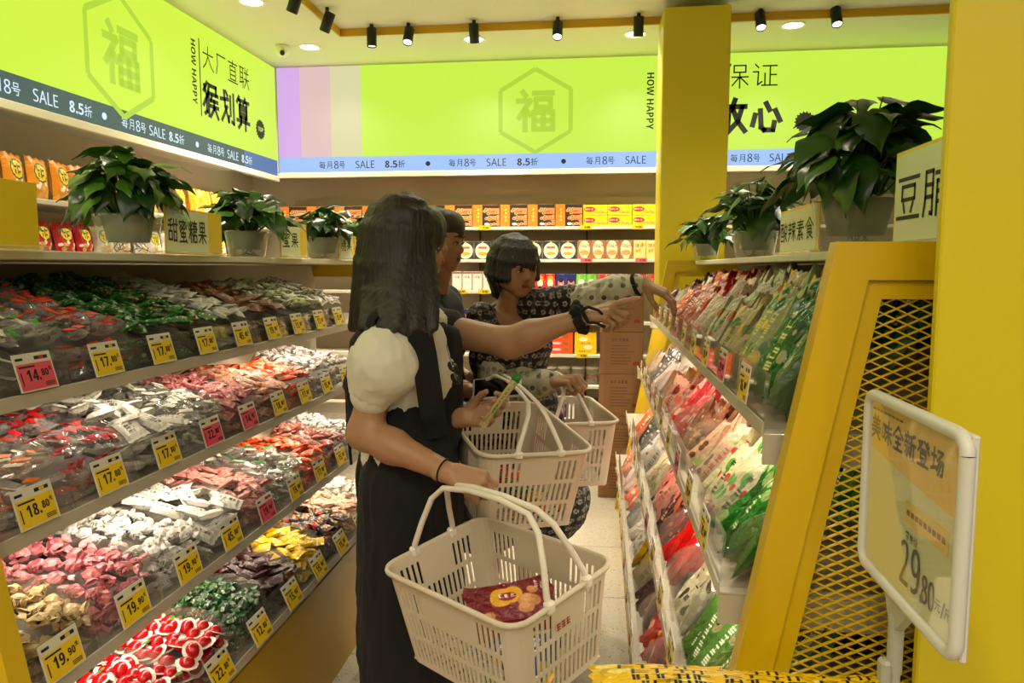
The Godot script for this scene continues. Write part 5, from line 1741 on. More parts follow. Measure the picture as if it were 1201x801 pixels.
	var zo := foot.z - c.z
	st = new_st()
	extrude(st, PackedVector2Array([Vector2(zo - 0.03, -h / 2 + 0.004), Vector2(zo + 0.05, -h / 2 + 0.004), Vector2(zo + 0.012, -h / 2 - 0.035), Vector2(zo - 0.012, -h / 2 - 0.035)]), 0.012, t.translated(t.basis * Vector3(0, 0, -0.006)))
	obj("clamp", st, grey, p)
	st = new_st()
	tube(st, [Vector3(0, c.y - h / 2 - 0.02, zo), Vector3(0, c.y - h / 2 - 0.10, zo)], 0.010, 14)
	tube(st, [Vector3(0, c.y - h / 2 - 0.10, zo), Vector3(0, 0.756, zo)], 0.008, 14)
	obj("pole", st, grey, p)
	st = new_st()
	box(st, Vector3(-0.012, c.y - h / 2 - 0.10, zo), Vector3(0.014, 0.035, 0.022), 0.004)
	obj("pole_catch", st, grey, p)
	st = new_st(true)
	lathe(st, [Vector2(0.0, 0.766), Vector2(0.02, 0.764), Vector2(0.05, 0.758), Vector2(0.05, 0.752), Vector2(0.0, 0.752)], 18, Vector3(0, 0, zo))
	obj("foot", st, grey, p)
	# low display table in front of the gondola's end
	var d := thing("display_table", "low yellow display table before the mesh end frame", "table", Vector3(0.235, 0, -1.07))
	st = new_st()
	box(st, Vector3(0, 0.735, 0), Vector3(0.46, 0.03, 0.32), 0.004)
	obj("top", st, mat("frame_yellow", Color(0.78, 0.645, 0.015), 0.35), d)
	for sx: float in [-1, 1]:
		for sz: float in [-1, 1]:
			st = new_st()
			box(st, Vector3(sx * 0.21, 0.36, sz * 0.135), Vector3(0.04, 0.72, 0.04), 0.003)
			obj("leg", st, mat("frame_yellow", Color(0.78, 0.645, 0.015), 0.35), d)
	var im := foil("yellow_stick", Color(0.86, 0.70, 0.03), [Color(0.70, 0.55, 0.02), Color(0.88, 0.80, 0.4)], Color(0.08, 0.06, 0.02), 77, 0.25, 3)
	for i in 6:
		var a := Vector3(0.10 + 0.145 * (i % 3) * 1.0 + 0.02 * (i / 3), 0.772 + 0.022 * (i / 3), -1.185 + 0.05 * (i / 3))
		var o := obj("yellow_stick_pack", pillow_mesh(0.22, 0.062, 0.032, 0.007, 60 + i % 3, 0.88), im)
		tag(o, "long yellow snack stick pack with black print lying on the display table", "snack pack", "yellow packs on the display table")
		o.transform = Transform3D(Basis(Vector3.UP, rng.randf_range(-0.12, 0.12)) * Basis(Vector3.RIGHT, 0.25), a)

# ------------------------------------------------------------------ bodies: smooth union of tapered bones, meshed as surface nets
func net(bones: Array, cell: float, k: float) -> Dictionary:
	var lo := Vector3(1e9, 1e9, 1e9)
	var hi := -lo
	for b in bones:
		var r: float = maxf(b[2], b[3]) + k + cell * 2.5
		var e := Vector3(r, r, r)
		lo = lo.min((b[0] as Vector3) - e).min((b[1] as Vector3) - e)
		hi = hi.max((b[0] as Vector3) + e).max((b[1] as Vector3) + e)
	var nx := int((hi.x - lo.x) / cell) + 2
	var ny := int((hi.y - lo.y) / cell) + 2
	var nz := int((hi.z - lo.z) / cell) + 2
	var f := PackedFloat32Array()
	f.resize(nx * ny * nz)
	f.fill(1.0)
	var ik := 0.25 / k
	for b in bones:
		var a: Vector3 = b[0]
		var c: Vector3 = b[1]
		var ra: float = b[2]
		var rd: float = b[3] - ra
		var d := c - a
		var l2 := maxf(d.length_squared(), 1e-9)
		var rm: float = maxf(b[2], b[3]) + k + cell * 1.5
		var x0 := maxi(0, int((minf(a.x, c.x) - rm - lo.x) / cell))
		var x1 := mini(nx - 1, int((maxf(a.x, c.x) + rm - lo.x) / cell) + 1)
		var y0 := maxi(0, int((minf(a.y, c.y) - rm - lo.y) / cell))
		var y1 := mini(ny - 1, int((maxf(a.y, c.y) + rm - lo.y) / cell) + 1)
		var z0 := maxi(0, int((minf(a.z, c.z) - rm - lo.z) / cell))
		var z1 := mini(nz - 1, int((maxf(a.z, c.z) + rm - lo.z) / cell) + 1)
		for z in range(z0, z1 + 1):
			var pz := lo.z + z * cell - a.z
			for y in range(y0, y1 + 1):
				var py := lo.y + y * cell - a.y
				var row := (z * ny + y) * nx
				var dyz := py * d.y + pz * d.z
				for x in range(x0, x1 + 1):
					var px := lo.x + x * cell - a.x
					var t := clampf((px * d.x + dyz) / l2, 0.0, 1.0)
					var ux := px - d.x * t
					var uy := py - d.y * t
					var uz := pz - d.z * t
					var v := sqrt(ux * ux + uy * uy + uz * uz) - ra - rd * t
					var o := f[row + x]
					var h := k - absf(o - v)
					if h > 0.0:
						f[row + x] = minf(o, v) - h * h * ik
					elif v < o:
						f[row + x] = v
	var ids := PackedInt32Array()
	ids.resize(nx * ny * nz)
	ids.fill(-1)
	var verts := PackedVector3Array()
	var norms := PackedVector3Array()
	var index := PackedInt32Array()
	var off := [0, 1, nx, nx + 1, nx * ny, nx * ny + 1, nx * ny + nx, nx * ny + nx + 1]
	var edges := [[0, 1], [2, 3], [4, 5], [6, 7], [0, 2], [1, 3], [4, 6], [5, 7], [0, 4], [1, 5], [2, 6], [3, 7]]
	var lim := cell * 2.0
	for z in nz - 1:
		for y in ny - 1:
			var row := (z * ny + y) * nx
			for x in nx - 1:
				var i := row + x
				var v0 := f[i]
				if v0 > lim or v0 < -lim:
					continue
				var inside := 0
				var val: Array[float] = []
				for q in 8:
					var w := f[i + off[q]]
					val.append(w)
					if w < 0.0:
						inside += 1
				if inside == 0 or inside == 8:
					continue
				var sum := Vector3.ZERO
				var n := 0
				for e in edges:
					var fa: float = val[e[0]]
					var fb: float = val[e[1]]
					if (fa < 0.0) != (fb < 0.0):
						var t := fa / (fa - fb)
						var pa := Vector3(e[0] & 1, (e[0] >> 1) & 1, e[0] >> 2)
						var pb := Vector3(e[1] & 1, (e[1] >> 1) & 1, e[1] >> 2)
						sum += pa.lerp(pb, t)
						n += 1
				ids[i] = verts.size()
				verts.append(lo + (Vector3(x, y, z) + sum / n) * cell)
				norms.append(Vector3(val[1] + val[3] + val[5] + val[7] - val[0] - val[2] - val[4] - val[6], val[2] + val[3] + val[6] + val[7] - val[0] - val[1] - val[4] - val[5], val[4] + val[5] + val[6] + val[7] - val[0] - val[1] - val[2] - val[3]).normalized())
	var sx := 1
	var sy := nx
	var sz := nx * ny
	for z in range(1, nz - 1):
		for y in range(1, ny - 1):
			var row := (z * ny + y) * nx
			for x in range(1, nx - 1):
				var i := row + x
				if ids[i] < 0:
					continue
				var s := f[i] < 0.0
				for ax in 3:
					var st: int = [sx, sy, sz][ax]
					if (f[i + st] < 0.0) == s:
						continue
					var u: int = [sy, sz, sx][ax]
					var w: int = [sz, sx, sy][ax]
					var a := ids[i]
					var b := ids[i - u]
					var c := ids[i - u - w]
					var d := ids[i - w]
					if a < 0 or b < 0 or c < 0 or d < 0:
						continue
					if s:
						index.append_array([a, c, b, a, d, c])
					else:
						index.append_array([a, b, c, a, c, d])
	# keep the winding clockwise as seen from outside
	for t in range(0, index.size(), 3):
		var a := verts[index[t]]
		var g := (verts[index[t + 2]] - a).cross(verts[index[t + 1]] - a)
		if g.dot(norms[index[t]]) < 0.0:
			var tmp := index[t + 1]
			index[t + 1] = index[t + 2]
			index[t + 2] = tmp
	return {"v": verts, "n": norms, "i": index}

func folds(d: Dictionary, amp: float, freq: Vector3, sd: int) -> Dictionary:
	# presses soft creases into cloth or strands into hair and turns the normals to match
	var n := FastNoiseLite.new()
	n.noise_type = FastNoiseLite.TYPE_SIMPLEX
	n.fractal_type = FastNoiseLite.FRACTAL_RIDGED
	n.fractal_octaves = 2
	n.frequency = 1.0
	n.seed = sd
	var v: PackedVector3Array = d.v
	var nr: PackedVector3Array = d.n
	for i in v.size():
		var q := v[i] * freq
		v[i] = v[i] + nr[i] * (n.get_noise_3d(q.x, q.y, q.z) * amp)
	var sum := PackedVector3Array()
	sum.resize(v.size())
	var id: PackedInt32Array = d.i
	for t in range(0, id.size(), 3):
		var g := (v[id[t + 2]] - v[id[t]]).cross(v[id[t + 1]] - v[id[t]])
		sum[id[t]] += g
		sum[id[t + 1]] += g
		sum[id[t + 2]] += g
	for i in sum.size():
		sum[i] = sum[i].normalized()
	return {"v": v, "n": sum, "i": id}

func locks(t: Transform3D, from: float, to: float, count: int, low: float, flare: float, r0: float, sd: int) -> Array:
	# hair that falls from the crown: angle 0 is the face, PI the back of the head; LOW is how far down it hangs
	var r := RandomNumberGenerator.new()
	r.seed = sd
	var rows: Array = []
	for i in count:
		var a := lerpf(from, to, (i + r.randf_range(-0.35, 0.35)) / (count - 1.0))
		var E := func(y: float, k: float) -> Vector3: return Vector3(sin(a) * 0.079 * k, y * 0.97, cos(a) * (0.090 if cos(a) > 0 else 0.098) * k - 0.012)
		var b := low + r.randf_range(-0.012, 0.018)
		var k := r.randf_range(0.98, 1.06)
		var pts := [E.call(0.116, 0.10), E.call(0.106, 0.52), E.call(0.080, 0.84 * k), E.call(0.036, 1.02 * k)]
		if b < 0.0:
			pts.append(E.call(minf(-0.03, b * 0.3), 1.10 * k))
		pts.append(E.call(b, (1.06 + flare * r.randf_range(0.6, 1.2)) * k))
		for j in pts.size() - 1:
			var f0 := 1.0 - 0.35 * j / (pts.size() - 1.0)
			rows.append([pts[j], pts[j + 1], r0 * f0, r0 * (f0 - 0.12)])
	return moved(t, rows)

func joined(nets: Array) -> ArrayMesh:
	var v := PackedVector3Array()
	var n := PackedVector3Array()
	var i := PackedInt32Array()
	for d in nets:
		var base := v.size()
		v.append_array(d.v)
		n.append_array(d.n)
		for x in (d.i as PackedInt32Array):
			i.append(x + base)
	var arr := []
	arr.resize(Mesh.ARRAY_MAX)
	arr[Mesh.ARRAY_VERTEX] = v
	arr[Mesh.ARRAY_NORMAL] = n
	arr[Mesh.ARRAY_INDEX] = i
	var m := ArrayMesh.new()
	m.add_surface_from_arrays(Mesh.PRIMITIVE_TRIANGLES, arr)
	return m

func wear(p: Node3D, called: String, m: Mesh, ma: Material) -> MeshInstance3D:
	# meshes of people are laid out in world space
	return obj(called, m, ma, p, -p.position)

func moved(t: Transform3D, rows: Array) -> Array:
	var out: Array = []
	var s := t.basis.get_scale().x
	for r in rows:
		out.append([t * (r[0] as Vector3), t * (r[1] as Vector3), r[2] * s, r[3] * s])
	return out

func head_bones(t: Transform3D) -> Array:
	# local: face looks along +z, y up, origin midway between chin and crown
	var V := func(x: float, y: float, z: float) -> Vector3: return Vector3(x, y, z)
	var rows := [
		[V.call(0, 0.030, -0.032), V.call(0, 0.034, 0.008), 0.079, 0.074],
		[V.call(-0.014, -0.004, -0.036), V.call(0.014, -0.004, -0.036), 0.066, 0.066],
		[V.call(-0.024, 0.040, 0.030), V.call(0.024, 0.040, 0.030), 0.048, 0.048],
		[V.call(-0.026, -0.012, 0.030), V.call(0.026, -0.012, 0.030), 0.046, 0.046],
		[V.call(-0.036, -0.018, 0.040), V.call(-0.036, -0.040, 0.032), 0.028, 0.028],
		[V.call(0.036, -0.018, 0.040), V.call(0.036, -0.040, 0.032), 0.028, 0.028],
		[V.call(-0.020, -0.050, 0.044), V.call(0.020, -0.050, 0.044), 0.036, 0.036],
		[V.call(-0.044, -0.050, 0.004), V.call(-0.012, -0.080, 0.046), 0.024, 0.017],
		[V.call(0.044, -0.050, 0.004), V.call(0.012, -0.080, 0.046), 0.024, 0.017],
		[V.call(-0.007, -0.084, 0.054), V.call(0.007, -0.084, 0.054), 0.017, 0.017],
		[V.call(0, 0.012, 0.074), V.call(0, -0.018, 0.086), 0.0068, 0.0080],
		[V.call(0, -0.021, 0.086), V.call(0, -0.024, 0.084), 0.0088, 0.0080],
		[V.call(-0.010, -0.027, 0.078), V.call(0.010, -0.026, 0.078), 0.0072, 0.0072],
		[V.call(-0.034, 0.024, 0.064), V.call(0.034, 0.024, 0.064), 0.014, 0.014],
		[V.call(-0.074, 0.010, -0.010), V.call(-0.071, -0.026, 0.0), 0.010, 0.007],
		[V.call(0.074, 0.010, -0.010), V.call(0.071, -0.026, 0.0), 0.010, 0.007]]
	return moved(t, rows)

func face(p: Node3D, t: Transform3D, lips: Color) -> void:
	# eyes, lashes, brows and lips on a head placed by t
	var b := t.basis
	var rel := Transform3D(b, t.origin - p.position)
	for s: float in [-1.0, 1.0]:
		var e := obj("eye", SphereMesh.new(), mat("eye_white", Color(0.72, 0.68, 0.62), 0.25), p)
		(e.mesh as SphereMesh).radius = 1.0
		(e.mesh as SphereMesh).height = 2.0
		e.transform = rel * Transform3D(Basis.from_scale(Vector3(0.0125, 0.0046, 0.0055)), Vector3(s * 0.031, 0.002, 0.0755))
		var ir := obj("iris", SphereMesh.new(), mat("iris", Color(0.03, 0.018, 0.012), 0.15), e)
		(ir.mesh as SphereMesh).radius = 1.0
		(ir.mesh as SphereMesh).height = 2.0
		ir.transform = Transform3D(Basis.from_scale(Vector3(0.42, 0.95, 0.6)), Vector3(0.1, -0.05, 0.55))
		var st := new_st()
		tube(st, [Vector3(s * 0.016, 0.000, 0.0800), Vector3(s * 0.026, 0.0062, 0.0825), Vector3(s * 0.037, 0.0062, 0.0795), Vector3(s * 0.047, 0.001, 0.0715)], [0.0010, 0.0023, 0.0023, 0.0010], 6)
		var la := obj("lash_line", st, mat("lash", Color(0.02, 0.014, 0.01), 0.6), p)
		la.transform = rel
		st = new_st()
		tube(st, [Vector3(s * 0.014, 0.0235, 0.0855), Vector3(s * 0.030, 0.0290, 0.0840), Vector3(s * 0.049, 0.0230, 0.0735)], [0.0022, 0.0032, 0.0016], 6)
		var br := obj("eyebrow", st, mat("brow", Color(0.035, 0.022, 0.015), 0.8), p)
		br.transform = rel
	var rows := [[Vector3(-0.021, -0.0530, 0.0765), Vector3(-0.004, -0.0490, 0.0825), 0.0022, 0.0042], [Vector3(0.021, -0.0530, 0.0765), Vector3(0.004, -0.0490, 0.0825), 0.0022, 0.0042], [Vector3(-0.013, -0.0575, 0.0805), Vector3(0.013, -0.0575, 0.0800), 0.0038, 0.0038]]
	wear(p, "lips", joined([net(moved(t, rows), 0.002, 0.004)]), mat("lips_%s" % lips.to_html(), lips, 0.4))

func hand_bones(t: Transform3D, s: float, curl: Array, spread: float, thumb: Array) -> Array:
	# local: wrist at the origin, fingers along +y, back of the hand +z; the thumb leaves the side s (-1 right hand, +1 left hand)
	# curl: for each finger from index to little, three bends in radians; thumb: [out, forward, bend]
	var rows: Array = []
	var kx := [0.028, 0.0095, -0.009, -0.0265]
	var ky := [0.080, 0.085, 0.080, 0.071]
	var ln := [[0.040, 0.024, 0.020], [0.044, 0.027, 0.021], [0.041, 0.025, 0.020], [0.032, 0.019, 0.018]]
	var rr := [0.0092, 0.0095, 0.009, 0.008]
	rows.append([Vector3(s * 0.004, -0.03, 0), Vector3(0, 0.005, 0), 0.0245, 0.023])
	rows.append([Vector3(-s * 0.010, -0.03, 0), Vector3(-s * 0.006, 0.005, 0), 0.022, 0.022])
	for k in 4:
		var kn := Vector3(s * kx[k], ky[k], 0.003 if k in [1, 2] else 0.0)
		rows.append([Vector3(s * kx[k] * 0.55, 0.008, 0), kn, 0.0155, rr[k] + 0.003])
		var a := 0.0
		var p := kn
		var side: float = s * (1.5 - k) * spread
		for j in 3:
			a += curl[k][j]
			var d := Vector3(sin(side) * cos(a), cos(a) * cos(side), -sin(a))
			var q: Vector3 = p + d * ln[k][j]
			rows.append([p, q, rr[k] - 0.0006 * j, rr[k] - 0.0006 * (j + 1)])
			p = q
	var b0 := Vector3(s * 0.016, 0.016, -0.006)
	var d1 := Vector3(s * sin(thumb[0]), cos(thumb[0]) * cos(thumb[1]), -sin(thumb[1])).normalized()
	var b1 := b0 + d1 * 0.040
	var d2: Vector3 = (d1 + Vector3(-s * 0.35, 0.35, -0.25) * thumb[2]).normalized()
	var b2: Vector3 = b1 + d2 * 0.030
	var d3: Vector3 = (d2 + Vector3(-s * 0.3, 0.3, -0.2) * thumb[2]).normalized()
	rows.append([b0, b1, 0.0145, 0.0105])
	rows.append([b1, b2, 0.0105, 0.0095])
	rows.append([b2, b2 + d3 * 0.024, 0.0095, 0.0078])
	return moved(t, rows)

func torso_bones(c: Vector3, f: Vector3, s: float, extra := 0.0) -> Array:
	# pelvis, waist, ribs and shoulders of a standing body at floor point c, facing f
	var r := f.cross(Vector3.UP)
	var P := func(side: float, y: float, fw: float) -> Vector3: return c + r * side * s + Vector3.UP * y * s + f * fw * s
	return [
		[P.call(-0.075, 0.92, -0.01), P.call(0.075, 0.92, -0.01), 0.105 * s + extra, 0.105 * s + extra],
		[P.call(-0.05, 1.04, 0.0), P.call(0.05, 1.04, 0.0), 0.092 * s + extra, 0.092 * s + extra],
		[P.call(-0.06, 1.16, 0.005), P.call(0.06, 1.16, 0.005), 0.098 * s + extra, 0.098 * s + extra],
		[P.call(-0.075, 1.26, 0.0), P.call(0.075, 1.26, 0.0), 0.088 * s + extra, 0.088 * s + extra],
		[P.call(-0.06, 1.20, 0.06), P.call(-0.055, 1.18, 0.065), 0.058 * s + extra, 0.056 * s + extra],
		[P.call(0.06, 1.20, 0.06), P.call(0.055, 1.18, 0.065), 0.058 * s + extra, 0.056 * s + extra],
		[P.call(-0.13, 1.305, -0.005), P.call(0.13, 1.305, -0.005), 0.052 * s + extra, 0.052 * s + extra]]

func leg_bones(c: Vector3, f: Vector3, s: float) -> Array:
	var r := f.cross(Vector3.UP)
	var out: Array = []
	for k: float in [-1.0, 1.0]:
		var P := func(side: float, y: float, fw: float) -> Vector3: return c + r * side * k * s + Vector3.UP * y * s + f * fw * s
		out.append([P.call(0.085, 0.88, 0), P.call(0.085, 0.48, 0.01), 0.085 * s, 0.055 * s])
		out.append([P.call(0.085, 0.48, 0.01), P.call(0.085, 0.34, -0.01), 0.052 * s, 0.052 * s])
		out.append([P.call(0.085, 0.34, -0.01), P.call(0.085, 0.08, -0.02), 0.050 * s, 0.034 * s])
		out.append([P.call(0.085, 0.05, -0.03), P.call(0.09, 0.035, 0.13), 0.036 * s, 0.030 * s])
	return out

func streaked(key: String, c: Color, sd: int) -> StandardMaterial3D:
	# hair: fine strands running down
	if M.has(key):
		return M[key]
	var im := noise_img(256, 32, FastNoiseLite.TYPE_VALUE, 0.35, sd)
	im.resize(256, 256, Image.INTERPOLATE_CUBIC)
	var col := Image.create(256, 256, false, Image.FORMAT_RGB8)
	for y in 256:
		for x in 256:
			var g := im.get_pixel(x, y).r
			col.set_pixel(x, y, c.lerp(c * 1.9, g * g))
	var nm := im.duplicate() as Image
	nm.convert(Image.FORMAT_RGBA8)
	nm.bump_map_to_normal_map(5.0)
	var m := mat(key, Color.WHITE, 0.55)
	m.albedo_texture = ImageTexture.create_from_image(col)
	m.normal_enabled = true
	m.normal_texture = ImageTexture.create_from_image(nm)
	m.normal_scale = 0.6
	m.uv1_triplanar = true
	m.uv1_scale = Vector3(7.0, 1.2, 7.0)
	return m

func flowered() -> StandardMaterial3D:
	if M.has("floral"):
		return M["floral"]
	var im := Image.create(256, 256, false, Image.FORMAT_RGB8)
	im.fill(Color(0.035, 0.032, 0.03))
	var r := RandomNumberGenerator.new()
	r.seed = 8
	var white := Color(0.62, 0.57, 0.50)
	for gy in 9:
		for gx in 9:
			var cx := int(gx * 28.4 + (gy % 2) * 14 + r.randi_range(-3, 3)) % 256
			var cy := int(gy * 28.4 + r.randi_range(-3, 3))
			for p in 6:
				var a := TAU * p / 6.0 + r.randf()
				disc(im, white, cx + int(cos(a) * 6.5), cy + int(sin(a) * 6.5), 3.6, 3.6)
			disc(im, Color(0.05, 0.045, 0.04), cx, cy, 3, 3)
	var m := mat("floral", Color.WHITE, 0.8)
	m.albedo_texture = ImageTexture.create_from_image(im)
	m.uv1_triplanar = true
	m.uv1_scale = Vector3(3.3, 3.3, 3.3)
	return m

func dotted() -> StandardMaterial3D:
	if M.has("polka"):
		return M["polka"]
	var im := Image.create(256, 256, false, Image.FORMAT_RGB8)
	im.fill(Color(0.68, 0.66, 0.56))
	for gy in 4:
		for gx in 4:
			disc(im, Color(0.03, 0.03, 0.03), 16 + gx * 64 + (gy % 2) * 32, 32 + gy * 64, 13, 13)
	var m := mat("polka", Color.WHITE, 0.7)
	m.albedo_texture = ImageTexture.create_from_image(im)
	m.uv1_triplanar = true
	m.uv1_scale = Vector3(5.5, 5.5, 5.5)
	return m

func frill(pts: Array, out: Array, wid: float, amp: float, waves: float) -> SurfaceTool:
	# a gathered ribbon along pts; OUT holds for each point the direction in which it stands away
	var st := new_st(true)
	var n := 60
	var rows: Array = []
	for i in n + 1:
		var t := float(i) / n * (pts.size() - 1)
		var k := mini(int(t), pts.size() - 2)
		var u := t - k
		var p: Vector3 = (pts[k] as Vector3).lerp(pts[k + 1], u)
		var o: Vector3 = (out[k] as Vector3).lerp(out[k + 1], u).normalized()
		var d: Vector3 = ((pts[k + 1] as Vector3) - (pts[k] as Vector3)).normalized()
		var w := d.cross(o).normalized()
		var wave := sin(float(i) / n * TAU * waves)
		rows.append([p + o * 0.014, p + w * wid * 0.55 + o * (0.022 + amp * 0.5 * wave), p + w * wid + o * (0.012 + amp * wave), p - w * 0.012])
	for i in n:
		for c in [[3, 0], [0, 1], [1, 2]]:
			var a: Array = rows[i]
			var b: Array = rows[i + 1]
			quad(st, a[c[0]], a[c[1]], b[c[1]], b[c[0]])
			var z: Vector3 = (out[0] as Vector3) * -0.002
			quad(st, b[c[0]] + z, b[c[1]] + z, a[c[1]] + z, a[c[0]] + z)
	return st

func ring_band(c: Vector3, axis: Vector3, r: float, thick: float, waves := 0, amp := 0.0) -> SurfaceTool:
	var st := new_st()
	var x := axis.cross(Vector3.UP).normalized()
	var y := axis.cross(x).normalized()
	var pts: Array = []
	for i in 33:
		var a := TAU * i / 32.0
		pts.append(c + (x * cos(a) + y * sin(a)) * (r + amp * sin(a * waves)) + axis.normalized() * amp * cos(a * waves * 1.5))
	tube(st, pts, thick, 8, false)
	return st

func hair_bob(p: Node3D, head: Transform3D) -> void:
	# short black hair with a soft fringe, gathered at the nape
	var hr := moved(head, [[Vector3(0, 0.040, -0.03), Vector3(0, 0.044, 0.006), 0.084, 0.076], [Vector3(0, 0.0, -0.06), Vector3(0, -0.06, -0.065), 0.066, 0.045]])
	hr.append_array(locks(head, -0.75, 0.75, 19, 0.020, -0.10, 0.011, 41))
	hr.append_array(locks(head, 0.80, 1.30, 7, -0.015, -0.05, 0.012, 42))
	hr.append_array(locks(head, -1.30, -0.80, 7, -0.035, -0.05, 0.012, 44))
	hr.append_array(locks(head, 1.55, TAU - 1.55, 30, -0.085, -0.34, 0.016, 43))
	hr.append_array(moved(head, [[Vector3(0.0, -0.06, -0.10), Vector3(-0.01, -0.125, -0.085), 0.030, 0.012], [Vector3(-0.03, -0.06, -0.09), Vector3(-0.035, -0.12, -0.075), 0.024, 0.008]]))
	wear(p, "hair", joined([folds(net(hr, 0.005, 0.008), 0.0025, Vector3(90, 10, 90), 4)]), streaked("hair_black", Color(0.085, 0.075, 0.058), 6))

func build_people() -> void:
	var A := func(px: float, py: float, d: float) -> Vector3: return at_depth(px, py, d)
	var skin := mat("skin_a", Color(0.61, 0.45, 0.32), 0.5)
	var skin_b := mat("skin_b", Color(0.62, 0.46, 0.33), 0.5)
	var skin_c := mat("skin_c", Color(0.59, 0.43, 0.30), 0.5)
	var skin_d := mat("skin_d", Color(0.60, 0.44, 0.31), 0.5)
	var black := mat("cloth_black", Color(0.035, 0.034, 0.03), 0.95)
	var soft_black := mat("cloth_soft_black", Color(0.07, 0.067, 0.06), 0.95)
	var charcoal := mat("cloth_charcoal", Color(0.17, 0.165, 0.155), 0.95)
	var white := mat("cloth_white", Color(0.80, 0.78, 0.70), 0.75)
	# ---------------- first shopper: long hair, white puff-sleeved blouse, black pinafore
	var c: Vector3 = A.call(476.0, 400.0, 2.03)
	c.y = 0.0
	var p := thing("person", "woman with long dark hair, white puff sleeved blouse and black ruffled pinafore carrying a basket", "person", c)
	var f := Vector3(0.93, 0, -0.36).normalized()
	var head := Transform3D(Basis.looking_at(-f, Vector3.UP) * Basis(Vector3.RIGHT, 0.12), A.call(479.0, 288.0, 2.0))
	var sr: Vector3 = A.call(458.0, 388.0, 1.87)
	var er: Vector3 = A.call(427.0, 508.0, 1.86)
	var wr: Vector3 = A.call(524.0, 553.0, 1.75)
	var sl: Vector3 = A.call(500.0, 385.0, 2.18)
	var el: Vector3 = A.call(494.0, 505.0, 2.16)
	var wl: Vector3 = A.call(541.0, 489.0, 1.98)
	var bones := torso_bones(c, f, 0.985)
	bones.append_array(leg_bones(c, f, 0.985))
	bones.append_array([[A.call(474.0, 372.0, 2.03), A.call(478.0, 325.0, 2.01), 0.054, 0.048], [sr, er, 0.050, 0.042], [er, er.lerp(wr, 0.35), 0.041, 0.042], [er.lerp(wr, 0.35), wr, 0.042, 0.027], [sl, el, 0.050, 0.042], [el, el.lerp(wl, 0.4), 0.041, 0.040], [el.lerp(wl, 0.4), wl, 0.040, 0.026]])
	var grip := [[1.0, 1.35, 0.7], [1.1, 1.4, 0.7], [1.15, 1.4, 0.7], [1.2, 1.35, 0.7]]
	var hy := (A.call(570.0, 572.0, 1.71) - wr as Vector3).normalized()
	var hz := Vector3(0.10, 0.62, 0.78)
	hz = (hz - hy * hz.dot(hy)).normalized()
	var ht := Transform3D(Basis(hy.cross(hz), hy, hz), wr + hy * 0.012)
	var hy2 := (A.call(600.0, 482.0, 1.94) - wl as Vector3).normalized()
	var hz2 := Vector3(-0.05, -0.50, -0.86)
	hz2 = (hz2 - hy2 * hz2.dot(hy2)).normalized()
	var ht2 := Transform3D(Basis(hy2.cross(hz2), hy2, hz2), wl + hy2 * 0.012)
	var hold := [[0.45, 0.75, 0.5], [0.55, 0.85, 0.5], [0.65, 0.9, 0.6], [0.75, 0.95, 0.6]]
	var parts := [net(bones, 0.012, 0.03), net(head_bones(head), 0.004, 0.013), net(hand_bones(ht, -1.0, grip, 0.05, [0.5, 0.9, 1.2]), 0.003, 0.006), net(hand_bones(ht2, 1.0, hold, 0.05, [0.45, 0.55, 0.5]), 0.003, 0.006)]
	wear(p, "body", joined(parts), skin)
	face(p, head, Color(0.50, 0.28, 0.22))
	# blouse
	var bl := torso_bones(c, f, 0.985, 0.014)
	bl.append_array([[A.call(466.0, 390.0, 1.90), A.call(452.0, 426.0, 1.84), 0.066, 0.090], [A.call(452.0, 426.0, 1.84), A.call(441.0, 446.0, 1.85), 0.090, 0.072], [sl, sl.lerp(el, 0.35), 0.07, 0.085], [A.call(458.0, 385.0, 1.90), A.call(474.0, 378.0, 1.97), 0.056, 0.056], [A.call(476.0, 366.0, 2.03), A.call(476.0, 376.0, 2.03), 0.066, 0.075]])
	wear(p, "blouse", joined([folds(net(bl, 0.009, 0.02), 0.0045, Vector3(16, 11, 16), 5), net([[A.call(440.0, 448.0, 1.85), A.call(436.0, 462.0, 1.852), 0.059, 0.056]], 0.006, 0.004)]), white)
	# pinafore: skirt, bib, ruffled straps
	var sk: Array = []
	var side := f.cross(Vector3.UP)
	for k: float in [-1.0, 1.0]:
		sk.append([c + side * 0.055 * k + Vector3(0, 1.03, 0) + f * 0.005, c + side * 0.085 * k + Vector3(0, 0.84, 0), 0.110, 0.135])
		sk.append([c + side * 0.085 * k + Vector3(0, 0.84, 0), c + side * 0.10 * k + Vector3(0, 0.30, 0), 0.135, 0.150])
	sk.append([c + f * 0.075 + Vector3(0, 1.02, 0) + side * 0.05, c + f * 0.10 + Vector3(0, 1.24, 0) + side * 0.045, 0.075, 0.052])
	sk.append([c + f * 0.075 + Vector3(0, 1.02, 0) - side * 0.05, c + f * 0.10 + Vector3(0, 1.24, 0) - side * 0.045, 0.075, 0.052])
	wear(p, "pinafore", joined([folds(net(sk, 0.012, 0.03), 0.007, Vector3(13, 2.5, 13), 6)]), black)
	var outw := Vector3(-0.1, 0.25, 1.0).normalized()
	var path := [A.call(415.0, 500.0, 1.93), A.call(410.0, 450.0, 1.90), A.call(416.0, 400.0, 1.86), A.call(440.0, 367.0, 1.87), A.call(470.0, 357.0, 1.90), A.call(497.0, 372.0, 1.86), A.call(506.0, 415.0, 1.84), A.call(514.0, 470.0, 1.86), A.call(520.0, 510.0, 1.90)]
	var outs := [Vector3(-0.8, 0, 0.6), Vector3(-0.8, 0.1, 0.6), Vector3(-0.6, 0.4, 0.7), Vector3(-0.3, 0.7, 0.65), Vector3(0, 0.8, 0.6), Vector3(0.2, 0.4, 0.9), Vector3(0.3, 0.1, 0.95), Vector3(0.3, 0, 0.95), Vector3(0.3, 0, 0.95)]
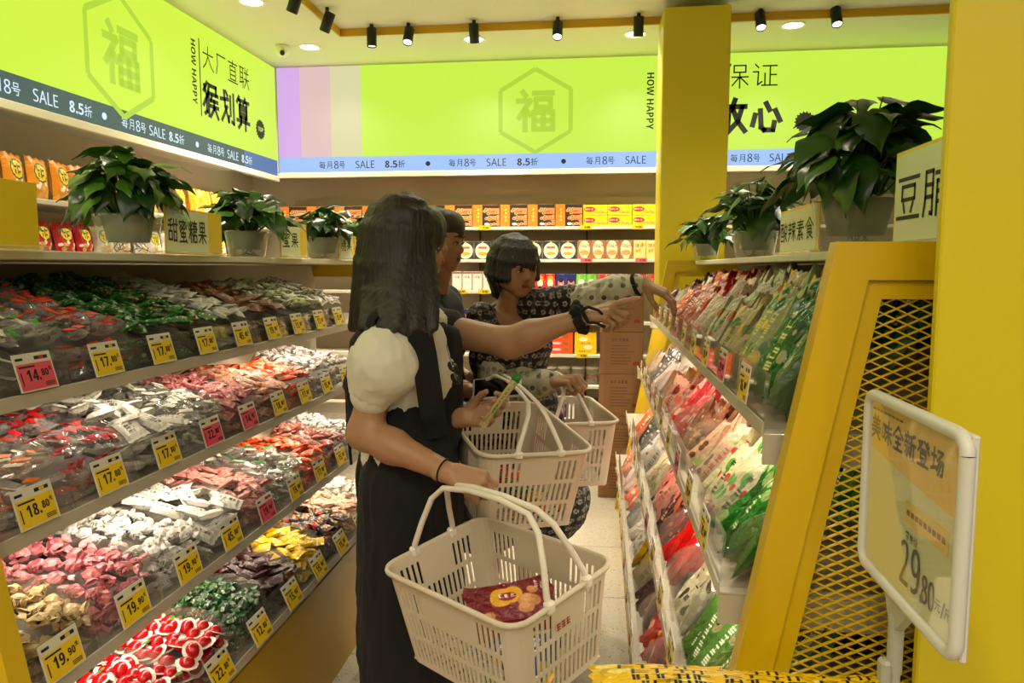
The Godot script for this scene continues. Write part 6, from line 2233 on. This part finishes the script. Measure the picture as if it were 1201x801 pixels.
	wear(p, "strap_ruffle", mesh_of(frill(path, outs, 0.052, 0.014, 9.0)), black)
	var tie := new_st()
	tube(tie, [A.call(407.0, 450.0, 1.90), A.call(408.0, 500.0, 1.90), A.call(412.0, 545.0, 1.90)], [0.006, 0.005, 0.004], 6)
	wear(p, "sash_tie", mesh_of(tie), black)
	# hair
	var hr := moved(head, [[Vector3(0, 0.035, -0.022), Vector3(0, 0.035, 0.012), 0.090, 0.084], [Vector3(0, -0.02, -0.04), Vector3(0, -0.10, -0.05), 0.080, 0.055]])
	hr.append_array(locks(head, 0.72, TAU - 0.95, 54, -0.235, 0.06, 0.020, 31))
	hr.append_array(locks(head, 1.0, TAU - 1.2, 26, -0.20, 0.02, 0.022, 32))
	for i in 13:
		# the lengths that fall over the near shoulder
		var u := i / 12.0
		var dz := 0.045 * absf(u - 0.45) / 0.5
		var p0: Vector3 = A.call(lerpf(444.0, 500.0, u), 285.0, 1.925 + dz)
		var p1: Vector3 = A.call(lerpf(432.0, 507.0, u), 345.0, 1.865 + dz)
		hr.append_array([[p0, p1, 0.020, 0.020], [p1, A.call(lerpf(424.0, 510.0, u), 384.0 + 5.0 * (i % 3), 1.805 + dz), 0.020, 0.010]])
	wear(p, "hair", joined([folds(net(hr, 0.006, 0.010), 0.0022, Vector3(90, 3, 90), 3)]), streaked("hair_brown", Color(0.095, 0.075, 0.045), 4))
	wear(p, "wrist_band", mesh_of(ring_band(wr - hy * 0.006, (wr - er).normalized(), 0.031, 0.0022)), black)
	wear(p, "wrist_band", mesh_of(ring_band(wl, (wl - el).normalized(), 0.030, 0.0016)), mat("cord_yellow", Color(0.45, 0.32, 0.05), 0.7))
	# the snack stick she holds
	var s0: Vector3 = A.call(565.0, 501.0, 1.895)
	var s1: Vector3 = A.call(608.0, 441.0, 1.895)
	var stick := thing("snack_stick", "thin green tipped snack stick held over the black phone", "snack stick", (s0 + s1) / 2)
	var sx := (s1 - s0).normalized()
	var so := obj("wrapper", pillow_mesh(s0.distance_to(s1), 0.020, 0.013, 0.002, 71, 0.8), foil("stick_wrap", Color(0.62, 0.56, 0.36), [Color(0.35, 0.50, 0.15)], Color(0.2, 0.3, 0.08), 5, 0.3, 1), stick)
	so.basis = Basis(sx, Vector3(0, 0, 1), sx.cross(Vector3(0, 0, 1)))
	so = obj("end_tip", pillow_mesh(0.022, 0.022, 0.010, 0.002, 72, 0.8), mat("stick_green", Color(0.10, 0.42, 0.05), 0.3), stick, sx * s0.distance_to(s1) * 0.46)
	so.basis = Basis(sx, Vector3(0, 0, 1), sx.cross(Vector3(0, 0, 1)))
	# folded glasses hooked on the bib
	var gl := thing("eyeglasses", "folded dark glasses hooked on the black pinafore bib", "glasses", A.call(530.0, 428.0, 1.90))
	var gs := new_st()
	tube(gs, [A.call(524.0, 405.0, 1.90) - gl.position, A.call(530.0, 428.0, 1.88) - gl.position, A.call(536.0, 448.0, 1.885) - gl.position], 0.0022, 6)
	obj("temple", gs, mat("glasses_metal", Color(0.45, 0.43, 0.40), 0.3, 0.8), gl)
	for q in [[531.0, 430.0], [534.5, 444.0]]:
		gs = new_st()
		lathe(gs, [Vector2(0.0, 0.0012), Vector2(0.016, 0.001), Vector2(0.017, 0.0), Vector2(0.016, -0.001), Vector2(0.0, -0.0012)], 18)
		var le := obj("lens", gs, mat("glasses_lens", Color(0.10, 0.10, 0.11), 0.1), gl, A.call(q[0], q[1], 1.885) - gl.position)
		le.basis = Basis(Vector3.BACK, -0.9) * Basis(Vector3.RIGHT, 0.5)
	# ---------------- second shopper: charcoal top, pointing
	c = A.call(486.0, 400.0, 2.40)
	c.y = 0.0
	p = thing("person", "woman in charcoal top pointing with a black scrunchie round her wrist", "person", c)
	f = Vector3(0.99, 0, -0.10).normalized()
	head = Transform3D(Basis.looking_at(-f, Vector3.UP) * Basis(Vector3.RIGHT, 0.05), A.call(491.0, 284.0, 2.36))
	sr = A.call(506.0, 384.0, 2.24)
	er = A.call(597.0, 402.0, 2.16)
	wr = A.call(680.0, 373.0, 2.12)
	bones = torso_bones(c, f, 1.0)
	bones.append_array(leg_bones(c, f, 1.0))
	bones.append_array([[A.call(489.0, 372.0, 2.40), A.call(489.0, 320.0, 2.37), 0.055, 0.048], [sr, er, 0.052, 0.043], [er, er.lerp(wr, 0.3), 0.043, 0.042], [er.lerp(wr, 0.3), wr, 0.042, 0.026], [A.call(500.0, 384.0, 2.54), A.call(505.0, 480.0, 2.56), 0.048, 0.042], [A.call(505.0, 480.0, 2.56), A.call(545.0, 455.0, 2.40), 0.042, 0.028]])
	hy = (A.call(712.0, 366.0, 2.09) - wr as Vector3).normalized()
	hz = Vector3(0.1, 0.75, 0.55)
	hz = (hz - hy * hz.dot(hy)).normalized()
	ht = Transform3D(Basis(hy.cross(hz), hy, hz), wr + hy * 0.012)
	var point := [[-0.05, 0.10, 0.05], [0.85, 1.2, 0.7], [1.0, 1.3, 0.7], [1.05, 1.3, 0.7]]
	var wl2: Vector3 = A.call(548.0, 458.0, 2.38)
	hy2 = (A.call(590.0, 462.0, 2.30) - wl2 as Vector3).normalized()
	hz2 = Vector3(0, -0.85, 0.3)
	hz2 = (hz2 - hy2 * hz2.dot(hy2)).normalized()
	var ht3 := Transform3D(Basis(hy2.cross(hz2), hy2, hz2), wl2 + hy2 * 0.012)
	var cup := [[0.4, 0.7, 0.4], [0.4, 0.75, 0.4], [0.45, 0.8, 0.4], [0.5, 0.8, 0.4]]
	wear(p, "body", joined([net(bones, 0.012, 0.03), net(head_bones(head), 0.004, 0.013), net(hand_bones(ht, -1.0, point, 0.04, [0.5, 0.8, 0.8]), 0.003, 0.006), net(hand_bones(ht3, 1.0, cup, 0.05, [0.8, 0.2, 0.5]), 0.003, 0.006)]), skin_b)
	face(p, head, Color(0.60, 0.30, 0.26))
	bl = torso_bones(c, f, 1.0, 0.014)
	bl.append_array([[sr, sr.lerp(er, 0.22), 0.068, 0.064], [A.call(500.0, 384.0, 2.54), A.call(502.0, 430.0, 2.55), 0.066, 0.062]])
	wear(p, "top", joined([folds(net(bl, 0.011, 0.02), 0.005, Vector3(12, 8, 12), 7)]), charcoal)
	side = f.cross(Vector3.UP)
	sk = []
	for k: float in [-1.0, 1.0]:
		sk.append([c + side * 0.06 * k + Vector3(0, 1.06, 0.0) + f * 0.03, c + side * 0.085 * k + Vector3(0, 0.86, 0) + f * 0.02, 0.115, 0.130])
		sk.append([c + side * 0.085 * k + Vector3(0, 0.86, 0), c + side * 0.09 * k + Vector3(0, 0.12, 0), 0.130, 0.085])
	wear(p, "trousers", joined([net(sk, 0.013, 0.02)]), black)
	hr = moved(head, [[Vector3(0, 0.045, -0.03), Vector3(0, 0.045, 0.016), 0.082, 0.072], [Vector3(0, 0.0, -0.055), Vector3(0, -0.03, -0.06), 0.066, 0.05], [Vector3(-0.03, 0.06, 0.03), Vector3(0.03, 0.06, 0.03), 0.05, 0.05], [Vector3(-0.062, 0.02, -0.01), Vector3(-0.06, 0.0, -0.03), 0.026, 0.03], [Vector3(0.062, 0.02, -0.01), Vector3(0.06, 0.0, -0.03), 0.026, 0.03], [Vector3(0, 0.02, -0.115), Vector3(0, 0.03, -0.125), 0.035, 0.03]])
	wear(p, "hair", joined([net(hr, 0.006, 0.014)]), streaked("hair_black", Color(0.11, 0.10, 0.082), 6))
	wear(p, "scrunchie", mesh_of(ring_band(wr, (wr - er).normalized(), 0.036, 0.013, 7, 0.006)), soft_black)
	for q in [[[690.0, 360.0], [702.0, 364.0], [711.0, 374.0]], [[690.0, 378.0], [700.0, 379.0], [710.0, 384.0]]]:
		tie = new_st()
		tube(tie, [A.call(682.0, 364.0, 2.075), A.call(q[0][0], q[0][1], 2.07), A.call(q[1][0], q[1][1], 2.07), A.call(q[2][0], q[2][1], 2.07)], [0.007, 0.005, 0.004, 0.005], 6)
		wear(p, "scrunchie_tie", mesh_of(tie), soft_black)
	# phone in her other hand
	var pc: Vector3 = A.call(583.0, 455.0, 2.27)
	var ph := thing("phone", "black screened phone in a white case held above the middle basket", "phone", pc)
	var pb := Basis(Vector3.BACK, 0.10) * Basis(Vector3.RIGHT, -0.75)
	var st := new_st()
	box(st, Vector3.ZERO, Vector3(0.155, 0.078, 0.010), 0.004)
	obj("case", st, mat("phone_white", Color(0.74, 0.72, 0.66), 0.35), ph).basis = pb
	st = new_st()
	box(st, Vector3(0, 0, 0.0052), Vector3(0.142, 0.068, 0.001))
	obj("glass", st, mat("phone_glass", Color(0.012, 0.013, 0.011), 0.12), ph).basis = pb
	# ---------------- third shopper: profile beyond the second
	c = A.call(505.0, 400.0, 2.72)
	c.y = 0.0
	p = thing("person", "woman with black hair tied back, open lipped profile, in dark dress", "person", c)
	f = Vector3(0.985, 0, 0.17).normalized()
	head = Transform3D(Basis.looking_at(-f, Vector3.UP) * Basis(Vector3.RIGHT, 0.10), A.call(515.0, 284.0, 2.66))
	bones = torso_bones(c, f, 1.01)
	bones.append_array(leg_bones(c, f, 1.01))
	side = f.cross(Vector3.UP)
	for k: float in [-1.0, 1.0]:
		bones.append([c + side * 0.17 * k + Vector3(0, 1.32, 0), c + side * 0.20 * k + Vector3(0, 1.04, -0.0), 0.048, 0.040])
		bones.append([c + side * 0.20 * k + Vector3(0, 1.04, 0), c + side * 0.16 * k + Vector3(0, 0.95, 0) + f * 0.20, 0.040, 0.028])
	bones.append([c + Vector3(0, 1.36, 0) + f * 0.01, head.origin - Vector3(0, 0.09, 0), 0.055, 0.048])
	var fists: Array = []
	for k: float in [-1.0, 1.0]:
		var w3 := c + side * 0.16 * k + Vector3(0, 0.95, 0) + f * 0.20
		fists.append(net(hand_bones(Transform3D(Basis(f.cross(Vector3.UP), f, Vector3.UP), w3 + f * 0.012), k, grip, 0.05, [0.5, 0.9, 1.0]), 0.004, 0.006))
	var nets := [net(bones, 0.013, 0.03), net(head_bones(head), 0.004, 0.013)]
	nets.append_array(fists)
	wear(p, "body", joined(nets), skin_c)
	face(p, head, Color(0.45, 0.18, 0.15))
	bl = torso_bones(c, f, 1.01, 0.014)
	for k: float in [-1.0, 1.0]:
		bl.append([c + side * 0.16 * k + Vector3(0, 1.32, 0), c + side * 0.19 * k + Vector3(0, 1.16, 0), 0.064, 0.060])
		bl.append([c + side * 0.08 * k + Vector3(0, 0.95, 0), c + side * 0.10 * k + Vector3(0, 0.45, 0), 0.125, 0.15])
	wear(p, "dress", joined([net(bl, 0.013, 0.02)]), soft_black)
	hr = moved(head, [[Vector3(0, 0.045, -0.03), Vector3(0, 0.045, 0.014), 0.083, 0.074], [Vector3(0, 0.0, -0.055), Vector3(0, -0.03, -0.06), 0.068, 0.05], [Vector3(-0.03, 0.066, 0.030), Vector3(0.03, 0.066, 0.030), 0.050, 0.050], [Vector3(-0.060, 0.012, 0.006), Vector3(-0.06, -0.01, -0.02), 0.026, 0.03], [Vector3(0.060, 0.012, 0.006), Vector3(0.06, -0.01, -0.02), 0.026, 0.03], [Vector3(0, 0.0, -0.12), Vector3(0, 0.01, -0.13), 0.04, 0.03]])
	wear(p, "hair", joined([net(hr, 0.006, 0.014)]), streaked("hair_black", Color(0.11, 0.10, 0.082), 6))
	# ---------------- fourth shopper: flowered dress, dotted sleeves
	c = A.call(597.0, 400.0, 2.92)
	c.y = 0.0
	p = thing("person", "woman with short black bob in flowered black dress and dotted white sleeves reaching for snacks", "person", c)
	f = Vector3(0.50, 0, 0.87).normalized()
	side = f.cross(Vector3.UP)
	var hf := Vector3(0.66, 0, 0.75).normalized()
	head = Transform3D(Basis.looking_at(-hf, Vector3.UP) * Basis(Vector3.RIGHT, 0.16), A.call(604.0, 315.0, 2.84))
	sl = A.call(640.0, 357.0, 2.86)
	el = A.call(698.0, 351.0, 2.82)
	wl = A.call(752.0, 332.0, 2.76)
	sr = A.call(572.0, 384.0, 2.90)
	er = A.call(580.0, 455.0, 2.78)
	wr = A.call(648.0, 448.0, 2.62)
	bones = torso_bones(c, f, 0.945)
	bones.append_array(leg_bones(c, f, 0.945))
	bones.append_array([[c + Vector3(0, 1.27, 0), head.origin - Vector3(0, 0.09, 0) - hf * 0.02, 0.056, 0.046], [sl, el, 0.048, 0.040], [el, wl, 0.040, 0.027], [sr, er, 0.048, 0.040], [er, wr, 0.040, 0.027], [c + Vector3(0, 1.25, 0) + side * -0.08, sl, 0.055, 0.05]])
	hy = (A.call(786.0, 346.0, 2.73) - wl as Vector3).normalized()
	hz = Vector3(0.2, 0.8, 0.2)
	hz = (hz - hy * hz.dot(hy)).normalized()
	ht = Transform3D(Basis(hy.cross(hz), hy, hz), wl + hy * 0.012)
	hy2 = (wr - er).normalized()
	hz2 = Vector3(0, 0.9, 0.3)
	hz2 = (hz2 - hy2 * hz2.dot(hy2)).normalized()
	ht2 = Transform3D(Basis(hy2.cross(hz2), hy2, hz2), wr + hy2 * 0.012)
	wear(p, "body", joined([net(bones, 0.012, 0.03), net(head_bones(head), 0.0035, 0.013), net(hand_bones(ht, 1.0, [[0.35, 0.45, 0.3], [0.45, 0.55, 0.3], [0.5, 0.6, 0.3], [0.55, 0.6, 0.3]], 0.08, [0.6, 0.5, 0.4]), 0.003, 0.006), net(hand_bones(ht2, -1.0, grip, 0.05, [0.5, 0.9, 1.0]), 0.003, 0.006)]), skin_d)
	face(p, head, Color(0.48, 0.18, 0.15))
	bl = []
	var tb := torso_bones(c, f, 0.945, 0.014)
	for i in [0, 1, 2, 4, 5]:
		bl.append(tb[i])
	for k: float in [-1.0, 1.0]:
		var hem := c + side * 0.13 * k
		bl.append([c + side * 0.08 * k + Vector3(0, 0.90, 0), hem + Vector3(0, 0.52, 0) + f * 0.05, 0.12, 0.19])
		bl.append([c + side * 0.08 * k + Vector3(0, 0.90, 0), hem + Vector3(0, 0.52, 0) - f * 0.05, 0.12, 0.18])
		# bodice either side of the open neck
		bl.append([c + side * 0.085 * k + Vector3(0, 1.14, 0) + f * 0.045, c + side * 0.115 * k + Vector3(0, 1.255, 0) + f * 0.0, 0.075, 0.060])
	bl.append([c + Vector3(0, 1.16, 0) - f * 0.03, c + Vector3(0, 1.25, 0) - f * 0.04, 0.09, 0.075])
	bl.append([sl - (el - sl).normalized() * 0.05, sl.lerp(el, 0.50), 0.064, 0.066])
	bl.append([sr, sr.lerp(er, 0.5), 0.062, 0.064])
	wear(p, "dress", joined([folds(net(bl, 0.010, 0.018), 0.005, Vector3(13, 5, 13), 8)]), flowered())
	var cuff := wl.lerp(el, 0.10)
	wear(p, "arm_sleeve", joined([folds(net([[sl.lerp(el, 0.52), el, 0.058, 0.064], [el, el.lerp(wl, 0.45), 0.064, 0.060], [el.lerp(wl, 0.45), cuff, 0.058, 0.038], [el + Vector3(0.01, -0.03, 0), el.lerp(wl, 0.3) + Vector3(0, -0.03, 0), 0.045, 0.045]], 0.008, 0.02), 0.006, Vector3(16, 16, 16), 9)]), dotted())
	wear(p, "arm_sleeve", joined([folds(net([[sr.lerp(er, 0.6), er, 0.056, 0.060], [er, er.lerp(wr, 0.5), 0.060, 0.060], [er.lerp(wr, 0.5), wr.lerp(er, 0.1), 0.058, 0.045]], 0.009, 0.02), 0.006, Vector3(16, 16, 16), 10)]), dotted())
	hair_bob(p, head)
	wear(p, "sleeve_cuff", mesh_of(ring_band(cuff, (wl - el).normalized(), 0.036, 0.009)), soft_black)

# ------------------------------------------------------------------ shopping baskets
func basket_meshes() -> Array:
	if meshes.has("basket"):
		return meshes["basket"]
	var L := 0.44
	var W := 0.33
	var H := 0.235
	var rc := 0.045
	var taper := 0.86
	# perimeter points (x, z), outward normal, and whether the stretch after the point is a slot, on which side
	var pts: Array = []
	for k in 4:
		var along: float = (L if k % 2 == 0 else W) - 2.0 * rc
		var n := int(along / 0.0165)
		var half := along / 2
		for i in n * 2:
			var s := -half + along * i / (n * 2.0)
			var p := Vector2.ZERO
			var nr := Vector2.ZERO
			match k:
				0: p = Vector2(s, W / 2); nr = Vector2(0, 1)
				1: p = Vector2(L / 2, -s); nr = Vector2(1, 0)
				2: p = Vector2(-s, -W / 2); nr = Vector2(0, -1)
				3: p = Vector2(-L / 2, s); nr = Vector2(-1, 0)
			pts.append([p, nr, i % 2 == 1, absf(s) / half, k])
		for i in 5:
			var a := PI / 2 * i / 5.0
			var c := Vector2.ZERO
			var d := Vector2.ZERO
			match k:
				0: c = Vector2(L / 2 - rc, W / 2 - rc); d = Vector2(sin(a), cos(a))
				1: c = Vector2(L / 2 - rc, -W / 2 + rc); d = Vector2(cos(a), -sin(a))
				2: c = Vector2(-L / 2 + rc, -W / 2 + rc); d = Vector2(-sin(a), -cos(a))
				3: c = Vector2(-L / 2 + rc, W / 2 - rc); d = Vector2(-cos(a), sin(a))
			pts.append([c + d * rc, d, false, 1.0, 4])
	var P := func(i: int, v: float, inset: float) -> Vector3:
		var q: Array = pts[i % pts.size()]
		var s: float = lerpf(1.0, taper, v)
		var p: Vector2 = (q[0] as Vector2) * s - (q[1] as Vector2) * inset
		return Vector3(p.x, -v * H, p.y)
	var bands := [[0.0, 0.11, false], [0.11, 0.36, true], [0.36, 0.41, false], [0.41, 0.64, true], [0.64, 0.69, false], [0.69, 0.93, true], [0.93, 1.0, false]]
	var st := new_st()
	for i in pts.size():
		for b in bands:
			var q: Array = pts[i]
			if b[2] and q[2]:
				# the first row leaves a plain panel in the middle of each side
				if not (b[0] < 0.2 and q[3] < (0.52 if q[4] % 2 == 0 else 0.40)):
					continue
			var a: Vector3 = P.call(i, b[0], 0.0)
			var c: Vector3 = P.call(i + 1, b[0], 0.0)
			var d: Vector3 = P.call(i + 1, b[1], 0.0)
			var e: Vector3 = P.call(i, b[1], 0.0)
			var ia: Vector3 = P.call(i, b[0], 0.003)
			var ic: Vector3 = P.call(i + 1, b[0], 0.003)
			var id: Vector3 = P.call(i + 1, b[1], 0.003)
			var ie: Vector3 = P.call(i, b[1], 0.003)
			quad(st, a, c, d, e)
			quad(st, ic, ia, ie, id)
			quad(st, ia, a, e, ie)
			quad(st, c, ic, id, d)
			quad(st, e, d, id, ie)
			quad(st, ia, ic, c, a)
	# bottom grid
	var bl := L * taper
	var bw := W * taper
	for i in 13:
		box(st, Vector3(-bl / 2 + 0.02 + (bl - 0.04) * i / 12.0, -H, 0), Vector3(0.014, 0.003, bw - 0.01))
	for i in 7:
		box(st, Vector3(0, -H - 0.001, -bw / 2 + 0.02 + (bw - 0.04) * i / 6.0), Vector3(bl - 0.01, 0.003, 0.016))
	var body := mesh_of(st)
	st = new_st()
	var ring: Array = []
	for i in range(0, pts.size(), 1):
		if pts[i][4] == 4 or i % 6 == 0:
			ring.append(P.call(i, 0.0, -0.004))
	ring.append(ring[0])
	tube(st, ring, 0.0065, 8, false)
	var rim := mesh_of(st)
	# one handle: a bar bent over the length of the basket, leaning to the middle
	var hm: Array = []
	for s: float in [-1.0, 1.0]:
		st = new_st()
		var z0 := 0.062 * s
		var path := [Vector3(-0.222, -0.008, z0), Vector3(-0.217, 0.02, z0), Vector3(-0.20, 0.075, z0 * 0.72), Vector3(-0.175, 0.136, z0 * 0.40), Vector3(-0.14, 0.166, z0 * 0.22), Vector3(-0.05, 0.178, z0 * 0.15), Vector3(0.05, 0.178, z0 * 0.15), Vector3(0.14, 0.166, z0 * 0.22), Vector3(0.175, 0.136, z0 * 0.40), Vector3(0.20, 0.075, z0 * 0.72), Vector3(0.217, 0.02, z0), Vector3(0.222, -0.008, z0)]
		tube(st, path, 0.0072, 8)
		hm.append(mesh_of(st))
	st = new_st()
	box(st, Vector3.ZERO, Vector3(0.022, 0.028, 0.024), 0.006)
	meshes["basket"] = [body, rim, hm, mesh_of(st)]
	return meshes["basket"]

func basket(label: String, at: Vector3, yaw: float, tx: float, tz: float, dark: bool) -> Node3D:
	var plastic := mat("basket_plastic", Color(0.76, 0.71, 0.61), 0.38)
	var m := basket_meshes()
	var b := thing("shopping_basket", label, "basket", at)
	var x := Vector3(cos(yaw), tx, -sin(yaw)).normalized()
	var z := Vector3(sin(yaw), tz, cos(yaw)).normalized()
	var y := z.cross(x).normalized()
	b.basis = Basis(x, y, x.cross(y))
	obj("body", m[0], plastic, b)
	obj("rim", m[1], plastic, b)
	var white := mat("handle_white", Color(0.84, 0.81, 0.74), 0.3)
	for k in 2:
		var h := obj("handle", m[2][k], white, b)
		if dark:
			h.scale = Vector3(1.0, 0.72, 1.0)
		for s: float in [-1.0, 1.0]:
			obj("pivot", m[3], white, h, Vector3(0.222 * s, 0.0, [-0.062, 0.062][k]))
	return b

func in_basket(b: Node3D, called: String, label: String, cat: String, m: Mesh, ma: Material, local: Transform3D, group := "") -> void:
	var o := obj(called, m, ma)
	o.transform = b.transform * local
	tag(o, label, cat, group)

func build_baskets() -> void:
	var b := basket("white slotted shopping basket holding a dark red snack bag", Vector3(-0.237, 0.761, -1.651), -0.652, 0.006, -0.139, false)
	# red brand mark on the short side
	var st := new_st()
	var t := frame_at(Vector3(0.2165, -0.062, 0.012), Vector3(0, 0, -1), Vector3(0, 1, 0))
	for i in 3:
		for k in 3:
			box(st, Vector3(-0.022 + 0.016 * i, -0.007 + 0.006 * k, 0.0), Vector3(0.011, 0.0022, 0.0008), 0.0, t)
		box(st, Vector3(-0.024 + 0.016 * i + 0.003 * (i % 2), -0.001, 0.0), Vector3(0.0022, 0.016, 0.0008), 0.0, t)
	obj("brand_mark", st, mat("brand_red", Color(0.55, 0.08, 0.08), 0.5), b)
	# the bag of crackers
	var im := Image.create(128, 96, false, Image.FORMAT_RGB8)
	im.fill(Color(0.43, 0.03, 0.10))
	disc(im, Color(0.85, 0.62, 0.06), 50, 42, 17, 17)
	disc(im, Color(0.85, 0.62, 0.06), 66, 40, 14, 16)
	disc(im, Color(0.50, 0.04, 0.11), 58, 42, 13, 8)
	var r := RandomNumberGenerator.new()
	r.seed = 3
	scribble(im, Color(0.9, 0.85, 0.8), Rect2i(46, 37, 26, 9), 1, r)
	for q in [[88, 54, 17, 12], [82, 66, 12, 9], [26, 70, 11, 9], [96, 36, 8, 6]]:
		disc(im, Color(0.72, 0.48, 0.26), q[0], q[1], q[2], q[3])
		disc(im, Color(0.80, 0.57, 0.34), q[0] - 2, q[1] - 3, q[2] * 0.7, q[3] * 0.6)
	scribble(im, Color(0.85, 0.8, 0.78), Rect2i(100, 18, 20, 18), 2, r)
	var ma := mat("cracker_bag", Color.WHITE, 0.3)
	ma.albedo_texture = ImageTexture.create_from_image(im)
	ma.normal_enabled = true
	ma.normal_texture = crinkle()
	ma.normal_scale = 0.5
	in_basket(b, "cracker_bag", "dark red cracker bag with yellow discs lying in the basket", "snack bag", pillow_mesh(0.21, 0.15, 0.075, 0.010, 81, 0.88), ma, Transform3D(Basis(Vector3.UP, 0.95) * Basis(Vector3.RIGHT, 0.45), Vector3(0.03, -0.105, -0.01)))
	in_basket(b, "blue_snack_pack", "blue and white snack pack under the red cracker bag", "snack pack", pillow_mesh(0.17, 0.12, 0.05, 0.008, 82, 0.88), foil("basket_blue", Color(0.06, 0.22, 0.52), [Color(0.75, 0.72, 0.6), Color(0.8, 0.6, 0.06)], Color(0.9, 0.9, 0.9), 21), Transform3D(Basis(Vector3.UP, 0.4) * Basis(Vector3.RIGHT, 0.5), Vector3(0.105, -0.16, 0.045)))
	in_basket(b, "white_green_pack", "white and green printed pack at the basket bottom", "snack pack", pillow_mesh(0.16, 0.11, 0.04, 0.007, 83, 0.88), foil("basket_green", Color(0.74, 0.72, 0.64), [Color(0.2, 0.5, 0.12), Color(0.80, 0.65, 0.2)], Color(0.1, 0.3, 0.6), 22), Transform3D(Basis(Vector3.UP, -0.3) * Basis(Vector3.RIGHT, 0.35), Vector3(0.03, -0.185, 0.085)))
	b = basket("white shopping basket hanging from the arm under the phone", Vector3(-0.258, 0.979, -2.156), 0.471 - PI / 2, -0.138, 0.042, true)
	for i in 9:
		in_basket(b, "mixed_snack", "small mixed snack pack in the middle basket", "snack pack", pillow_mesh(0.085, 0.05, 0.02, 0.005, 1 + i % 5), M[["wrap_3_4", "wrap_1_6", "wrap_0_2", "pack_2_2", "wrap_3_5"][i % 5]], Transform3D(jumble(0.4, rng.randf() * TAU), Vector3(rng.randf_range(-0.12, 0.12), -0.215 + 0.022 * (i % 3), rng.randf_range(-0.08, 0.08))), "snacks in the middle basket")
	b = basket("white shopping basket farther down the aisle beside the flowered dress", Vector3(-0.148, 0.92, -2.74), 0.27 - PI / 2, -0.03, 0.0, true)
	for i in 6:
		in_basket(b, "bright_snack", "yellow and blue snack pack in the farther basket", "snack pack", pillow_mesh(0.11, 0.06, 0.025, 0.005, 1 + i % 5), foil("basket_mix", Color(0.80, 0.62, 0.05), [Color(0.06, 0.30, 0.6), Color(0.8, 0.78, 0.7)], Color(0.1, 0.1, 0.1), 24), Transform3D(jumble(0.4, rng.randf() * TAU), Vector3(rng.randf_range(-0.12, 0.12), -0.21 + 0.02 * (i % 3), rng.randf_range(-0.08, 0.08))), "snacks in the farther basket")
